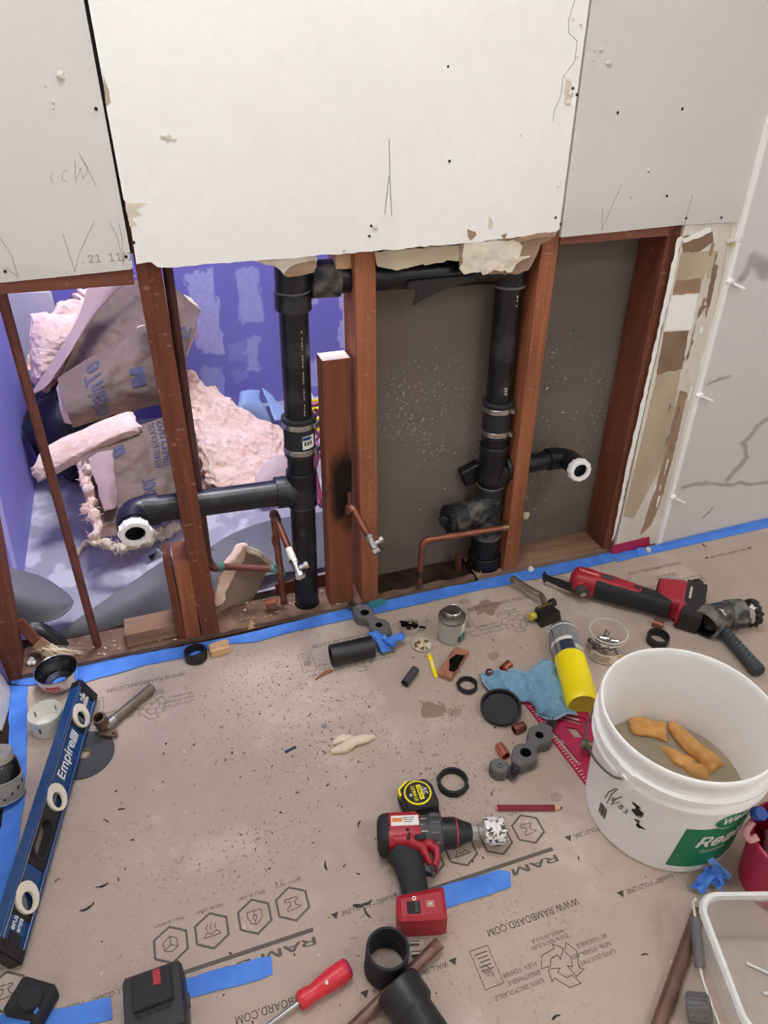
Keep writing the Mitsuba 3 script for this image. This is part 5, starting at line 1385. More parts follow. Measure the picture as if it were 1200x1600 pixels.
rad = math.radians
LBL = part(BK, 'label', cone_patch([(rad(-122), .024), (rad(-50), .024), (rad(-50), .140), (rad(-118), .140)], .0007, n=30), 'mat_green', 40, 'green printed label')


def cone_wrap(mesh, th0, z0, off, slant=0.0):
    m = mesh.subdivide_to_size(.010)
    v = m.vertices
    th = th0 + (v[:, 0] + slant * v[:, 1]) / .141
    z = z0 + v[:, 1]
    r = .137 + .011 * z / .274 + off + v[:, 2]
    m.vertices = np.stack([BC[0] + r * np.cos(th), BC[1] + r * np.sin(th), z], 1)
    return m


part(LBL, 'printed_lettering', cone_wrap(lettering('Ready', .030, .0004, True), rad(-109), .087, .0009, .25), 'mat_white', False, 'white italic lettering')
part(LBL, 'printed_lettering', cone_wrap(lettering('Premium', .009, .0003), rad(-103), .068, .0009, .2), 'mat_cream', False)
ov = [(math.cos(t) * .044, math.sin(t) * .021) for t in np.linspace(0, 2 * math.pi, 41)[:-1]]
part(BK, 'label_oval', cone_wrap(ext([(x * 1.06, y * 1.1) for x, y in ov], .0004), rad(-82.5), .156, .0004), 'mat_white', False)
OV = part(BK, 'label_oval', cone_wrap(ext(ov, .0004), rad(-82.5), .156, .0008), 'mat_green', False, 'green oval emblem')
part(OV, 'printed_lettering', cone_wrap(lettering('Westpac', .017, .0004, True), rad(-96), .150, .0012, .15), 'mat_white', False)
g = unary_union([LineString([(x, 0), (x, .030)]).buffer(w / 2, cap_style=2) for x, w in zip(np.linspace(0, .018, 10), [.0012, .0006, .0016, .0008, .0012, .0018, .0006, .001, .0014, .0008])])
part(BK, 'barcode', cone_wrap(tf(ext(g, .0003), trimesh.transformations.rotation_matrix(0, (0, 0, 1))), rad(-180), .045, .0006), 'mat_ink_dark', False)
for i, (a, z, L, sl) in enumerate([(-177, .098, .05, .3), (-174, .092, .06, .2), (-170, .100, .045, .3)]):
    part(BK, 'pen_mark', cone_wrap(ext(LineString([(0, 0), (L * sl * .4, L * .5), (L * sl * 1.2, L)]).buffer(.0008), .0003), rad(a), z, .0006), 'mat_ink_dark', False)
part(BK, 'pen_mark', cone_wrap(lettering('1/31', .013, .0003), rad(-173), .110, .0006, .3), 'mat_ink_dark', False)
for i, (a, z, r) in enumerate([(-152, .137, .010), (-150, .128, .006), (-149, .112, .004), (-147, .102, .005), (-153, .148, .005)]):
    gg = np.random.default_rng(i)
    pl = [(r * (1 + .5 * gg.normal()) * math.cos(t) * 1.2, r * (1 + .4 * gg.normal()) * math.sin(t) * .7) for t in np.linspace(0, 6.28, 14)[:-1]]
    pg = Polygon(pl).buffer(0)
    part(BK, 'paint_smear', cone_wrap(ext(pg, .0003), rad(a), z, .0006), 'mat_hole' if i < 3 else 'mat_char', False)
EA = rad(-163)
for e in (EA, EA + math.pi):
    q = cone_pt(BC, e, .209, .006)
    rr = V(math.cos(e), math.sin(e), 0)
    ek = part(BK, 'ear', tf(rbox(.034, .044, .012, .003), frame(q, np.cross((0, 0, 1), rr), rr)), 'mat_white_plastic', False)
    part(ek, 'pivot', rod(q + rr * .004, q + rr * .010, .007, 16), 'mat_white', 40)
pts = []
for f in np.linspace(0, 1, 33):
    a = EA - math.pi * f
    r = .163 - .003 * math.sin(math.pi * f)
    pts.append((BC[0] + r * math.cos(a), BC[1] + r * math.sin(a), .209 - .050 * math.sin(math.pi * f) ** .6))
part(BK, 'bail', tube([pts[0] + V(.01 * math.cos(EA) * -1, .01 * math.sin(EA) * -1, 0)] + pts, .0023, 8), 'mat_steel_dull', 40, 'thin wire bail')
WZ = .090
rw = .1335 + .0115 * WZ / .26
solo('water', at(lathe([(0, .0), (rw * .985, .0), (rw, WZ - .006), (rw, WZ), (0, WZ)][3:][::1] if False else [(rw - .0008, 0), (0, 0)], 64), BC[0], BC[1], WZ), 'mat_water', 'murky grey water standing in the white bucket', 'water', False)
KG = thing('work_glove', 'tan rubber glove soaking in the water of the white bucket', 'glove')


def fold(grid, t_, sd, amp=.003):
    P = patch(grid, 36, 28)
    n = grid_normals(P)
    P = P + n * (2 * amp * (meshkit.fbm(P * 34, 3, sd) - .5))[..., None]
    return slab(P, t_, .16, .0012, 90, sd)


part(KG, 'palm', fold([[(0.8673, -0.6317, 0.0920), (0.8731, -0.6444, 0.1040), (0.8802, -0.6652, 0.0980)], [(0.8461, -0.6589, 0.0960), (0.8563, -0.6796, 0.1120), (0.8851, -0.6901, 0.0980)], [(0.8443, -0.7055, 0.0940), (0.8608, -0.7197, 0.1120), (0.8977, -0.7234, 0.0980)], [(0.8542, -0.7398, 0.0900), (0.8693, -0.7517, 0.1060), (0.9043, -0.7566, 0.0940)], [(0.8492, -0.7666, 0.0840), (0.8674, -0.7700, 0.0920), (0.8959, -0.7627, 0.0860)]], .014, 1), 'mat_glove', True)
part(KG, 'finger', fold([[(0.8102, -0.6812, 0.0900), (0.8169, -0.6887, 0.1000), (0.8331, -0.6937, 0.0920)], [(0.8069, -0.6945, 0.0880), (0.8164, -0.7124, 0.1020), (0.8471, -0.7143, 0.0920)], [(0.8071, -0.7148, 0.0860), (0.8168, -0.7310, 0.1020), (0.8586, -0.7291, 0.0940)], [(0.8128, -0.7319, 0.0820), (0.8243, -0.7437, 0.0920), (0.8552, -0.7400, 0.0860)]], .012, 2), 'mat_glove', True)
part(KG, 'finger', fold([[(0.8207, -0.7208, 0.0840), (0.8246, -0.7355, 0.0930), (0.8351, -0.7395, 0.0860)], [(0.8384, -0.7359, 0.0840), (0.8372, -0.7526, 0.0940), (0.8442, -0.7576, 0.0860)], [(0.8598, -0.7461, 0.0840), (0.8555, -0.7631, 0.0920), (0.8584, -0.7697, 0.0840)]], .010, 5), 'mat_glove', True)
part(KG, 'cuff', fold([[(0.7908, -0.6079, 0.0860), (0.7797, -0.6266, 0.0920), (0.7798, -0.6416, 0.0860)], [(0.8211, -0.6162, 0.0880), (0.8080, -0.6404, 0.0970), (0.8032, -0.6544, 0.0880)], [(0.8232, -0.6256, 0.0900), (0.8166, -0.6465, 0.0930), (0.8110, -0.6602, 0.0880)], [(0.8536, -0.6426, 0.0900), (0.8375, -0.6653, 0.0990), (0.8341, -0.6778, 0.0880)]], .012, 3), 'mat_glove', True)

# ------------------------------------------------------------------ clear bin
BN = thing('storage_bin', 'clear plastic storage bin, empty and open, at the lower right corner', 'bin')
bx, by = unit(V(.94, -.30, 0)), unit(V(-.30, -.94, 0))
Bm = np.eye(4)
Bm[:3, 0], Bm[:3, 1], Bm[:3, 2] = bx, -by, (0, 0, 1)
Bm[:3, 3] = V((0.6731, -0.9509, 0.1300)) * (1, 1, 0) + bx * .168 + by * .104


def rrect(lx, ly, r, n=8):
    return Polygon([(lx / 2 - r, ly / 2 - r), (-lx / 2 + r, ly / 2 - r), (-lx / 2 + r, -ly / 2 + r), (lx / 2 - r, -ly / 2 + r)]).buffer(r, quad_segs=n)


def loft(rings, close_bottom=False):
    """rings: list of (n, 3) loops from bottom to top."""
    n = len(rings[0])
    v = np.vstack(rings)
    f = []
    for k in range(len(rings) - 1):
        for i in range(n):
            j = (i + 1) % n
            f += [(k * n + i, k * n + j, (k + 1) * n + j), (k * n + i, (k + 1) * n + j, (k + 1) * n + i)]
    if close_bottom:
        v = np.vstack([v, rings[0].mean(0)])
        f += [(len(v) - 1, (i + 1) % n, i) for i in range(n)]
    return trimesh.Trimesh(v, f, process=False)


def rloop(lx, ly, r, z, n=8):
    c = np.array(rrect(lx, ly, r, n).exterior.coords)[:-1]
    return np.column_stack([c, np.full(len(c), z)])


part(BN, 'body', tf(loft([rloop(.275, .155, .02, .002), rloop(.285, .163, .024, .006), rloop(.315, .190, .030, .100)], True), Bm), 'mat_bin', 30)
part(BN, 'rim', tf(loft([rloop(.315, .190, .030, .096), rloop(.335, .208, .036, .099), rloop(.337, .210, .037, .106), rloop(.330, .203, .034, .111), rloop(.318, .192, .030, .110), rloop(.315, .190, .030, .100)]), Bm), mat('mat_bin_rim', s(214, 216, 214), .4, spec=.5), 30, 'frosted rolled rim')
for k in range(10):
    a = k * math.pi / 5
    L = .055 if k % 2 else .075
    part(BN, 'floor_rib', tf(rod((.010 * math.cos(a), .010 * math.sin(a), .0045), (min(L * math.cos(a) * 1.3, .13), max(min(L * math.sin(a), .07), -.07), .0045), .0022, 6), Bm), 'mat_bin_rim', False)
part(BN, 'floor_boss', tf(at(cyl(.009, .004, 20), 0, 0, .0025), Bm), 'mat_bin_rim', 30)

def crumple(a, b, w, seed):
    """A crumpled ribbon of tape from a to b."""
    a, b = V(a), V(b)
    g = np.random.default_rng(seed)
    u = unit(b - a)
    s_ = unit(np.cross(u, (0, 0, 1)))
    rows = []
    for f in np.linspace(0, 1, 6):
        c_ = a + (b - a) * f + V(0, 0, .010 * math.sin(f * math.pi)) + g.normal(0, .002, 3)
        rows.append([c_ + s_ * w * x + V(0, 0, g.uniform(-.007, .007)) for x in (-.5, -.2, .15, .5)])
    P = patch(rows, 26, 18)
    P[..., 2] = np.maximum(P[..., 2], .003)
    return slab(P, .0016, 0, .002, 110, seed)


# ------------------------------------------------------------------ red tub with a plastic-wrapped bundle
RT = thing('tub', 'crimson plastic tub at the right edge, beside the white bucket', 'tub')
c = V(.884, -.942, 0)
part(RT, 'body', at(lathe([(0, 0), (.058, 0), (.061, .004), (.071, .126), (.0745, .128), (.0745, .134), (.071, .136), (.067, .130), (.057, .008), (0, .005)], 64), *c), 'mat_crimson', 40)
PB = thing('wrapped_bundle', 'bundle in cloudy pinkish plastic wrap lying in the crimson tub', 'bundle')
m = lump([(c + V(.004, .004, .058), .034), (c + V(-.004, -.010, .125), .050), (c + V(.002, .006, .175), .046)], .007, 3, .012)
part(PB, 'wrap', m, mat('mat_wrap', s(176, 138, 146), .35, spec=.6), True)
part(PB, 'blue_cap', tf(cyl(.0115, .018, 8), frame(V((0.8215, -0.8976, 0.1700)), (1, 0, 0), (-.3, -.5, .8))), mat('mat_blue_cap', s(34, 72, 150), .4), 20)
part(PB, 'pink_loop', tube(smooth_path([V((0.8221, -0.8988, 0.1500)), V((0.8058, -0.9063, 0.1400)), V((0.8019, -0.9197, 0.1400)), V((0.8100, -0.9242, 0.1500))], 6), .006, 10), mat('mat_pinkloop', s(206, 150, 150), .4), True)
tp_ = thing('tape_wad', 'crumpled blue masking tape between the white bucket and the clear bin', 'tape')
for i, (a, b, w_) in enumerate([((0.7342, -0.9132, 0.0120), (0.7803, -0.8958, 0.0220), .020), ((0.7609, -0.9041, 0.0100), (0.7967, -0.9098, 0.0200), .022), ((0.7713, -0.9002, 0.0220), (0.7901, -0.9174, 0.0120), .018), ((0.7517, -0.8998, 0.0160), (0.7797, -0.9176, 0.0100), .016)]):
    part(tp_, 'fold', crumple(a, b, w_, i), 'mat_tape', True)
part(tp_, 'loose_end', tf(rbox(.045, .012, .001, .0003), frame(V((0.7913, -0.8994, 0.0300)), (.4, -.7, -.3), (-.3, -.6, .7))), mat('mat_tape_pale', s(110, 160, 226), .6), False)
# tools by the bin
cp_ = thing('copper_pipe', 'long tarnished copper pipe lying on the floor beside the clear bin', 'pipe')
a, b = V((0.7165, -0.9456, 0.0120)), V((0.5397, -1.0730, 0.0120))
part(cp_, 'tube', rod(a, b, .0112, 18), mat('mat_copper_old', proc(lambda p, n, uv: mix(s(92, 70, 62), s(142, 108, 94), fbm(p.x * 40, p.y * 40, p.z * 40))), .45, metallic=.5), 40)
hd = thing('wire_handle', 'white wire handle with a grey foam grip, between copper pipe and clear bin', 'handle')
w0, w1, w2, w3 = V((0.6888, -0.9486, 0.0600)), V((0.6867, -0.9616, 0.0450)), V((0.6561, -1.0219, 0.0200)), V((0.6283, -1.1056, 0.0200))
part(hd, 'wire', tube(smooth_path([V((0.6935, -0.9470, 0.0700)), w0, w1, w2, V((0.6412, -1.0622, 0.0180)), w3], 8), .0022, 8), 'mat_white', True)
part(hd, 'grip', rod(w1 + (w2 - w1) * .02, w2, .0085, 16), 'mat_grey_tool', 40, 'grey foam grip')
kn = thing('ribbed_cap', 'large grey ribbed cap lying on its side at the bottom, by the clear bin', 'cap')
kc_ = V((0.6138, -1.0714, 0.0220))
R = framez(kc_, (.8, -.5, .35))
part(kn, 'body', tf(lathe([(.020, -.016), (.022, -.014), (.022, .014), (.019, .017)], 32, cap=True), R), 'mat_grey_tool', 40)
for t in np.arange(20) * math.pi / 10:
    part(kn, 'rib', tf(rbox(.003, .003, .028, .0006), R @ frame(V(.022 * math.cos(t), .022 * math.sin(t), 0), (math.cos(t), math.sin(t), 0))), 'mat_grey_tool', False)
part(kn, 'socket', tf(lathe([(.013, .0168), (.012, .0176), (.004, .0174)], 24, cap=True), R), 'mat_grey_dark', 40)


# ------------------------------------------------------------------ small repeated pieces
def coupling(c, d, ro, ri, h, m, label, name='coupling', cat_='pipe coupling', notch=0, group=None, wob=0.0):
    """A short ring or sleeve: c = centre of its lower end."""
    k = thing(name, label, cat_, group)
    r = ring(ro, ri, h, 40, .001)
    if wob:
        r = disp(r.subdivide(), wob, 90, 2, 3)
    part(k, 'sleeve', tf(r, framez(c, d)), m, 40)
    part(k, 'stop_ring', tf(at(ring(ri + .0003, ri - .0015, h * .12, 40, .0003), 0, 0, h * .44), framez(c, d)), m, 40)
    for i in range(notch):
        t = i * 2 * math.pi / notch + .4
        part(k, 'notch', tf(rbox(.006, .004, h * .6, .0008), framez(c, d) @ frame(V(ro * math.cos(t), ro * math.sin(t), h * .5), (-math.sin(t), math.cos(t), 0))), m, False)
    return k


coupling(V((0.4213, -0.5753, 0.0000)), (0, 0, 1), .0305, .0255, .016, 'mat_rubber', 'thin black ring with small lugs, beside the tape measure', 'pipe_ring', 'ring', 6)
coupling(V((0.5548, -0.3469, 0.0000)), (0, 0, 1), .0235, .0188, .013, 'mat_black', 'thin black ring on the floor beside the scorched wood scrap', 'pipe_ring', 'ring', 3, wob=.0012)
coupling(V((-0.0260, -0.0577, 0.0000)), (0, .12, 1), .0265, .0215, .026, 'mat_black', 'short black sleeve on the floor by the foot of the tall left stud', 'pipe_ring', 'ring', 3, wob=.001)
coupling(V((1.0614, -0.3572, 0.0000)), (0, -.05, 1), .0262, .0220, .024, 'mat_black', 'short black sleeve on the floor behind the white bucket', 'pipe_ring', 'ring', 0)
k = coupling(V((0.1852, -0.8558, -0.0000)), (.08, .02, 1), .0345, .0300, .058, 'mat_rubber', 'open black pipe coupling standing on the floor beside the drill base', 'pipe_coupling', 'coupling', 0)
for t, d, m in [((0.6512, -0.3307, 0.0110), (.6, .5, .1), 'mat_copper_clean'), ((0.6123, -0.3467, 0.0100), (.3, -.2, 1), 'mat_copper'), ((0.5919, -0.4912, 0.0110), (1, .1, 0), 'mat_copper'), ((0.5422, -0.5547, 0.0110), (-.05, 1, 0.1), 'mat_copper_clean')]:
    pass


def fitting(c, d, L, r, m, label):
    k = thing('copper_fitting', label, 'fitting')
    d = unit(d)
    c = V(c)
    part(k, 'sleeve', along(lathe([(r * .82, 0), (r, 0), (r, L), (r * .82, L), (r * .82, 0)], 24), c - d * L / 2, c + d * L / 2), m, 40)
    part(k, 'bead', along(lathe([(r * .9, L * .46), (r * 1.06, L * .48), (r * 1.06, L * .54), (r * .9, L * .56)], 24), c - d * L / 2, c + d * L / 2), m, 40)


fitting((0.6635, -0.3261, 0.0110), (.75, .42, 0), .026, .0105, 'mat_copper_clean', 'bright copper coupling above the blue cloth')
fitting((0.6161, -0.3321, 0.0090), (.2, .1, 1), .018, .0085, 'mat_copper', 'short copper coupling standing at the left edge of the blue cloth')
fitting((0.6093, -0.4961, 0.0100), (1, .12, 0), .027, .0098, 'mat_copper', 'copper coupling lying below the black test cap')
fitting((0.5486, -0.5391, 0.0100), (-.05, 1, 0), .030, .0095, 'mat_copper_clean', 'copper coupling lying above the grey ribbed knob')
fitting((1.0968, -0.3105, 0.0090), (.5, -.6, 0), .026, .0105, 'mat_copper', 'copper coupling beside the battery of the red oscillating tool')
fitting((0.4381, -0.2837, 0.0110), (.75, .66, 0), .052, .0098, 'mat_grey_dark', 'dull dark metal sleeve lying left of the scorched wood scrap')

# grey ribbed knob
GK = thing('grey_knob', 'grey ribbed plastic knob beside the brush tool', 'knob')
c = V((0.5209, -0.5798, 0.0000))
part(GK, 'body', at(lathe([(.0185, 0), (.0195, .001), (.0180, .022), (.0165, .025), (.0065, .025), (.0060, .028), (.003, .028)], 32, cap=True), *c), 'mat_grey_tool', 40)
for t in np.arange(22) * 2 * math.pi / 22:
    part(GK, 'rib', tf(rbox(.0026, .0026, .020, .0005), frame(c + V(.0192 * math.cos(t), .0192 * math.sin(t), .0115), (math.cos(t), math.sin(t), 0))), 'mat_grey_tool', False)
part(GK, 'hole', at(cyl(.0024, .0005, 12, .0001), *(c + V(0, 0, .028))), 'mat_hole', False)


# ------------------------------------------------------------------ four-way brush tools
def brush_tool(a, b, label, bristle_a=True, bristle_b=True):
    k = thing('brush_tool', label, 'pipe brush')
    a, b = V(a), V(b)
    L = np.linalg.norm(b - a)
    Fm = frame((a + b) / 2 * (1, 1, 0), b - a)
    u = unary_union([Point(-L * .24, 0).buffer(.026, 24), Point(L * .24, 0).buffer(.026, 24), Polygon([(-L * .24, -.013), (L * .24, -.013), (L * .24, .013), (-L * .24, .013)]), Polygon([(-L * .5, -.012), (-L * .24, -.026), (-L * .24, .026), (-L * .5, .012)]), Polygon([(L * .5, -.012), (L * .24, -.026), (L * .24, .026), (L * .5, .012)])])
    u = u.buffer(-.004).buffer(.004).buffer(.006).buffer(-.006)
    hs = unary_union([Point(-L * .22, 0).buffer(.0115, 20), Point(L * .22, 0).buffer(.0090, 20)])
    h = .026
    core = cat([ext(u.difference(hs), h - .004, .002), ext(u.buffer(-.0016).difference(hs), h, 0)])
    part(k, 'body', tf(core, Fm), 'mat_grey_tool', 25)
    for x, r in ((-L * .22, .0115), (L * .22, .0090)):
        part(k, 'brush_hole', tf(at(lathe([(r * .4, .004), (r * .99, .004), (r * .99, h - .001), (r * .75, h - .004), (r * .55, .008), (r * .4, .004)], 20), x, 0, 0), Fm), 'mat_char', 30)
    for x in (-L * .42, L * .42):
        part(k, 'rivet', tf(at(cyl(.0024, .0012, 12, .0003), x, 0, h), Fm), 'mat_steel', 30)
    for sgn, on in ((-1, bristle_a), (1, bristle_b)):
        if on:
            g_ = np.random.default_rng(4)
            hairs = [rod((sgn * (L * .5 + .003 + .022 * q), 0, h / 2), (sgn * (L * .5 + .003 + .022 * q) + sgn * .002, .0125 * math.cos(w), max(h / 2 + .0125 * math.sin(w), .0006)), .0007, 4) for q, w in zip(np.linspace(0, 1, 90), g_.uniform(0, 6.28, 90))]
            part(k, 'bristles', tf(cat([rod((sgn * L * .46, 0, h / 2), (sgn * (L * .5 + .028), 0, h / 2), .0022, 8)] + hairs), Fm), 'mat_grey_dark', False, 'dark wire bristles', 'stuff')
    return k


brush_tool((0.5542, -0.5882, 0.0130), (0.6644, -0.5188, 0.0130), 'grey four-way pipe brush tool lying below the black test cap')
brush_tool((0.3856, -0.0185, 0.0130), (0.4321, -0.1444, 0.0130), 'grey four-way pipe brush tool near the wall tape, by the black pipe stub', True, False)

# test cap
TC = thing('test_cap', 'round black plastic test cap leaning on the floor left of the blue cloth', 'cap')
part(TC, 'shell', tf(lathe([(0, 0), (.040, 0), (.0425, .002), (.0425, .014), (.0405, .014), (.0390, .004), (.030, .0035), (0, .003)], 48), framez(V((0.5953, -0.4356, 0.0060)), (-.10, -.14, 1))), 'mat_black', 40)
part(TC, 'lip', tf(at(ring(.0455, .042, .004, 48), 0, 0, .0115), framez(V((0.5953, -0.4356, 0.0060)), (-.10, -.14, 1))), 'mat_black', 40)

# ------------------------------------------------------------------ blue cloth
PCl = patch([
    [(0.5997, -0.3259, 0.0040), (0.6296, -0.3312, 0.0100), (0.6730, -0.3433, 0.0120), (0.7069, -0.3609, 0.0140), (0.7470, -0.3413, 0.0200), (0.7684, -0.3355, 0.0120)],
    [(0.5926, -0.3610, 0.0100), (0.6291, -0.3725, 0.0260), (0.6669, -0.3851, 0.0220), (0.7014, -0.3921, 0.0300), (0.7458, -0.3773, 0.0300), (0.7719, -0.3651, 0.0140)],
    [(0.6029, -0.3869, 0.0080), (0.6389, -0.4024, 0.0200), (0.6694, -0.4126, 0.0160), (0.7026, -0.4230, 0.0400), (0.7435, -0.4062, 0.0260), (0.7587, -0.4117, 0.0140)],
    [(0.6329, -0.4168, 0.0080), (0.6544, -0.4296, 0.0140), (0.6728, -0.4392, 0.0300), (0.7042, -0.4533, 0.0460), (0.7255, -0.4526, 0.0340), (0.7455, -0.4598, 0.0140)],
    [(0.6649, -0.4353, 0.0080), (0.6679, -0.4516, 0.0160), (0.6724, -0.4738, 0.0340), (0.6928, -0.4862, 0.0400), (0.7145, -0.4840, 0.0300), (0.7428, -0.4842, 0.0120)],
    [(0.6725, -0.4515, 0.0060), (0.6719, -0.4694, 0.0090), (0.6739, -0.4879, 0.0120), (0.6882, -0.5056, 0.0180), (0.7154, -0.5015, 0.0200), (0.7424, -0.5069, 0.0100)]], 90, 90)
nCl = grid_normals(PCl)
rg = 1 - np.abs(2 * meshkit.fbm(PCl * (26, 26, 10), 2, 5) - 1)
PCl = PCl + nCl * (.012 * (rg ** 3 - .3))[..., None]
PCl[..., 2] = np.maximum(PCl[..., 2], .0075)
CL = thing('cleaning_cloth', 'light blue terry cloth crumpled over the red square, beside the yellow cylinder', 'cloth')
part(CL, 'terry', slab(PCl, .005, .05, .0022, 150, 4), 'mat_cloth', True)
hem = np.concatenate([PCl[0], PCl[1:, -1], PCl[-1, ::-1][1:], PCl[::-1, 0][1:-1]])
part(CL, 'hem', tube(hem[::3], .0022, 6, closed=True), mat('mat_hem', s(150, 176, 196), .9), True)

# ------------------------------------------------------------------ speed square
SQ = thing('speed_square', 'red metal triangular speed square, partly under the blue cloth and bucket', 'square')
A_, B_ = V((0.6550, -0.4224, 0.0000)), V((0.6744, -0.6808, 0.0000))
C_ = (A_ + B_) / 2 + V(-(B_ - A_)[1], (B_ - A_)[0], 0) / 2
tri = Polygon([A_[:2], B_[:2], C_[:2]])
slots = []
def lp3(a, b, c):
    return A_[:2] * a + B_[:2] * b + C_[:2] * c
for q0, q1, w in [((.62, .30, .08), (.22, .66, .12), .0045), ((.44, .16, .40), (.16, .30, .54), .0), ((.06, .74, .20), (.06, .52, .42), .0045), ((.70, .12, .18), (.28, .10, .62), .0045)]:
    if w:
        slots.append(LineString([lp3(*q0), lp3(*q1)]).buffer(w))
slots.append(Polygon([lp3(.42, .22, .36), lp3(.30, .34, .36), lp3(.20, .30, .50), lp3(.30, .20, .50)]))
part(SQ, 'blade', ext(tri.difference(unary_union(slots)), .0055, .0008), 'mat_crimson', False)
e = tri.exterior
fdir = unit(C_ - A_)
nrm = V(-fdir[1], fdir[0], 0)
part(SQ, 'fence', tf(rbox(np.linalg.norm(C_ - A_), .018, .012, .001), frame((A_ + C_) / 2 + nrm * .004 + V(0, 0, .0065), fdir)), 'mat_crimson', False)
hyp = B_ - A_
for i, t in enumerate(np.linspace(.1, .9, 28)):
    q = A_ + hyp * t
    n_ = unit(np.cross((0, 0, 1), hyp))
    L_ = .006 if i % 4 else .011
    part(SQ, 'scale_mark', ext(LineString([(q + n_ * .002)[:2], (q + n_ * (.002 + L_))[:2]]).buffer(.0006), .0003, .0063), 'mat_white', False)
for i, t in enumerate((.28, .5, .72)):
    q = A_ + hyp * t + unit(np.cross((0, 0, 1), hyp)) * .012
    part(SQ, 'scale_number', tf(lettering(str((i + 2) * 10), .006, .0003), frame(q + V(0, 0, .0063), hyp)), 'mat_white', False)
q = A_ * .52 + C_ * .40 + B_ * .08
part(SQ, 'brand_mark', tf(lettering('Milwaukee', .006, .0003, True), frame(q + V(0, 0, .0063), C_ - A_)), 'mat_white', False)

# ------------------------------------------------------------------ yellow gas cylinder
PC = thing('gas_cylinder', 'yellow gas cylinder with a grey printed upper half, lying on the floor', 'gas cylinder')
a, b = V((0.8370, -0.2731, 0.0360)), V((0.7554, -0.5070, 0.0360))
u = unit(b - a)
b = a + u * .25
Rm = framez(a, u, (0, 0, 1))
prof = [(0, .0), (.012, 0), (.0300, .004), (.0345, .014), (.0352, .020)]
part(PC, 'top_dome', tf(lathe([(0, .0), (.022, .001), (.030, .004), (.0345, .012), (.0353, .020)], 40), Rm), 'mat_grey_tool', 40)
part(PC, 'body', tf(lathe([(.0353, .018), (.0356, .020), (.0356, .105), (.0353, .106)], 48), Rm), mat('mat_can_print', proc(lambda p, n, uv: mix(s(96, 98, 100), s(150, 152, 152), fbm(p.x * 60, p.y * 60, p.z * 60))), .5), 40, 'grey mottled printed half')
part(PC, 'shell', tf(lathe([(.0353, .104), (.0358, .106), (.0358, .226), (.0352, .236), (.0330, .243), (.0315, .246)], 48), Rm), 'mat_yellow', 40, 'bright yellow half')
part(PC, 'base', tf(lathe([(.0316, .2455), (.0300, .2450), (.0280, .242), (.010, .240), (0, .240)], 48), Rm), 'mat_yellow_dull', 40, 'dull yellow hollow base')
part(PC, 'rim', tf(ring(.0362, .0352, .004, 48), Rm @ frame((0, 0, .017), (1, 0, 0))), 'mat_white', 40)


def cyl_wrap(Rm, r, z0, z1, t0, t1, t=.0005, n=14):
    P = np.array([[(r * math.cos(th), r * math.sin(th), z) for z in (z0, z1)] for th in np.linspace(t0, t1, n)])
    return tf(slab(P, t), Rm)


part(PC, 'label_band', cyl_wrap(Rm, .0361, .062, .072, -.2, 2.0), 'mat_white', 40)
part(PC, 'label_band', cyl_wrap(Rm, .0361, .074, .103, -.2, .7), mat('mat_navy', s(44, 50, 74), .5), 40)
part(PC, 'label_band', cyl_wrap(Rm, .0361, .086, .102, -1.1, -.3), 'mat_cream', 40)
part(PC, 'seam', cyl_wrap(Rm, .0360, .020, .104, 1.02, 1.08), 'mat_black', 40)
# swivel torch head
TH = thing('torch_head', 'black gas torch head with a bent brass burn tube, lying by the wall tape', 'torch')
a, b, c = V((0.8153, -0.0520, 0.0300)), V((0.8542, -0.1434, 0.0300)), V((0.8475, -0.1846, 0.0220))
part(TH, 'burn_tube', tube([a] + smooth_path([a + (b - a) * .15, a + (b - a) * .75, b, c], 6), [.0090] + [.0090] * 13 + [.0075] * 6 if False else .0085, 16), mat('mat_tube_gold', s(176, 168, 152), .25, metallic=.9), True)
part(TH, 'tip', along(ring(.0098, .0082, .012, 24), a, b), 'mat_brass', 40)
part(TH, 'bracket', tf(rbox(.034, .012, .012, .001), frame(c + V(.002, -.008, .0), (1, .3, 0))), 'mat_brass', False)
hv = V((0.8389, -0.1978, 0.0180))
part(TH, 'housing', tf(hull([(-.030, -.022, -.016), (.034, -.022, -.016), (.026, .022, -.016), (-.024, .022, -.016), (-.026, -.018, .016), (.026, -.020, .016), (.022, .020, .016), (-.020, .020, .016)]), frame(hv, (1, .15, 0))), 'mat_black', False, 'black plastic housing')
part(TH, 'trigger', tf(rbox(.045, .006, .010, .001), frame(hv + V(.0, .012, .018), (1, .15, 0))), 'mat_brass', False)
part(TH, 'knob', rod(hv + V(-.030, .004, .002), hv + V(-.046, .001, .002), .010, 12), 'mat_yellow_dull', 30, 'dull yellow knob')
part(TH, 'lock_button', rod(hv + V(.028, .028, .006), hv + V(.040, .030, .006), .011, 14), 'mat_black', 30)

# ------------------------------------------------------------------ clear jar of bits and its lid
JR = thing('glass_jar', 'clear plastic jar with a white label, holding metal fittings', 'jar')
c = V((0.9178, -0.3586, 0.0000))
c = V(c[0], c[1] + .012, 0)
part(JR, 'wall', at(lathe([(.042, .001), (.0475, .004), (.0480, .048), (.0440, .056), (.0440, .068)], 56), *c), 'mat_jar', 40)
part(JR, 'base', at(lathe([(0, .001), (.042, .001)], 40), *c), 'mat_jar', 40)
part(JR, 'lip', at(ring(.0455, .0430, .003, 48, .0006), *(c + V(0, 0, .067))), mat('mat_clear_rim', s(206, 204, 200), .2, spec=.6), 40)
part(JR, 'thread', at(ring(.0452, .0438, .0015, 48, .0003), *(c + V(0, 0, .059))), 'mat_clear_rim', 40)
JL = part(JR, 'label', cyl_wrap(framez(c, (0, 0, 1)), .0484, .006, .034, rad(-168), rad(-72)), mat('mat_jar_label', s(216, 208, 190), .6), 40, 'white printed label')
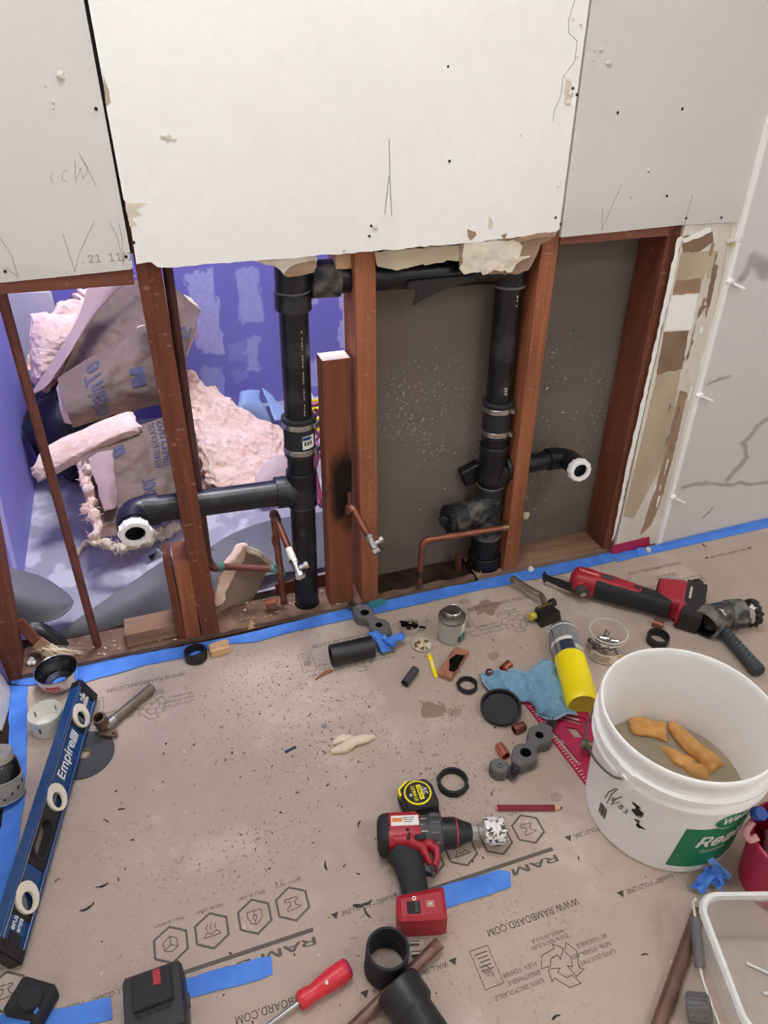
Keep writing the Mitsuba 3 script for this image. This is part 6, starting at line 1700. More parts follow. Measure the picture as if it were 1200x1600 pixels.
part(JL, 'label_patch', cyl_wrap(framez(c, (0, 0, 1)), .0487, .008, .030, rad(-88), rad(-73)), mat('mat_mustard', s(196, 164, 84), .6), 40)
for i in range(4):
    part(JL, 'label_line', cyl_wrap(framez(c, (0, 0, 1)), .0487, .011 + .005 * i, .0128 + .005 * i, rad(-164 + 2 * i), rad(-108 - 5 * (i % 2)), .0003), 'mat_ink', 40)
gj = np.random.default_rng(11)
for i in range(15):
    an, rr_ = gj.uniform(0, 6.28), .034 * math.sqrt(gj.random())
    q = c + V(rr_ * math.cos(an), rr_ * math.sin(an), .008 + .024 * gj.random() + .003)
    d = gj.normal(0, 1, 3) * (1, 1, .4)
    kk_ = thing('metal_fitting', 'small shiny metal fitting inside the clear jar', 'fitting', 'metal fittings in the clear jar')
    part(kk_, 'sleeve', along(lathe([(.0045, 0), (.006, 0), (.006, .008), (.0072, .009), (.0072, .016), (.0045, .016), (.0045, 0)], 10), q, q + d), 'mat_steel', 30)
c = V((0.9222, -0.2348, 0.0000))
solo('jar_lid', at(lathe([(.0470, .0008), (.0480, .003), (.0480, .014), (.0462, .016)], 56), *c), 'mat_jar', 'clear plastic lid lying behind the yellow cylinder, next to the jar', 'lid', True)

# ------------------------------------------------------------------ oscillating multi-tool
OT = thing('oscillating_tool', 'red and black cordless oscillating tool with a black saw blade', 'power tool')
h0, h1, h2, h3 = V((0.9692, -0.1254, 0.0450)), V((1.0148, -0.1564, 0.0420)), V((1.0984, -0.2502, 0.0380)), V((1.1454, -0.2972, 0.0380))
u = unit(h3 - h0)


def superell(path, rads, n=24, e=3.0, up=(0, 0, 1)):
    """Skin of superellipse sections: rads = (half width, half height)."""
    rings = []
    P = [V(p) for p in path]
    a_ = np.arange(n) * 2 * math.pi / n
    for i, p in enumerate(P):
        t = unit(P[min(i + 1, len(P) - 1)] - P[max(i - 1, 0)])
        w_ = unit(np.cross(t, up))
        q = np.cross(w_, t)
        cx, sy = np.cos(a_), np.sin(a_)
        rings.append(p + rads[i][0] * (np.sign(cx) * np.abs(cx) ** (2 / e))[:, None] * w_ + rads[i][1] * (np.sign(sy) * np.abs(sy) ** (2 / e))[:, None] * q)
    m = loft(rings, True)
    v = np.vstack([m.vertices, rings[-1].mean(0)])
    b_ = (len(rings) - 1) * n
    f = np.vstack([m.faces, [(len(v) - 1, b_ + i, b_ + (i + 1) % n) for i in range(n)]])
    return trimesh.Trimesh(v, f, process=False)


Lh = np.linalg.norm(h3 - h0)
w_ = unit(np.cross(u, (0, 0, 1)))
part(OT, 'head', superell([h0 - u * .018, h0 - u * .012, h0, h0 + u * .03, h0 + u * .055], [(.012, .012), (.024, .026), (.031, .033), (.033, .034), (.030, .031)], 28, 2.8), 'mat_red', 40, 'red gear head')
part(OT, 'grip', superell([h0 + u * .050, h0 + u * .07, h0 + u * .12, h0 + u * .17, h0 + u * (Lh - .01)], [(.0305, .0315), (.031, .032), (.029, .031), (.026, .028), (.025, .026)], 28, 3), 'mat_rubber', 40, 'black rubber grip')
part(OT, 'top_strip', superell([h0 + u * .045 + V(0, 0, .012), h0 + u * .08 + V(0, 0, .012), h0 + u * .14 + V(0, 0, .008), h0 + u * .19 + V(0, 0, .003)], [(.020, .022), (.021, .023), (.020, .023), (.012, .022)], 20, 4), 'mat_red', 40, 'red upper shell')
part(OT, 'switch', tf(rbox(.03, .016, .006, .0015), frame(h0 + u * .075 + V(0, 0, .0345), u)), 'mat_grey_dark', False)
part(OT, 'speed_dial', tf(rbox(.016, .010, .004, .001), frame(h0 + u * .150 + V(0, 0, .0305) - w_ * 0, u)), 'mat_black', False)
part(OT, 'brand_mark', tf(lettering('Milwaukee', .009, .0006, True), frame(h0 + u * .001 + V(0, 0, .0335) - np.cross(V(0, 0, 1), u) * .005, u)), mat('mat_pinkprint', s(226, 160, 164), .5), False)
yo = V(-u[1], u[0], 0) * .030
part(OT, 'foot', superell([h3 - u * .024, h3 - u * .010 + yo, h3 + u * .010 + yo, h3 + u * .018 + yo], [(.026, .027), (.062, .034), (.066, .036), (.062, .033)], 28, 5), 'mat_red', 40, 'red battery foot')
bt = frame(h3 + u * .040 + V(0, 0, -.001), u)
part(OT, 'battery', tf(hull([(x, y, z) for x in (-.022, .026) for y, z in ((-.036, -.024), (-.036, .022), (-.030, .031), (.098, .031), (.104, .022), (.104, -.024), (.098, -.033), (-.030, -.033))]), bt), 'mat_black', False, 'black battery pack')
for i in range(6):
    part(OT, 'battery_rib', tf(rbox(.004, .008, .046, .001), bt @ frame((.027, -.022 + .022 * i, 0), (1, 0, 0))), 'mat_grey_dark', False)
part(OT, 'battery_mark', tf(rbox(.050, .0055, .0006, .0001), bt @ frame((-.010, .045, .0312), (0, 1, 0), (0, 0, 1))), 'mat_cream', False)
part(OT, 'battery_latch', tf(cyl(.015, .03, 16, .003), bt @ framez((.004, .100, .004), (0, 1, .1))), 'mat_rubber', 30)
cl = V((0.9557, -0.1376, 0.0360))
nb = unit(V(-.25, -1, -.15))
part(OT, 'collar', rod(h0 - V(0, .010, 0), h0 + nb * .036, .026, 24, .021), 'mat_red', 40)
part(OT, 'clamp', rod(h0 + nb * .036, h0 + nb * .052, .017, 20), 'mat_grey_dark', 30, 'blade clamp')
part(OT, 'clamp_screw', rod(h0 + nb * .052, h0 + nb * .056, .009, 6), 'mat_steel', False)
s0, s1 = h0 + nb * .044, V((0.9017, -0.0747, 0.0300))
us = unit(s1 - s0)
part(OT, 'blade', cat([tf(rbox(np.linalg.norm(s1 - s0) * .55, .003, .026, .0006), frame((s0 + s1) / 2 - us * .012, us)), tf(rbox(np.linalg.norm(s1 - s0) * .52, .0018, .022, .0004), frame(s1 - us * .022, us)), tf(rbox(.006, .0018, .034, .0004), frame(s1, us))]), 'mat_black', False, 'black plunge saw blade')

# ------------------------------------------------------------------ dusty elbow on a hammer handle
EL = thing('pipe_elbow', 'dusty black drain elbow with a torn end, lying at the right behind the bucket', 'pipe fitting')
a, b, c = V((1.1498, -0.3861, 0.0360)), V((1.2196, -0.3548, 0.0400)), V((1.3028, -0.3722, 0.0400))
d0, d1 = unit(a - b), unit(c - b)
part(EL, 'bend', bend(b + d0 * .02, b, b + d1 * .05, .034, 32, 10), 'mat_abs_grey', 40)
part(EL, 'hub', along(lathe([(.0310, 0), (.0385, 0), (.0385, .034), (.0335, .036), (.0310, .004), (.0310, 0)][:4], 36), b + d0 * .012, a), 'mat_abs_grey', 40)
part(EL, 'hub', along(lathe([(.034, 0), (.0385, .001), (.0385, .038), (.0310, .038), (.0310, .010)], 36), b + d0 * .008, a + d0 * .01), 'mat_abs_grey', 40)
part(EL, 'mouth', along(lathe([(.0308, .040), (.0300, .012), (0, .010)], 32), b + d0 * .008, a + d0 * .01), 'mat_char', 40)
part(EL, 'pipe_stub', along(lathe([(.0345, 0), (.0375, .001), (.0375, .040), (.0300, .042), (.0290, .02), (0, .02)], 36), b + d1 * .035, c), 'mat_abs_grey', 40)
part(EL, 'torn_end', tf(disp(ring(.0345, .0290, .014, 40).subdivide(), .007, 120, 2, 2), framez(c + d1 * .012, d1)), 'mat_black', 30)
part(EL, 'white_patch', tf(disp(rbox(.012, .004, .016, .001).subdivide().subdivide(), .002, 90, 2, 1), frame(c + d1 * .018 + V(-.012, -.008, .026), (1, 0, .4), (0, -1, .4))), 'mat_white', False)
part(EL, 'scraped_patch', tf(rbox(.020, .014, .002, .0005), frame(b + d0 * .016 + V(.016, -.014, .030), (1, -.3, -.3), (.2, -.6, .9))), 'mat_cream', False)
HM = thing('hammer', 'hammer with a dark textured rubber handle, its head under the dusty elbow', 'hammer')
a, b = V((1.2270, -0.3910, 0.0200)), V((1.2113, -0.5318, 0.0180))
u = unit(b - a)
L_ = np.linalg.norm(b - a)
part(HM, 'handle', superell([a, a + u * L_ * .3, a + u * L_ * .7, a + u * L_ * .95, b], [(.014, .013), (.0150, .0140), (.0160, .0145), (.0175, .0155), (.0150, .0135)], 24, 2.4), mat('mat_handle', s(54, 60, 66), .6), 40)
hs_ = []
for i in range(9):
    for sd in (-1, 1):
        hs_.append(at(tf(sphere(.0022, 1), np.diag([1, 1, .5, 1.0])), *(a + u * (.012 + L_ * .09 * i + (.006 if sd > 0 else 0)) + np.cross(u, (0, 0, 1)) * sd * .005 + V(0, 0, .0142))))
part(HM, 'grip_dots', cat(hs_), mat('mat_dots', s(112, 118, 122), .6), True)
part(HM, 'shaft', rod(a + u * .005, a - u * .055, .009, 14), 'mat_steel_dull', 40)

# ------------------------------------------------------------------ cement can and its lids
CC = thing('cement_can', 'silver pipe cement can with a pale label, standing by the wall tape', 'can')
c = V((0.5837, -0.1800, 0.0000))
part(CC, 'body', at(lathe([(.0320, 0), (.0335, .001), (.0335, .003), (.0325, .004), (.0325, .066), (.0335, .067), (.0335, .070), (.0320, .071), (.0225, .072), (.0215, .082)], 48, cap=True), *c), 'mat_steel_dull', 40)
part(CC, 'cap', at(lathe([(.0205, .078), (.0215, .079), (.0215, .088), (.0195, .090), (.0175, .0885)], 40, cap=True), *c), 'mat_steel', 40, 'shiny screw cap')
LB = part(CC, 'label', cyl_wrap(framez(c, (0, 0, 1)), .0329, .005, .062, rad(-215), rad(-25)), mat('mat_can_label', s(168, 168, 158), .5), 40)
part(LB, 'label_band', cyl_wrap(framez(c, (0, 0, 1)), .0332, .006, .030, rad(-62), rad(-27)), 'mat_green', 40, 'green corner')
part(LB, 'label_band', cyl_wrap(framez(c, (0, 0, 1)), .0332, .032, .060, rad(-64), rad(-28)), 'mat_white', 40)
part(LB, 'barcode', cyl_wrap(framez(c, (0, 0, 1)), .0333, .008, .026, rad(-82), rad(-66)), 'mat_ink_dark', 40)
LD = thing('can_lid', 'round metal can lid with a dauber brush stuck in brown cement', 'lid')
c = V((0.4963, -0.1217, 0.0000))
part(LD, 'cup', at(lathe([(0, .001), (.0225, .001), (.0245, .002), (.0245, .018), (.0255, .019), (.0240, .019), (.0232, .017), (.0232, .004), (0, .004)], 40), *c), 'mat_cream', 40)
part(LD, 'cement', at(disp(lathe([(0, .004), (.0228, .004), (.0226, .007), (.010, .008), (0, .0075)], 32).subdivide(), .0012, 90, 2, 3), *c), mat('mat_goo', proc(lambda p, n, uv: mix(s(46, 32, 26), s(196, 176, 136), smoothstep(.42, .62, fbm(p.x * 70, p.y * 70, 3.0)))), .3), 40)
a = c + V(-.012, .010, .014)
b = V((0.5304, -0.1440, 0.0140))
part(LD, 'dauber', cat([rod(a, b, .0028, 10), along(lathe([(.004, 0), (.0062, .003), (.0062, .020), (.003, .023)], 12, cap=True), a - unit(b - a) * .012, b)]), 'mat_char', 40, 'dark dauber')
c = V((0.5056, -0.1875, 0.0000))
L2 = thing('can_lid', 'flat round metal lid with dried cement, lying below the other lid', 'lid')
part(L2, 'disc', at(lathe([(0, .001), (.0240, .001), (.0255, .003), (.0255, .006), (.0240, .0065), (.0225, .004), (0, .0035)], 40), *c), 'mat_cream', 40)
part(L2, 'cement', at(disp(lathe([(0, .0036), (.021, .0036), (.020, .0045), (0, .005)], 32).subdivide(), .0009, 120, 2, 5), *c), mat('mat_goo_pale', proc(lambda p, n, uv: mix(s(116, 92, 66), s(216, 204, 174), smoothstep(.36, .56, fbm(p.x * 90, p.y * 90, 3.0)))), .3), 40)

# black pipe stub, tape scrap on it
PS = thing('pipe_stub', 'short black pipe cut-off lying on its side below the grey brush tool', 'pipe')
a, b = V((0.2771, -0.1766, 0.0260)), V((0.3804, -0.1769, 0.0260))
part(PS, 'wall', along(lathe([(.0215, 0), (.0262, 0), (.0262, np.linalg.norm(b - a)), (.0215, np.linalg.norm(b - a)), (.0215, 0)], 40), a, b), 'mat_black', 40)
TW = thing('tape_wad', 'crumpled blue tape at the end of the black pipe stub', 'tape')
for i, (a, b, w_) in enumerate([((0.3940, -0.1342, 0.0300), (0.4116, -0.1903, 0.0120), .026), ((0.4019, -0.1804, 0.0100), (0.4640, -0.1627, 0.0220), .024), ((0.3953, -0.1608, 0.0280), (0.4373, -0.1821, 0.0220), .022)]):
    part(TW, 'fold', crumple(a, b, w_, i + 9), 'mat_tape', True)

# scorched wood scrap, sticks, fluff, chips
WS = thing('wood_scrap', 'reddish wood offcut with a scorched black patch', 'wood scrap')
a, b = V((0.5133, -0.3077, 0.0080)), V((0.5883, -0.2399, 0.0080))
Fm = frame((a + b) / 2, b - a)
part(WS, 'block', tf(disp(rbox(np.linalg.norm(b - a), .036, .015, .002).subdivide().subdivide(), .0012, 60, 2, 1), Fm), mat('mat_wood_scrap', proc(lambda p, n, uv: mix(s(126, 78, 60), s(176, 124, 100), fbm(p.x * 120, p.y * 40, p.z * 60))), .8), 25)
part(WS, 'scorch_mark', tf(ext(Polygon(jag([(-.030, -.0172), (-.034, -.004), (-.018, .002), (-.004, .010), (.012, .008), (.024, .000), (.030, -.0172), (-.030, -.0172)], .0009, .004, 2)[:-1]), .0012, .0078), Fm), 'mat_char', False, 'scorched black patch')
a, b = V((0.5080, -0.2285, 0.0030)), V((0.4977, -0.2954, 0.0030))
YS = thing('yellow_stick', 'thin yellow tag with a hole, beside the scorched wood scrap', 'tag')
part(YS, 'strip', tf(ext(LineString([(0, 0), (np.linalg.norm(b - a), 0)]).buffer(.0045).difference(Point(.002, 0).buffer(.0018)), .002), frame(a, b - a)), 'mat_yellow', False)
part(YS, 'print', tf(at(rbox(.026, .003, .0004, .0001), .03, 0, .0022), frame(a, b - a)), 'mat_white', False)
IF = thing('insulation_scrap', 'small twist of cream fluff lying alone in the middle of the floor', 'insulation')
part(IF, 'strand', lump([((0.2171, -0.4242, 0.0060), .007), ((0.2412, -0.4279, 0.0090), .011), ((0.2608, -0.4179, 0.0100), .010), ((0.2802, -0.4191, 0.0080), .009), ((0.3066, -0.4165, 0.0050), .005)], .004, 3, .004), 'mat_cream_fluff', True)
part(IF, 'strand', lump([((0.2250, -0.4053, 0.0050), .006), ((0.2427, -0.4024, 0.0070), .009), ((0.2579, -0.4083, 0.0060), .007)], .004, 5, .004), 'mat_cream_fluff', True)
WC = solo('wood_chunk', tf(disp(rbox(.048, .030, .024, .003).subdivide().subdivide(), .003, 45, 2, 3), frame(V((0.0310, -0.0530, 0.0120)), (1, .1, 0))), 'mat_wood_pale', 'pale split wood chunk next to the black sleeve by the tall left stud', 'wood scrap', 25)
solo('wood_chunk', tf(disp(hull([(-.012, 0, 0), (.012, -.004, 0), (.008, .004, .0), (0, 0, .030), (-.008, .006, .002)]).subdivide().subdivide(), .001, 60, 2, 3), frame(V((0.1191, 0.0011, 0.0060)), (1, .3, 0))), 'mat_wood_pale', 'pale wood splinter standing on the plate edge below the left valve', 'wood scrap', False)
solo('wood_chunk', tf(disp(rbox(.03, .018, .016, .002).subdivide().subdivide(), .003, 60, 2, 8), frame(V((0.1784, 0.0400, 0.0405)), (1, -.3, .2))), 'mat_wood_orange', 'reddish wood chip on the plate between the left valve pipe and scrap', 'wood scrap', 25)
pt = V((0.2462, -0.2079, 0.0030))
solo('wood_chunk', cat([rod(pt + V(-.018 + .003 * i, -.008 + .002 * i, .0), pt + V(.014 + .003 * i, .010 - .003 * (i % 3), .003), .0016, 5) for i in range(6)]), 'mat_wood_orange', 'frayed tuft of brown wood fibre left of the black pipe stub', 'wood scrap', False)
sw = thing('swab', 'small white cotton swab lying between yellow cylinder and white bucket', 'swab')
a, b = V((0.7576, -0.4949, 0.0100)), V((0.7788, -0.5283, 0.0100))
part(sw, 'stick', rod(a, b, .0016, 8), 'mat_white', 40)
part(sw, 'tip', lump([(tuple(a), .0028), (tuple(a + (b - a) * .22), .0026)], .002, 1, .0003), 'mat_white', True)
part(sw, 'tip', lump([(tuple(b), .0034), (tuple(b - (b - a) * .25), .0028)], .002, 1, .0003), 'mat_white', True)
vb = thing('brass_valve', 'small threaded brass hose valve lying against the white bucket', 'valve')
a, b = V((0.7023, -0.5882, 0.0300)), V((0.7265, -0.6030, 0.0300))
u = unit(b - a)
part(vb, 'body', rod(a + u * .012, b, .0085, 16), 'mat_brass', 40)
part(vb, 'thread', cat([along(ring(.0110, .0075, .0016, 20, .0003), a + u * .0026 * i, a + u * (.0026 * i + .01)) for i in range(6)]), 'mat_steel_dull', 40)
part(vb, 'stem', rod(b - u * .006, b - u * .006 + V(.004, -.008, -.022), .006, 12), 'mat_brass', 40)
part(vb, 'knob', rod(b - u * .006 + V(.003, -.007, -.020), b - u * .006 + V(.004, -.010, -.0285), .014, 10), 'mat_red', 30)

# ------------------------------------------------------------------ tape measure
TM = thing('tape_measure', 'black tape measure with a yellow-rimmed round badge, above the drill', 'tape measure')
c = V((0.3361, -0.6015, 0.0000))
ux = unit(V(1, -.05, 0))
Fm = frame((c[0], c[1], .022), ux)
p2 = Polygon([(-.030, -.030), (.034, -.030), (.034, .016), (.024, .032), (-.014, .034), (-.034, .020)]).buffer(-.008).buffer(.008, quad_segs=6)
body = loft([np.column_stack([np.array(p2.buffer(-k).exterior.coords)[:-1][np.linspace(0, len(p2.buffer(-k).exterior.coords) - 2, 40).astype(int)], np.full(40, z)]) for k, z in ((.004, -.021), (0, -.017), (0, .017), (.004, .021))])
cap_ = ext(p2.buffer(-.004), .0415, -.0208)
part(TM, 'case', tf(cat([body, cap_]), Fm), 'mat_black', 40)
part(TM, 'rubber_edge', tf(ext(p2.buffer(.0012).difference(p2.buffer(-.006)), .016, -.008), Fm), 'mat_rubber', False)
part(TM, 'rim', tf(at(ring(.0265, .0235, .003, 48), 0.000, .002, .0205), Fm), 'mat_yellow', 40, 'yellow badge rim')
part(TM, 'yellow_flank', tf(ext(Polygon([(-.034, .006), (-.0335, .021), (-.014, .0345), (-.010, .030), (-.028, .016), (-.029, .006)]), .030, -.010), Fm), 'mat_yellow', False)
BD = part(TM, 'badge', tf(at(cyl(.0236, .0025, 40, .0003), 0, .002, .0205), Fm), 'mat_black', 40)
z_ = .0231
Rt = lambda x, y: Fm @ frame((x, y, z_), (0, 1, 0), (0, 0, 1))
part(BD, 'printed_lettering', tf(lettering('STANLEY', .0065, .0004, True, .034), Rt(-.0035, -.0155)), 'mat_yellow', False)
part(BD, 'printed_plate', tf(ext([(-.003 + .0035, -.014), (.0095 + .0, -.014), (.0095, .018), (.0005, .018)], .0003, z_ - .0003), Fm), 'mat_yellow', False)
part(BD, 'printed_lettering', tf(lettering('FATMAX', .0050, .0004, True, .026), Rt(.0072, -.0115) @ np.diag([1, 1, 1, 1.0])), 'mat_black', False)
part(BD, 'printed_lettering', tf(lettering("25'", .0085, .0004, True), Rt(.0190, -.006)), 'mat_white', False)
part(BD, 'printed_mark', tf(ext(Polygon([(-.0165, -.003), (-.012, -.003), (-.012, .000), (-.014, .003), (-.0165, .001)]), .0004, z_), Fm), 'mat_white', False)
part(TM, 'hook', tf(rbox(.004, .012, .016, .0006), Fm @ frame((.0355, -.024, -.010), (1, 0, 0))), 'mat_steel', False)

# ------------------------------------------------------------------ carpenter pencil
CP = thing('pencil', 'dark red flat carpenter pencil above the printed hexagon', 'pencil')
a, b = V((0.4798, -0.6521, 0.0040)), V((0.6011, -0.6923, 0.0040))
Fm = frame(a * (1, 1, 0), b - a)
L_ = np.linalg.norm(b - a)
hexp = [(-.0065, .0), (-.0065, .003), (-.003, .0075), (.003, .0075), (.0065, .003), (.0065, 0)]
hexp = [(-.0068, .0038), (-.0042, 0), (.0042, 0), (.0068, .0038), (.0042, .0076), (-.0042, .0076)]
sec = lambda x, k: np.array([(x, y * k, .0038 + (z - .0038) * k) for y, z in hexp])
def skin(rings):
    m_ = loft(rings, True)
    v = np.vstack([m_.vertices, rings[-1].mean(0)])
    n_ = len(rings[0])
    b_ = (len(rings) - 1) * n_
    return trimesh.Trimesh(v, np.vstack([m_.faces, [(len(v) - 1, b_ + i, b_ + (i + 1) % n_) for i in range(n_)]]), process=False)
part(CP, 'shaft', tf(skin([sec(.001, .99), sec(L_ - .014, 1)]), Fm), mat('mat_maroon', s(128, 34, 52), .4), False)
part(CP, 'end', tf(skin([sec(0, .9), sec(.002, 1.01)]), Fm), 'mat_wood_pale', False)
part(CP, 'sharpened_wood', tf(skin([sec(L_ - .014, 1.0), sec(L_ - .003, .35)]), Fm), 'mat_wood_pale', False)
part(CP, 'lead', tf(skin([sec(L_ - .003, .34), sec(L_ + .001, .12)]), Fm), 'mat_char', False)

# ------------------------------------------------------------------ drill with hole saw
DR = thing('drill', 'red and black cordless drill without battery, hole saw in its chuck', 'power tool')
a, b = V((0.2464, -0.6583, 0.0360)), V((0.4022, -0.7020, 0.0360))
u = unit(b - a)
w = unit(np.cross((0, 0, 1), u)) * -1
Z1 = V(0, 0, 1)
D_ = lambda x, y=0, z=0: a + u * x + w * y + Z1 * z
Ld = np.linalg.norm(b - a)
ax_ = lambda rings, n=40: along(lathe(rings, n), a, b)
part(DR, 'rear_cap', superell([D_(-.010), D_(-.006), D_(.0), D_(.012)], [(.022, .022), (.030, .030), (.0335, .0335), (.0345, .0345)], 32, 3), 'mat_rubber', 40, 'black rear cap')
for i in range(5):
    part(DR, 'vent_slot', tf(rbox(.004, .006, .002, .0004), frame(D_(.010, -.022 + .008 * i, .0345 - abs(-.022 + .008 * i) * .12), u)), 'mat_hole', False)
part(DR, 'motor_housing', superell([D_(.010), D_(.03), D_(.058), D_(.068)], [(.0345, .0345), (.0350, .0350), (.0345, .0348), (.031, .032)], 32, 3), 'mat_red', 40, 'red motor housing')
part(DR, 'top_boss', tf(rbox(.020, .012, .020, .003), frame(D_(.055, -.034, .004), u)), 'mat_red', False)
ml = part(DR, 'name_plate', tf(rbox(.050, .020, .002, .0006), frame(D_(.040, -.006, .0350), u)), 'mat_white', False, 'white name plate')
part(ml, 'printed_block', tf(rbox(.018, .008, .0006, .0001), frame(D_(.026, -.007, .0362), u)), mat('mat_orange', s(214, 130, 60), .5), False)
for q in range(3):
    part(ml, 'printed_line', tf(rbox(.022 - .004 * q, .0012, .0006, .0001), frame(D_(.046, -.011 + .004 * q, .0362), u)), 'mat_ink_dark', False)
part(DR, 'gear_case', ax_([(.0300, .062), (.0330, .066), (.0335, .080), (.0325, .082), (.0335, .084), (.0340, .104), (.0300, .108)]), 'mat_grey_dark', 40, 'grey clutch ring')
for i in range(12):
    t = i * math.pi / 6
    part(DR, 'clutch_rib', tf(rbox(.016, .0035, .003, .0006), frame(D_(.094, .034 * math.cos(t), .034 * math.sin(t)), u, w * math.cos(t) + Z1 * math.sin(t))), 'mat_grey_tool', False)
for i in range(3):
    part(DR, 'clutch_mark', tf(rbox(.012, .002, .0008, .0002), frame(D_(.074, -.010 + .012 * i, .0330 - abs(i - .8) * .0018), u)), 'mat_cream', False)
part(DR, 'chuck', ax_([(.0260, .106), (.0275, .108), (.0270, .132), (.0250, .134), (.0250, .138), (.0225, .142), (.0150, .162), (.0090, .164), (0, .164)]), 'mat_black', 40, 'black keyless chuck')
part(DR, 'chuck_ring', ax_([(.0252, .1325), (.0262, .133), (.0262, .1355), (.0250, .136)]), 'mat_crimson', 40)
HS = part(DR, 'hole_saw', ax_([(0, .186), (.0225, .186), (.0238, .188), (.0238, .222), (.0222, .222), (.0222, .192), (0, .190)]), mat('mat_saw_white', proc(lambda p, n, uv: mix(s(70, 62, 58), s(226, 224, 220), smoothstep(.36, .5, fbm(p.x * 190, p.y * 190, p.z * 190)))), .5), 40, 'white hole saw with worn print')
part(HS, 'arbor', ax_([(.0085, .160), (.0095, .164), (.0095, .174), (.0075, .176), (.0075, .188)], 6), 'mat_steel', 30)
teeth = [tf(hull([(-.0012, 0, 0), (.0012, 0, 0), (-.0012, .003, 0), (.0012, .003, 0), (0, .001, .004)]), framez(D_(.2215, .0226 * math.cos(t), .0226 * math.sin(t)), u, w * math.cos(t) + Z1 * math.sin(t))) for t in np.arange(26) * 2 * math.pi / 26]
part(HS, 'teeth', cat(teeth), 'mat_steel_dull', False)
part(HS, 'pilot_bit', ax_([(.003, .188), (.003, .230), (0, .236)], 12), 'mat_steel', 40)
hp = [D_(.030, .026, -.002), D_(.040, .040, -.004), D_(.046, .062, -.006), D_(.049, .085, -.008), D_(.051, .106, -.009), D_(.052, .116, -.009)]
part(DR, 'handle', superell(hp, [(.030, .026), (.029, .024), (.0255, .0225), (.0235, .0215), (.0235, .0215), (.026, .023)], 28, 2.6), 'mat_rubber', 40, 'dark rubber handle')
part(DR, 'trigger_guard', superell([D_(.058, .026, .004), D_(.080, .028, .002), D_(.092, .034, -.002), D_(.094, .048, -.004), D_(.088, .062, -.006)], [(.008, .020), (.010, .022), (.008, .022), (.006, .02), (.005, .016)], 18, 3), 'mat_red', 40)
part(DR, 'red_flank', superell([D_(.020, .022, .012), D_(.046, .024, .013), D_(.068, .036, .008), D_(.080, .062, .002)], [(.010, .020), (.012, .021), (.008, .018), (.004, .012)], 18, 3), 'mat_red', 40)
part(DR, 'trigger', superell([D_(.076, .040, -.004), D_(.080, .054, -.006), D_(.074, .070, -.008)], [(.014, .012), (.013, .012), (.010, .010)], 18, 2.5), 'mat_grey_dark', 40, 'grey trigger')
part(DR, 'direction_switch', tf(rbox(.020, .010, .006, .002), frame(D_(.066, .026, .0330), u)), 'mat_black', False)
for x, y, z, r in [(.044, .012, .0352, .003), (.046, .020, .0345, .0025), (.044, .028, .0345, .0034), (.092, .030, .0245, .0026), (.080, .074, .013, .003), (.036, .086, .0135, .003)]:
    part(DR, 'screw_recess', tf(cyl(r, .0008, 14, .0002), frame(D_(x, y, z), u)), 'mat_hole', False)
fo = D_(.052, .128, -.010)
Ff = frame(fo, u, Z1)
fy = np.sign(np.dot(Ff[:3, 1], w))
part(DR, 'foot', tf(cat([hull([(x, y * fy, z) for x, y in ((-.034, -.008), (.042, -.020), (.046, -.016), (.046, .032), (.038, .034), (-.030, .034), (-.036, .026), (-.036, -.004)) for z in (-.022, .026)] + [(x, y * fy, .031) for x, y in ((-.028, .0), (.040, -.010), (.040, .026), (-.028, .028))])]), Ff), 'mat_red', False, 'red battery foot')
part(DR, 'foot_recess', tf(rbox(.022, .020, .0012, .0003), Ff @ frame((-.008, .015 * fy, .0312), (1, 0, 0))), 'mat_hole', False)
for i in range(4):
    part(DR, 'contact', tf(rbox(.006, .0016, .0012, .0003), Ff @ frame((-.003, (.008 + .0045 * i) * fy, .0318), (1, 0, 0))), 'mat_grey_tool', False)
part(DR, 'foot_icon', tf(ext(Polygon([(-.006, -.005), (.006, -.005), (.006, .005), (-.006, .005)]).difference(Polygon([(-.005, -.004), (.005, -.004), (.005, .004), (-.005, .004)])).union(Polygon([(-.0035, -.0028), (.0035, -.0028), (.0035, .0028), (-.0035, .0028)])), .0004), Ff @ frame((.020, .010 * fy, .0312), (1, 0, 0))), 'mat_cream', False)
part(DR, 'lamp_ring', tf(ring(.0036, .002, .001, 20, .0002), Ff @ frame((-.006, -.000 * fy, .0310), (1, 0, 0))), 'mat_white', 40)

# ------------------------------------------------------------------ spirit level
LV = thing('spirit_level', 'blue aluminium spirit level leaning on its edge along the left wall', 'level')
p0, p1 = V(-.2490, -.1192, 0), V(-.3645, -.6699, 0)
u = unit(p0 - p1)
Ll = np.linalg.norm(p0 - p1)
nn = unit(np.cross(u, (0, 0, 1)))
H_, W_ = .060, .025
G = np.eye(4)
ph = .43
ez_, ey_ = V(0, 0, 1) * math.cos(ph) - nn * math.sin(ph), -nn * math.cos(ph) - V(0, 0, 1) * math.sin(ph)
G[:3, 0], G[:3, 1], G[:3, 2], G[:3, 3] = u, ey_, ez_, p1 + V(0, 0, W_ * math.sin(ph) + .0008)
# local: x along, y into the body (away from the viewer side), z up
rect = Polygon([(0, .004), (Ll, .004), (Ll, H_ - .004), (0, H_ - .004)])
cuts = [(Ll * .858, .024), (Ll * .504, .024), (Ll * .160, .024)]
hole = LineString([(Ll * .320, H_ / 2), (Ll * .395, H_ / 2)]).buffer(.017)
web = rect
for x, r in cuts:
    web = web.difference(Point(x, H_ / 2).buffer(.0215, 24))
web = web.difference(hole)


def side(poly, y0, y1):
    m_ = ext(poly, y1 - y0)
    v = m_.vertices
    m_.vertices = np.stack([v[:, 0], y1 - v[:, 2], v[:, 1]], 1)
    return tf(m_, G)


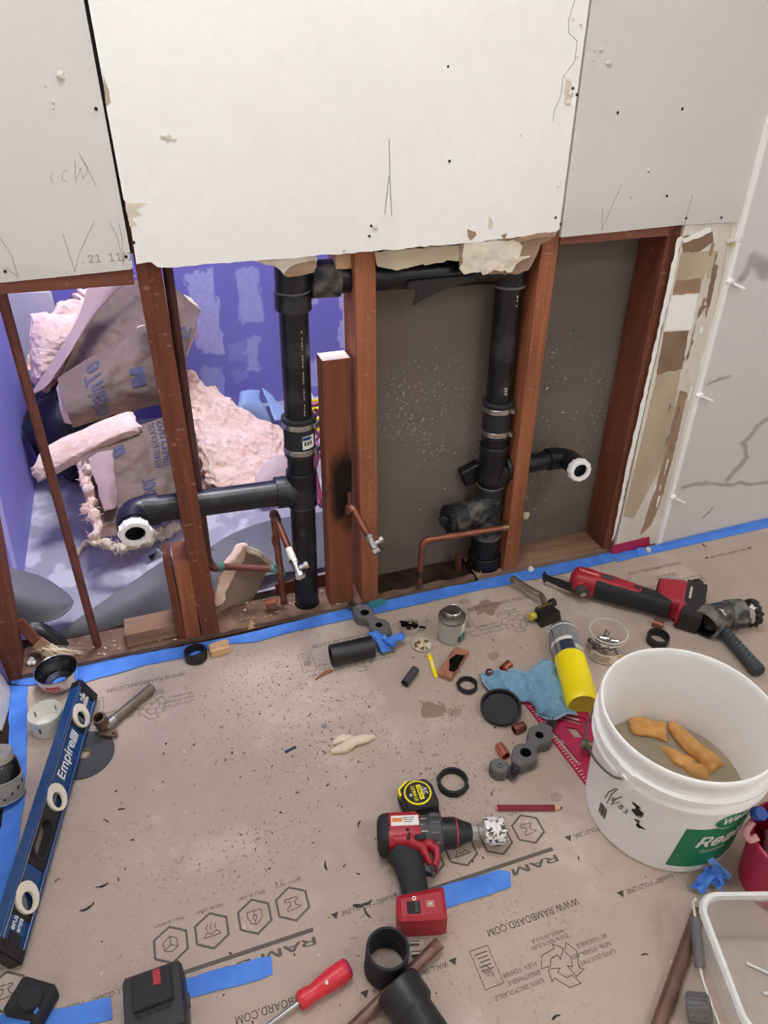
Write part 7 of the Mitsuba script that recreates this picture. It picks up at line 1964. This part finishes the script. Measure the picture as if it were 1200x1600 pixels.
part(LV, 'web', side(web, .005, W_ - .005), 'mat_blue', 25)
for z0, z1 in ((0, .006), (H_ - .006, H_)):
    part(LV, 'flange', tf(at(rbox(Ll, W_, z1 - z0, .0012), Ll / 2, W_ / 2, (z0 + z1) / 2), G), 'mat_blue', False)
for z in (.0065, H_ - .0065):
    part(LV, 'milled_edge', tf(at(rbox(Ll, .0012, .0014, .0003), Ll / 2, .0002, z), G), 'mat_steel', False)
for x in (-.004, Ll - .018):
    part(LV, 'end_cap', tf(at(rbox(.022, W_ + .001, H_ + .001, .002), x + .011, W_ / 2, H_ / 2), G), 'mat_black', False)
for i, (x, r) in enumerate(cuts):
    k_ = part(LV, 'vial_housing', side(Polygon([(x - .030, .007), (x + .026, .007), (x + .026, H_ - .007), (x - .030, H_ - .007)]).buffer(-.004).buffer(.004).difference(Point(x, H_ / 2).buffer(.0165, 24)), .0030, .0055), 'mat_black', 25)
    part(k_, 'vial_ring', side(Point(x + .002, H_ / 2).buffer(.0262, 24).difference(Point(x - .003, H_ / 2 - .003).buffer(.0150, 24)), -.0015, .0032), mat('mat_vial_white', s(228, 220, 202), .5) if i == 0 else 'mat_vial_white', 25, 'off-white vial ring')
    an = (math.pi / 2, 0.0, math.pi / 4)[i]
    c_ = V(x, .010, H_ / 2)
    d_ = V(math.cos(an), 0, math.sin(an))
    part(k_, 'vial', tf(rod(c_ - d_ * .016, c_ + d_ * .016, .0062, 14), G), mat('mat_vial', s(84, 88, 96), .15, spec=.8) if i == 0 else 'mat_vial', 40)
    part(k_, 'vial_back', tf(at(cyl(.0165, .002, 24, .0002), 0, 0, 0), G @ framez(V(x, .020, H_ / 2), (0, -1, 0))), 'mat_hole', 40)
part(LV, 'handle_liner', side(hole.buffer(.003).difference(hole.buffer(-.003)), .002, W_ - .002), 'mat_black', 25)
part(LV, 'handle_plate', side(Polygon([(Ll * .262, .008), (Ll * .45, .008), (Ll * .45, H_ - .008), (Ll * .262, H_ - .008)]).difference(hole), .0035, .0055), 'mat_black', 25)
def ltext(t, x, z, h, m_='mat_white', bold=True, rot=0):
    q = lettering(t, h, .0006, bold)
    M_ = np.eye(4)
    M_[:3, 0], M_[:3, 1], M_[:3, 2], M_[:3, 3] = (1, 0, 0), (0, 0, 1), (0, -1, 0), (x, .0048, z)
    R_ = trimesh.transformations.rotation_matrix(rot, (0, 0, 1))
    return tf(tf(q, R_), G @ M_)
part(LV, 'printed_lettering', ltext('Empire', Ll * .582, .021, .0205), 'mat_white', False)
for i in range(4):
    part(LV, 'logo_bar', side(Polygon([(Ll * .748 + .006 * i, .018), (Ll * .748 + .006 * i + .0036, .018), (Ll * .748 + .006 * i + .0056, .040), (Ll * .748 + .006 * i + .002, .040)]), .0040, .0052), 'mat_white', False)
part(LV, 'printed_lettering', ltext('True', Ll * .925, .032, .009), 'mat_white', False)
part(LV, 'printed_lettering', ltext('Blue', Ll * .925, .020, .009), 'mat_white', False)
part(LV, 'printed_block', side(Polygon([(Ll * .905, .020), (Ll * .955, .020), (Ll * .955, .048), (Ll * .945, .048), (Ll * .945, .030), (Ll * .905, .030)]), .0040, .0051), 'mat_cream', False)
part(LV, 'printed_lettering', ltext('true', Ll * .108, .040, .009, rot=math.pi), 'mat_white', False)
part(LV, 'printed_lettering', ltext('blue', Ll * .108, .027, .008, rot=math.pi), 'mat_white', False)
part(LV, 'magnet_block', side(Polygon([(Ll * .032, .014), (Ll * .062, .014), (Ll * .062, .040), (Ll * .032, .040)]), .0030, .0055), 'mat_black', False)

# ------------------------------------------------------------------ left corner tools
GD = thing('grinding_disc', 'dark grey abrasive disc lying under the spirit level', 'disc')
c = V((-0.2703, -0.2695, 0.0020))
c = V(c[0] - .008, c[1], 0)
part(GD, 'disc', at(lathe([(.011, .0045), (.011, .0025), (.020, .0015), (.030, .0008), (.060, .0008), (.0605, .003), (.030, .0032), (.020, .0045), (.011, .0045)], 64), *c), 'mat_grey_dark', 40)
part(GD, 'hub_ring', at(ring(.014, .0105, .001, 40, .0002), *(c + V(0, 0, .0043))), 'mat_brass', 40)
FV = thing('hose_faucet', 'old brass stop valve soldered to a copper pipe, beside the abrasive disc', 'faucet')
a, b = V((-0.1310, -0.1336, 0.0140)), V((-0.2238, -0.2108, 0.0140))
part(FV, 'pipe', rod(a, b, .0108, 18), mat('mat_pipe_green', proc(lambda p, n, uv: mix(s(96, 96, 84), s(140, 120, 100), fbm(p.x * 40, p.y * 40, p.z * 40))), .45, metallic=.4), 40)
u = unit(b - a)
part(FV, 'solder', along(ring(.0125, .0105, .026, 24), b - u * .012, b + u * .05), 'mat_steel_dull', 40)
q = V((-0.2384, -0.2150, 0.0200))
part(FV, 'body', lump([(tuple(b + u * .006), .012), (tuple(q), .0145)], .004, 2, .0006), mat('mat_old_brass', s(116, 96, 80), .5, metallic=.6), True)
part(FV, 'bonnet', along(ring(.0145, .0105, .022, 24, .001), q + V(.0, .0, .006), q + V(-.003, -.004, .03)), 'mat_old_brass', 40)
part(FV, 'bonnet_hole', along(cyl(.0105, .004, 20, .0002), q + V(0, 0, .012), q + V(-.003, -.004, .03)), 'mat_char', 40)
part(FV, 'flange_ear', tf(ext(LineString([(0, 0), (.026, 0)]).buffer(.0085).difference(Point(.026, 0).buffer(.003)), .006), frame(V((-0.2413, -0.2269, 0.0060)), V((-0.2219, -0.2369, 0.0060)) - V((-0.2413, -0.2269, 0.0060)))), 'mat_old_brass', 30)

WH = thing('hole_saw', 'white hole saw cup standing open between the level and the tape', 'hole saw')
c = V((-0.3501, -0.1675, 0.0000))
part(WH, 'cup', at(lathe([(0, .0005), (.0325, .0005), (.0340, .002), (.0345, .046), (.0322, .046), (.0320, .006), (0, .005)], 48), *c), 'mat_white', 40)
part(WH, 'teeth', cat([tf(hull([(-.0026, -.0011, 0), (.0026, -.0011, 0), (-.0026, .0011, 0), (.0026, .0011, 0), (.0012, 0, .0058)]), frame(c + V(.0334 * math.cos(t), .0334 * math.sin(t), .0455), (-math.sin(t), math.cos(t), 0))) for t in np.arange(40) * math.pi / 20]), 'mat_white', False)
for t in (rad(60), rad(140), rad(250)):
    part(WH, 'slot', tf(rbox(.005, .0030, .016, .0006), frame(c + V(.0334 * math.cos(t), .0334 * math.sin(t), .026), (-math.sin(t), math.cos(t), 0))), 'mat_grey_tool', False)
CR = thing('strainer_cup', 'shiny chrome cup with a red print, open top, in the left corner', 'cup')
c = V((-0.3334, -0.0508, 0.0000))
c = V(c[0], c[1] + .012, 0)
part(CR, 'shell', at(lathe([(.030, .0008), (.038, .004), (.0445, .016), (.0465, .036), (.0475, .044), (.0470, .046), (.0455, .045), (.0440, .036)], 56), *c), 'mat_chrome', 40)
part(CR, 'liner', at(lathe([(.0440, .036), (.0400, .026), (.0330, .018), (.0300, .010), (.0165, .006), (.0165, .0008), (.030, .0008)], 56), *c), 'mat_black_shiny', 40, 'black inner liner')
part(CR, 'print', cyl_wrap(framez(c, (0, 0, 1)), .0472, .020, .031, rad(-118), rad(-82), .002), mat('mat_redprint', s(168, 40, 52), .5), 40)
for i, t in enumerate(np.linspace(rad(-115), rad(-85), 6)):
    part(CR, 'print_letter', cyl_wrap(framez(c, (0, 0, 1)), .0475, .0225, .0285, t - .018, t + .018, .002), 'mat_white', 40)
PR = thing('primer_can', 'tipped paint-stained can with a grey cap, at the left edge', 'can')
c = V((-0.4207, -0.3128, 0.0300))
dv = unit(V(.10, .35, .93))
Rm = framez(c - dv * .03 + V(-.006, 0, 0.0), dv, (1, 0, 0))
part(PR, 'body', tf(lathe([(.0400, 0), (.0420, .001), (.0420, .004), (.0405, .005), (.0405, .046), (.036, .050)], 48, cap=True), Rm), mat('mat_can_old', proc(lambda p, n, uv: mix(s(110, 108, 106), s(166, 164, 158), fbm(p.x * 26, p.y * 26, p.z * 26))), .5), 40)
part(PR, 'dark_shoulder', tf(lathe([(.0385, .046), (.0395, .050), (.0340, .074), (.028, .080)], 48, cap=True), Rm), 'mat_black_shiny', 40, 'black glossy shoulder')
part(PR, 'rim', tf(at(ring(.0432, .0395, .004, 48), 0, 0, .0), Rm), 'mat_blue', 40)
part(PR, 'cap', tf(lathe([(.026, .076), (.0285, .078), (.0280, .096), (.0260, .099), (.0240, .0975), (.010, .0975), (.008, .100)], 40, cap=True), Rm), mat('mat_cap_grey', s(176, 172, 164), .5, metallic=.3), 40, 'grey metal cap')
for i in range(4):
    part(PR, 'ink_mark', cyl_wrap(Rm, .0409, .012 + .006 * i, .016 + .007 * i, -1.3 + .35 * i, -1.2 + .36 * i, .0004), 'mat_hole', 40)
WL = solo('plastic_sheet', slab(patch([[(-.497, -.02, .17), (-.49, -.05, .15), (-.485, -.09, .10)], [(-.47, -.02, .12), (-.462, -.06, .10), (-.464, -.11, .07)], [(-.452, -.02, .05), (-.446, -.07, .04), (-.452, -.13, .03)], [(-.446, -.02, .0035), (-.44, -.07, .0035), (-.45, -.15, .0035)]], 30, 30), .004, 0, .005, 30, 2), mat('mat_sheet_white', s(206, 202, 200), .4), 'crumpled whitish plastic sheet at the left edge beside the corner stud', 'sheet', True)

# brush lying at the foot of the corner stud
CB = thing('paint_brush', 'old chip brush with a wooden handle and pale bristles, in the left bay', 'brush')
a, b, c = V((-0.3996, 0.0600, 0.1257)), V((-0.3707, 0.0450, 0.0605)), V((-0.3283, 0.0300, 0.0095))
part(CB, 'handle', tf(rbox(np.linalg.norm(b - a), .024, .010, .002), frame((a + b) / 2, b - a, (0, -.8, .6))), 'mat_wood_red', False)
part(CB, 'ferrule', tf(rbox(.026, .030, .014, .001), frame(b + (c - b) * .12, c - b, (0, -.8, .6))), 'mat_wood_plate', False)
gb_ = np.random.default_rng(2)
part(CB, 'bristles', cat([rod(b + (c - b) * .25 + V(gb_.normal(0, .009), gb_.normal(0, .004), gb_.normal(0, .005)), c + V(gb_.normal(0, .018), gb_.normal(0, .006), abs(gb_.normal(0, .010))), .0011, 4, .0004) for _ in range(160)]), 'mat_cream_fluff', False, 'pale splayed bristles', 'stuff')
solo('black_liner', slab(patch([[(-0.3866, 0.0850, 0.0967), (-0.3533, 0.0850, 0.0832), (-0.3217, 0.0800, 0.0330), (-0.3065, 0.0750, -0.0181)], [(-0.3832, 0.0600, 0.0812), (-0.3510, 0.0600, 0.0759), (-0.3233, 0.0550, 0.0351), (-0.3084, 0.0500, -0.0157)], [(-0.3805, 0.0500, 0.0445), (-0.3542, 0.0500, 0.0365), (-0.3309, 0.0450, 0.0131), (-0.3144, 0.0400, -0.0172)]], 30, 20), .003), 'mat_black', 'curled black liner strip behind the old chip brush', 'liner', True)
for q in ((-0.3991, 0.0300, 0.0482), (-0.3893, 0.0280, 0.0429), (-0.3949, 0.0400, 0.0458)):
    solo('plaster_lump', at(disp(sphere(.006, 2), .003, 120, 2, 3), q[0], q[1], .020), 'mat_white', 'small white plaster lump on the plate by the corner stud', 'plaster', 40, 'white plaster lumps by the corner stud')

# ------------------------------------------------------------------ front edge: battery, cap, screwdriver, coupling, pipe
BT = thing('battery_pack', 'black battery pack with a red tag, cut by the bottom edge', 'battery')
Fm = frame(V((-0.1634, -0.8109, 0.0300)), (1, .02, 0))
part(BT, 'case', tf(hull([(x, y, z) for x in (-.040, .040) for y, z in ((-.055, -.030), (-.055, .024), (-.048, .031), (.036, .031), (.044, .022), (.044, -.030))] + [(-.044, y, z) for y in (-.05, .038) for z in (-.024, .020)] + [(.044, y, z) for y in (-.05, .038) for z in (-.024, .020)]), Fm), 'mat_black', False)
part(BT, 'rail', tf(rbox(.058, .050, .010, .002), Fm @ frame((0, .010, .033), (1, 0, 0))), 'mat_rubber', False)
part(BT, 'red_tag', tf(rbox(.011, .022, .002, .0004), Fm @ frame((.008, .022, .0385), (1, 0, 0))), 'mat_red', False, 'red tag')
for i in range(4):
    part(BT, 'slot', tf(rbox(.010, .003, .002, .0004), Fm @ frame((-.022 + .014 * i, -.020, .0382), (1, 0, 0))), 'mat_hole', False)
part(BT, 'latch', tf(rbox(.010, .022, .018, .003), Fm @ frame((.043, -.008, .0), (1, 0, 0))), 'mat_grey_dark', False)
TC2 = thing('taped_cap', 'black cap crossed with blue tape, at the lower left corner', 'cap')
c = V((-0.3454, -0.7396, 0.0180))
part(TC2, 'cap', tf(rbox(.060, .052, .034, .005), frame(c, (.8, -.5, 0))), 'mat_rubber', False)
part(TC2, 'neck', at(cyl(.018, .014, 20, .002), *(c + V(.004, -.006, .015))), 'mat_rubber', 40)
P = patch([[(-0.4043, -0.7387, 0.0060), (-0.3807, -0.7415, 0.0200), (-0.3527, -0.7377, 0.0400)], [(-0.3897, -0.7613, 0.0060), (-0.3649, -0.7611, 0.0200), (-0.3354, -0.7530, 0.0410)], [(-0.3813, -0.7763, 0.0060), (-0.3555, -0.7758, 0.0180), (-0.3296, -0.7653, 0.0400)]], 20, 14)
part(TC2, 'tape', slab(P, .001), 'mat_tape', True, label='blue tape band')
SD = thing('screwdriver', 'screwdriver with a fat red handle and steel shaft, at the bottom', 'screwdriver')
a, b = V((0.1280, -0.8436, 0.0165)), V((0.0404, -0.8676, 0.0150))
u = unit(b - a)
Lh_ = np.linalg.norm(b - a)
part(SD, 'handle', along(lathe([(0, 0), (.0125, .0005), (.0155, .004), (.0165, .014), (.0162, Lh_ * .35), (.0135, Lh_ * .62), (.0120, Lh_ * .72), (.0140, Lh_ * .86), (.0142, Lh_ * .93), (.0120, Lh_ * .985), (.006, Lh_)], 28), a, b), mat('mat_red_grip', s(206, 44, 56), .35), 50)
part(SD, 'end_cap', along(lathe([(0, -.0008), (.0128, -.0004), (.0158, .003), (.0160, .006)], 28), a, b), 'mat_crimson', 40)
part(SD, 'shaft', rod(b - u * .004, b + u * .125 + V(0, 0, -.009), .0036, 14), 'mat_steel', 40, 'steel shaft')
part(SD, 'mark', at(disp(sphere(.0032, 2), .001, 200, 2), *(a + (b - a) * .5 + V(0.004, -.004, .0135))), 'mat_white', 40)
cp2 = thing('copper_pipe', 'long copper pipe with a crimped end crossing beside the black coupling', 'pipe')
a, b = V((0.2746, -0.8574, 0.0180)), V((0.1067, -0.9271, 0.0120))
u = unit(b - a)
part(cp2, 'tube', rod(a + u * .012, b, .0095, 18), 'mat_copper_old', 40)
part(cp2, 'crimped_end', superell([a - u * .004, a + u * .004, a + u * .014], [(.0105, .006), (.0100, .0075), (.0095, .0095)], 18, 2), 'mat_copper_old', 40)
RD = thing('pipe_reducer', 'black stepped pipe fitting lying at the bottom edge', 'pipe fitting')
a, b = V((0.1879, -0.9026, 0.0400)), V((0.2119, -0.9711, 0.0300))
part(RD, 'wide_hub', along(lathe([(.020, -.004), (.034, -.002), (.0365, .002), (.0365, .036), (.0345, .040)], 40), a, b), 'mat_black', 40)
part(RD, 'body', along(lathe([(.0345, .038), (.0295, .046), (.0290, .140)], 40, cap=True), a, b), 'mat_black', 40)
part(RD, 'mouth', along(lathe([(.020, -.003), (.029, -.0025), (.028, -.002), (0, -.002)], 30), a, b), 'mat_char', 40)
for i, (q0, q1, r) in enumerate([((0.2345, -0.8348, 0.0040), (0.2498, -0.8389, 0.0040), .0030), ((0.2314, -0.8521, 0.0050), (0.2456, -0.8558, 0.0050), .0042)]):
    solo('steel_pin', rod(q0, q1, r, 14), 'mat_steel_dull', ['thin steel pin beside the black coupling, nearest the drill', 'thicker steel pin touching the copper pipe by the coupling'][i], 'pin', 40)


# ------------------------------------------------------------------ last small pieces
for q, r, sd, lb in [((0.9009, -0.0023, 0.0050), .009, 1, 'white plaster lump on the wall tape in front of the right bay'), ((0.9046, 0.0700, 0.1374), .012, 2, 'cream foam blob on the grey board just right of the orange stud'), ((1.2687, -0.0297, 0.0060), .008, 3, 'pale plaster lump on the wall tape below the crimson strip')]:
    solo('plaster_lump', at(disp(sphere(r, 3), r * .5, .8 / r, 2, sd), *q), 'mat_cream_fluff' if sd == 2 else 'mat_plaster', lb, 'plaster', 40)
solo('washer', at(ring(.0058, .003, .0016, 24, .0003), *(0.2147, -0.3528, 0.0000)), 'mat_steel_dull', 'small grey washer on the floor above the pale fluff twist', 'washer', 40)
solo('blue_strip', at(tf(rbox(.026, .006, .002, .0006), frame((0, 0, 0), (1, .25, 0))), *(0.1317, -0.3904, 0.0015)), 'mat_navy', 'short navy plastic strip left of the pale fluff twist', 'strip', False)
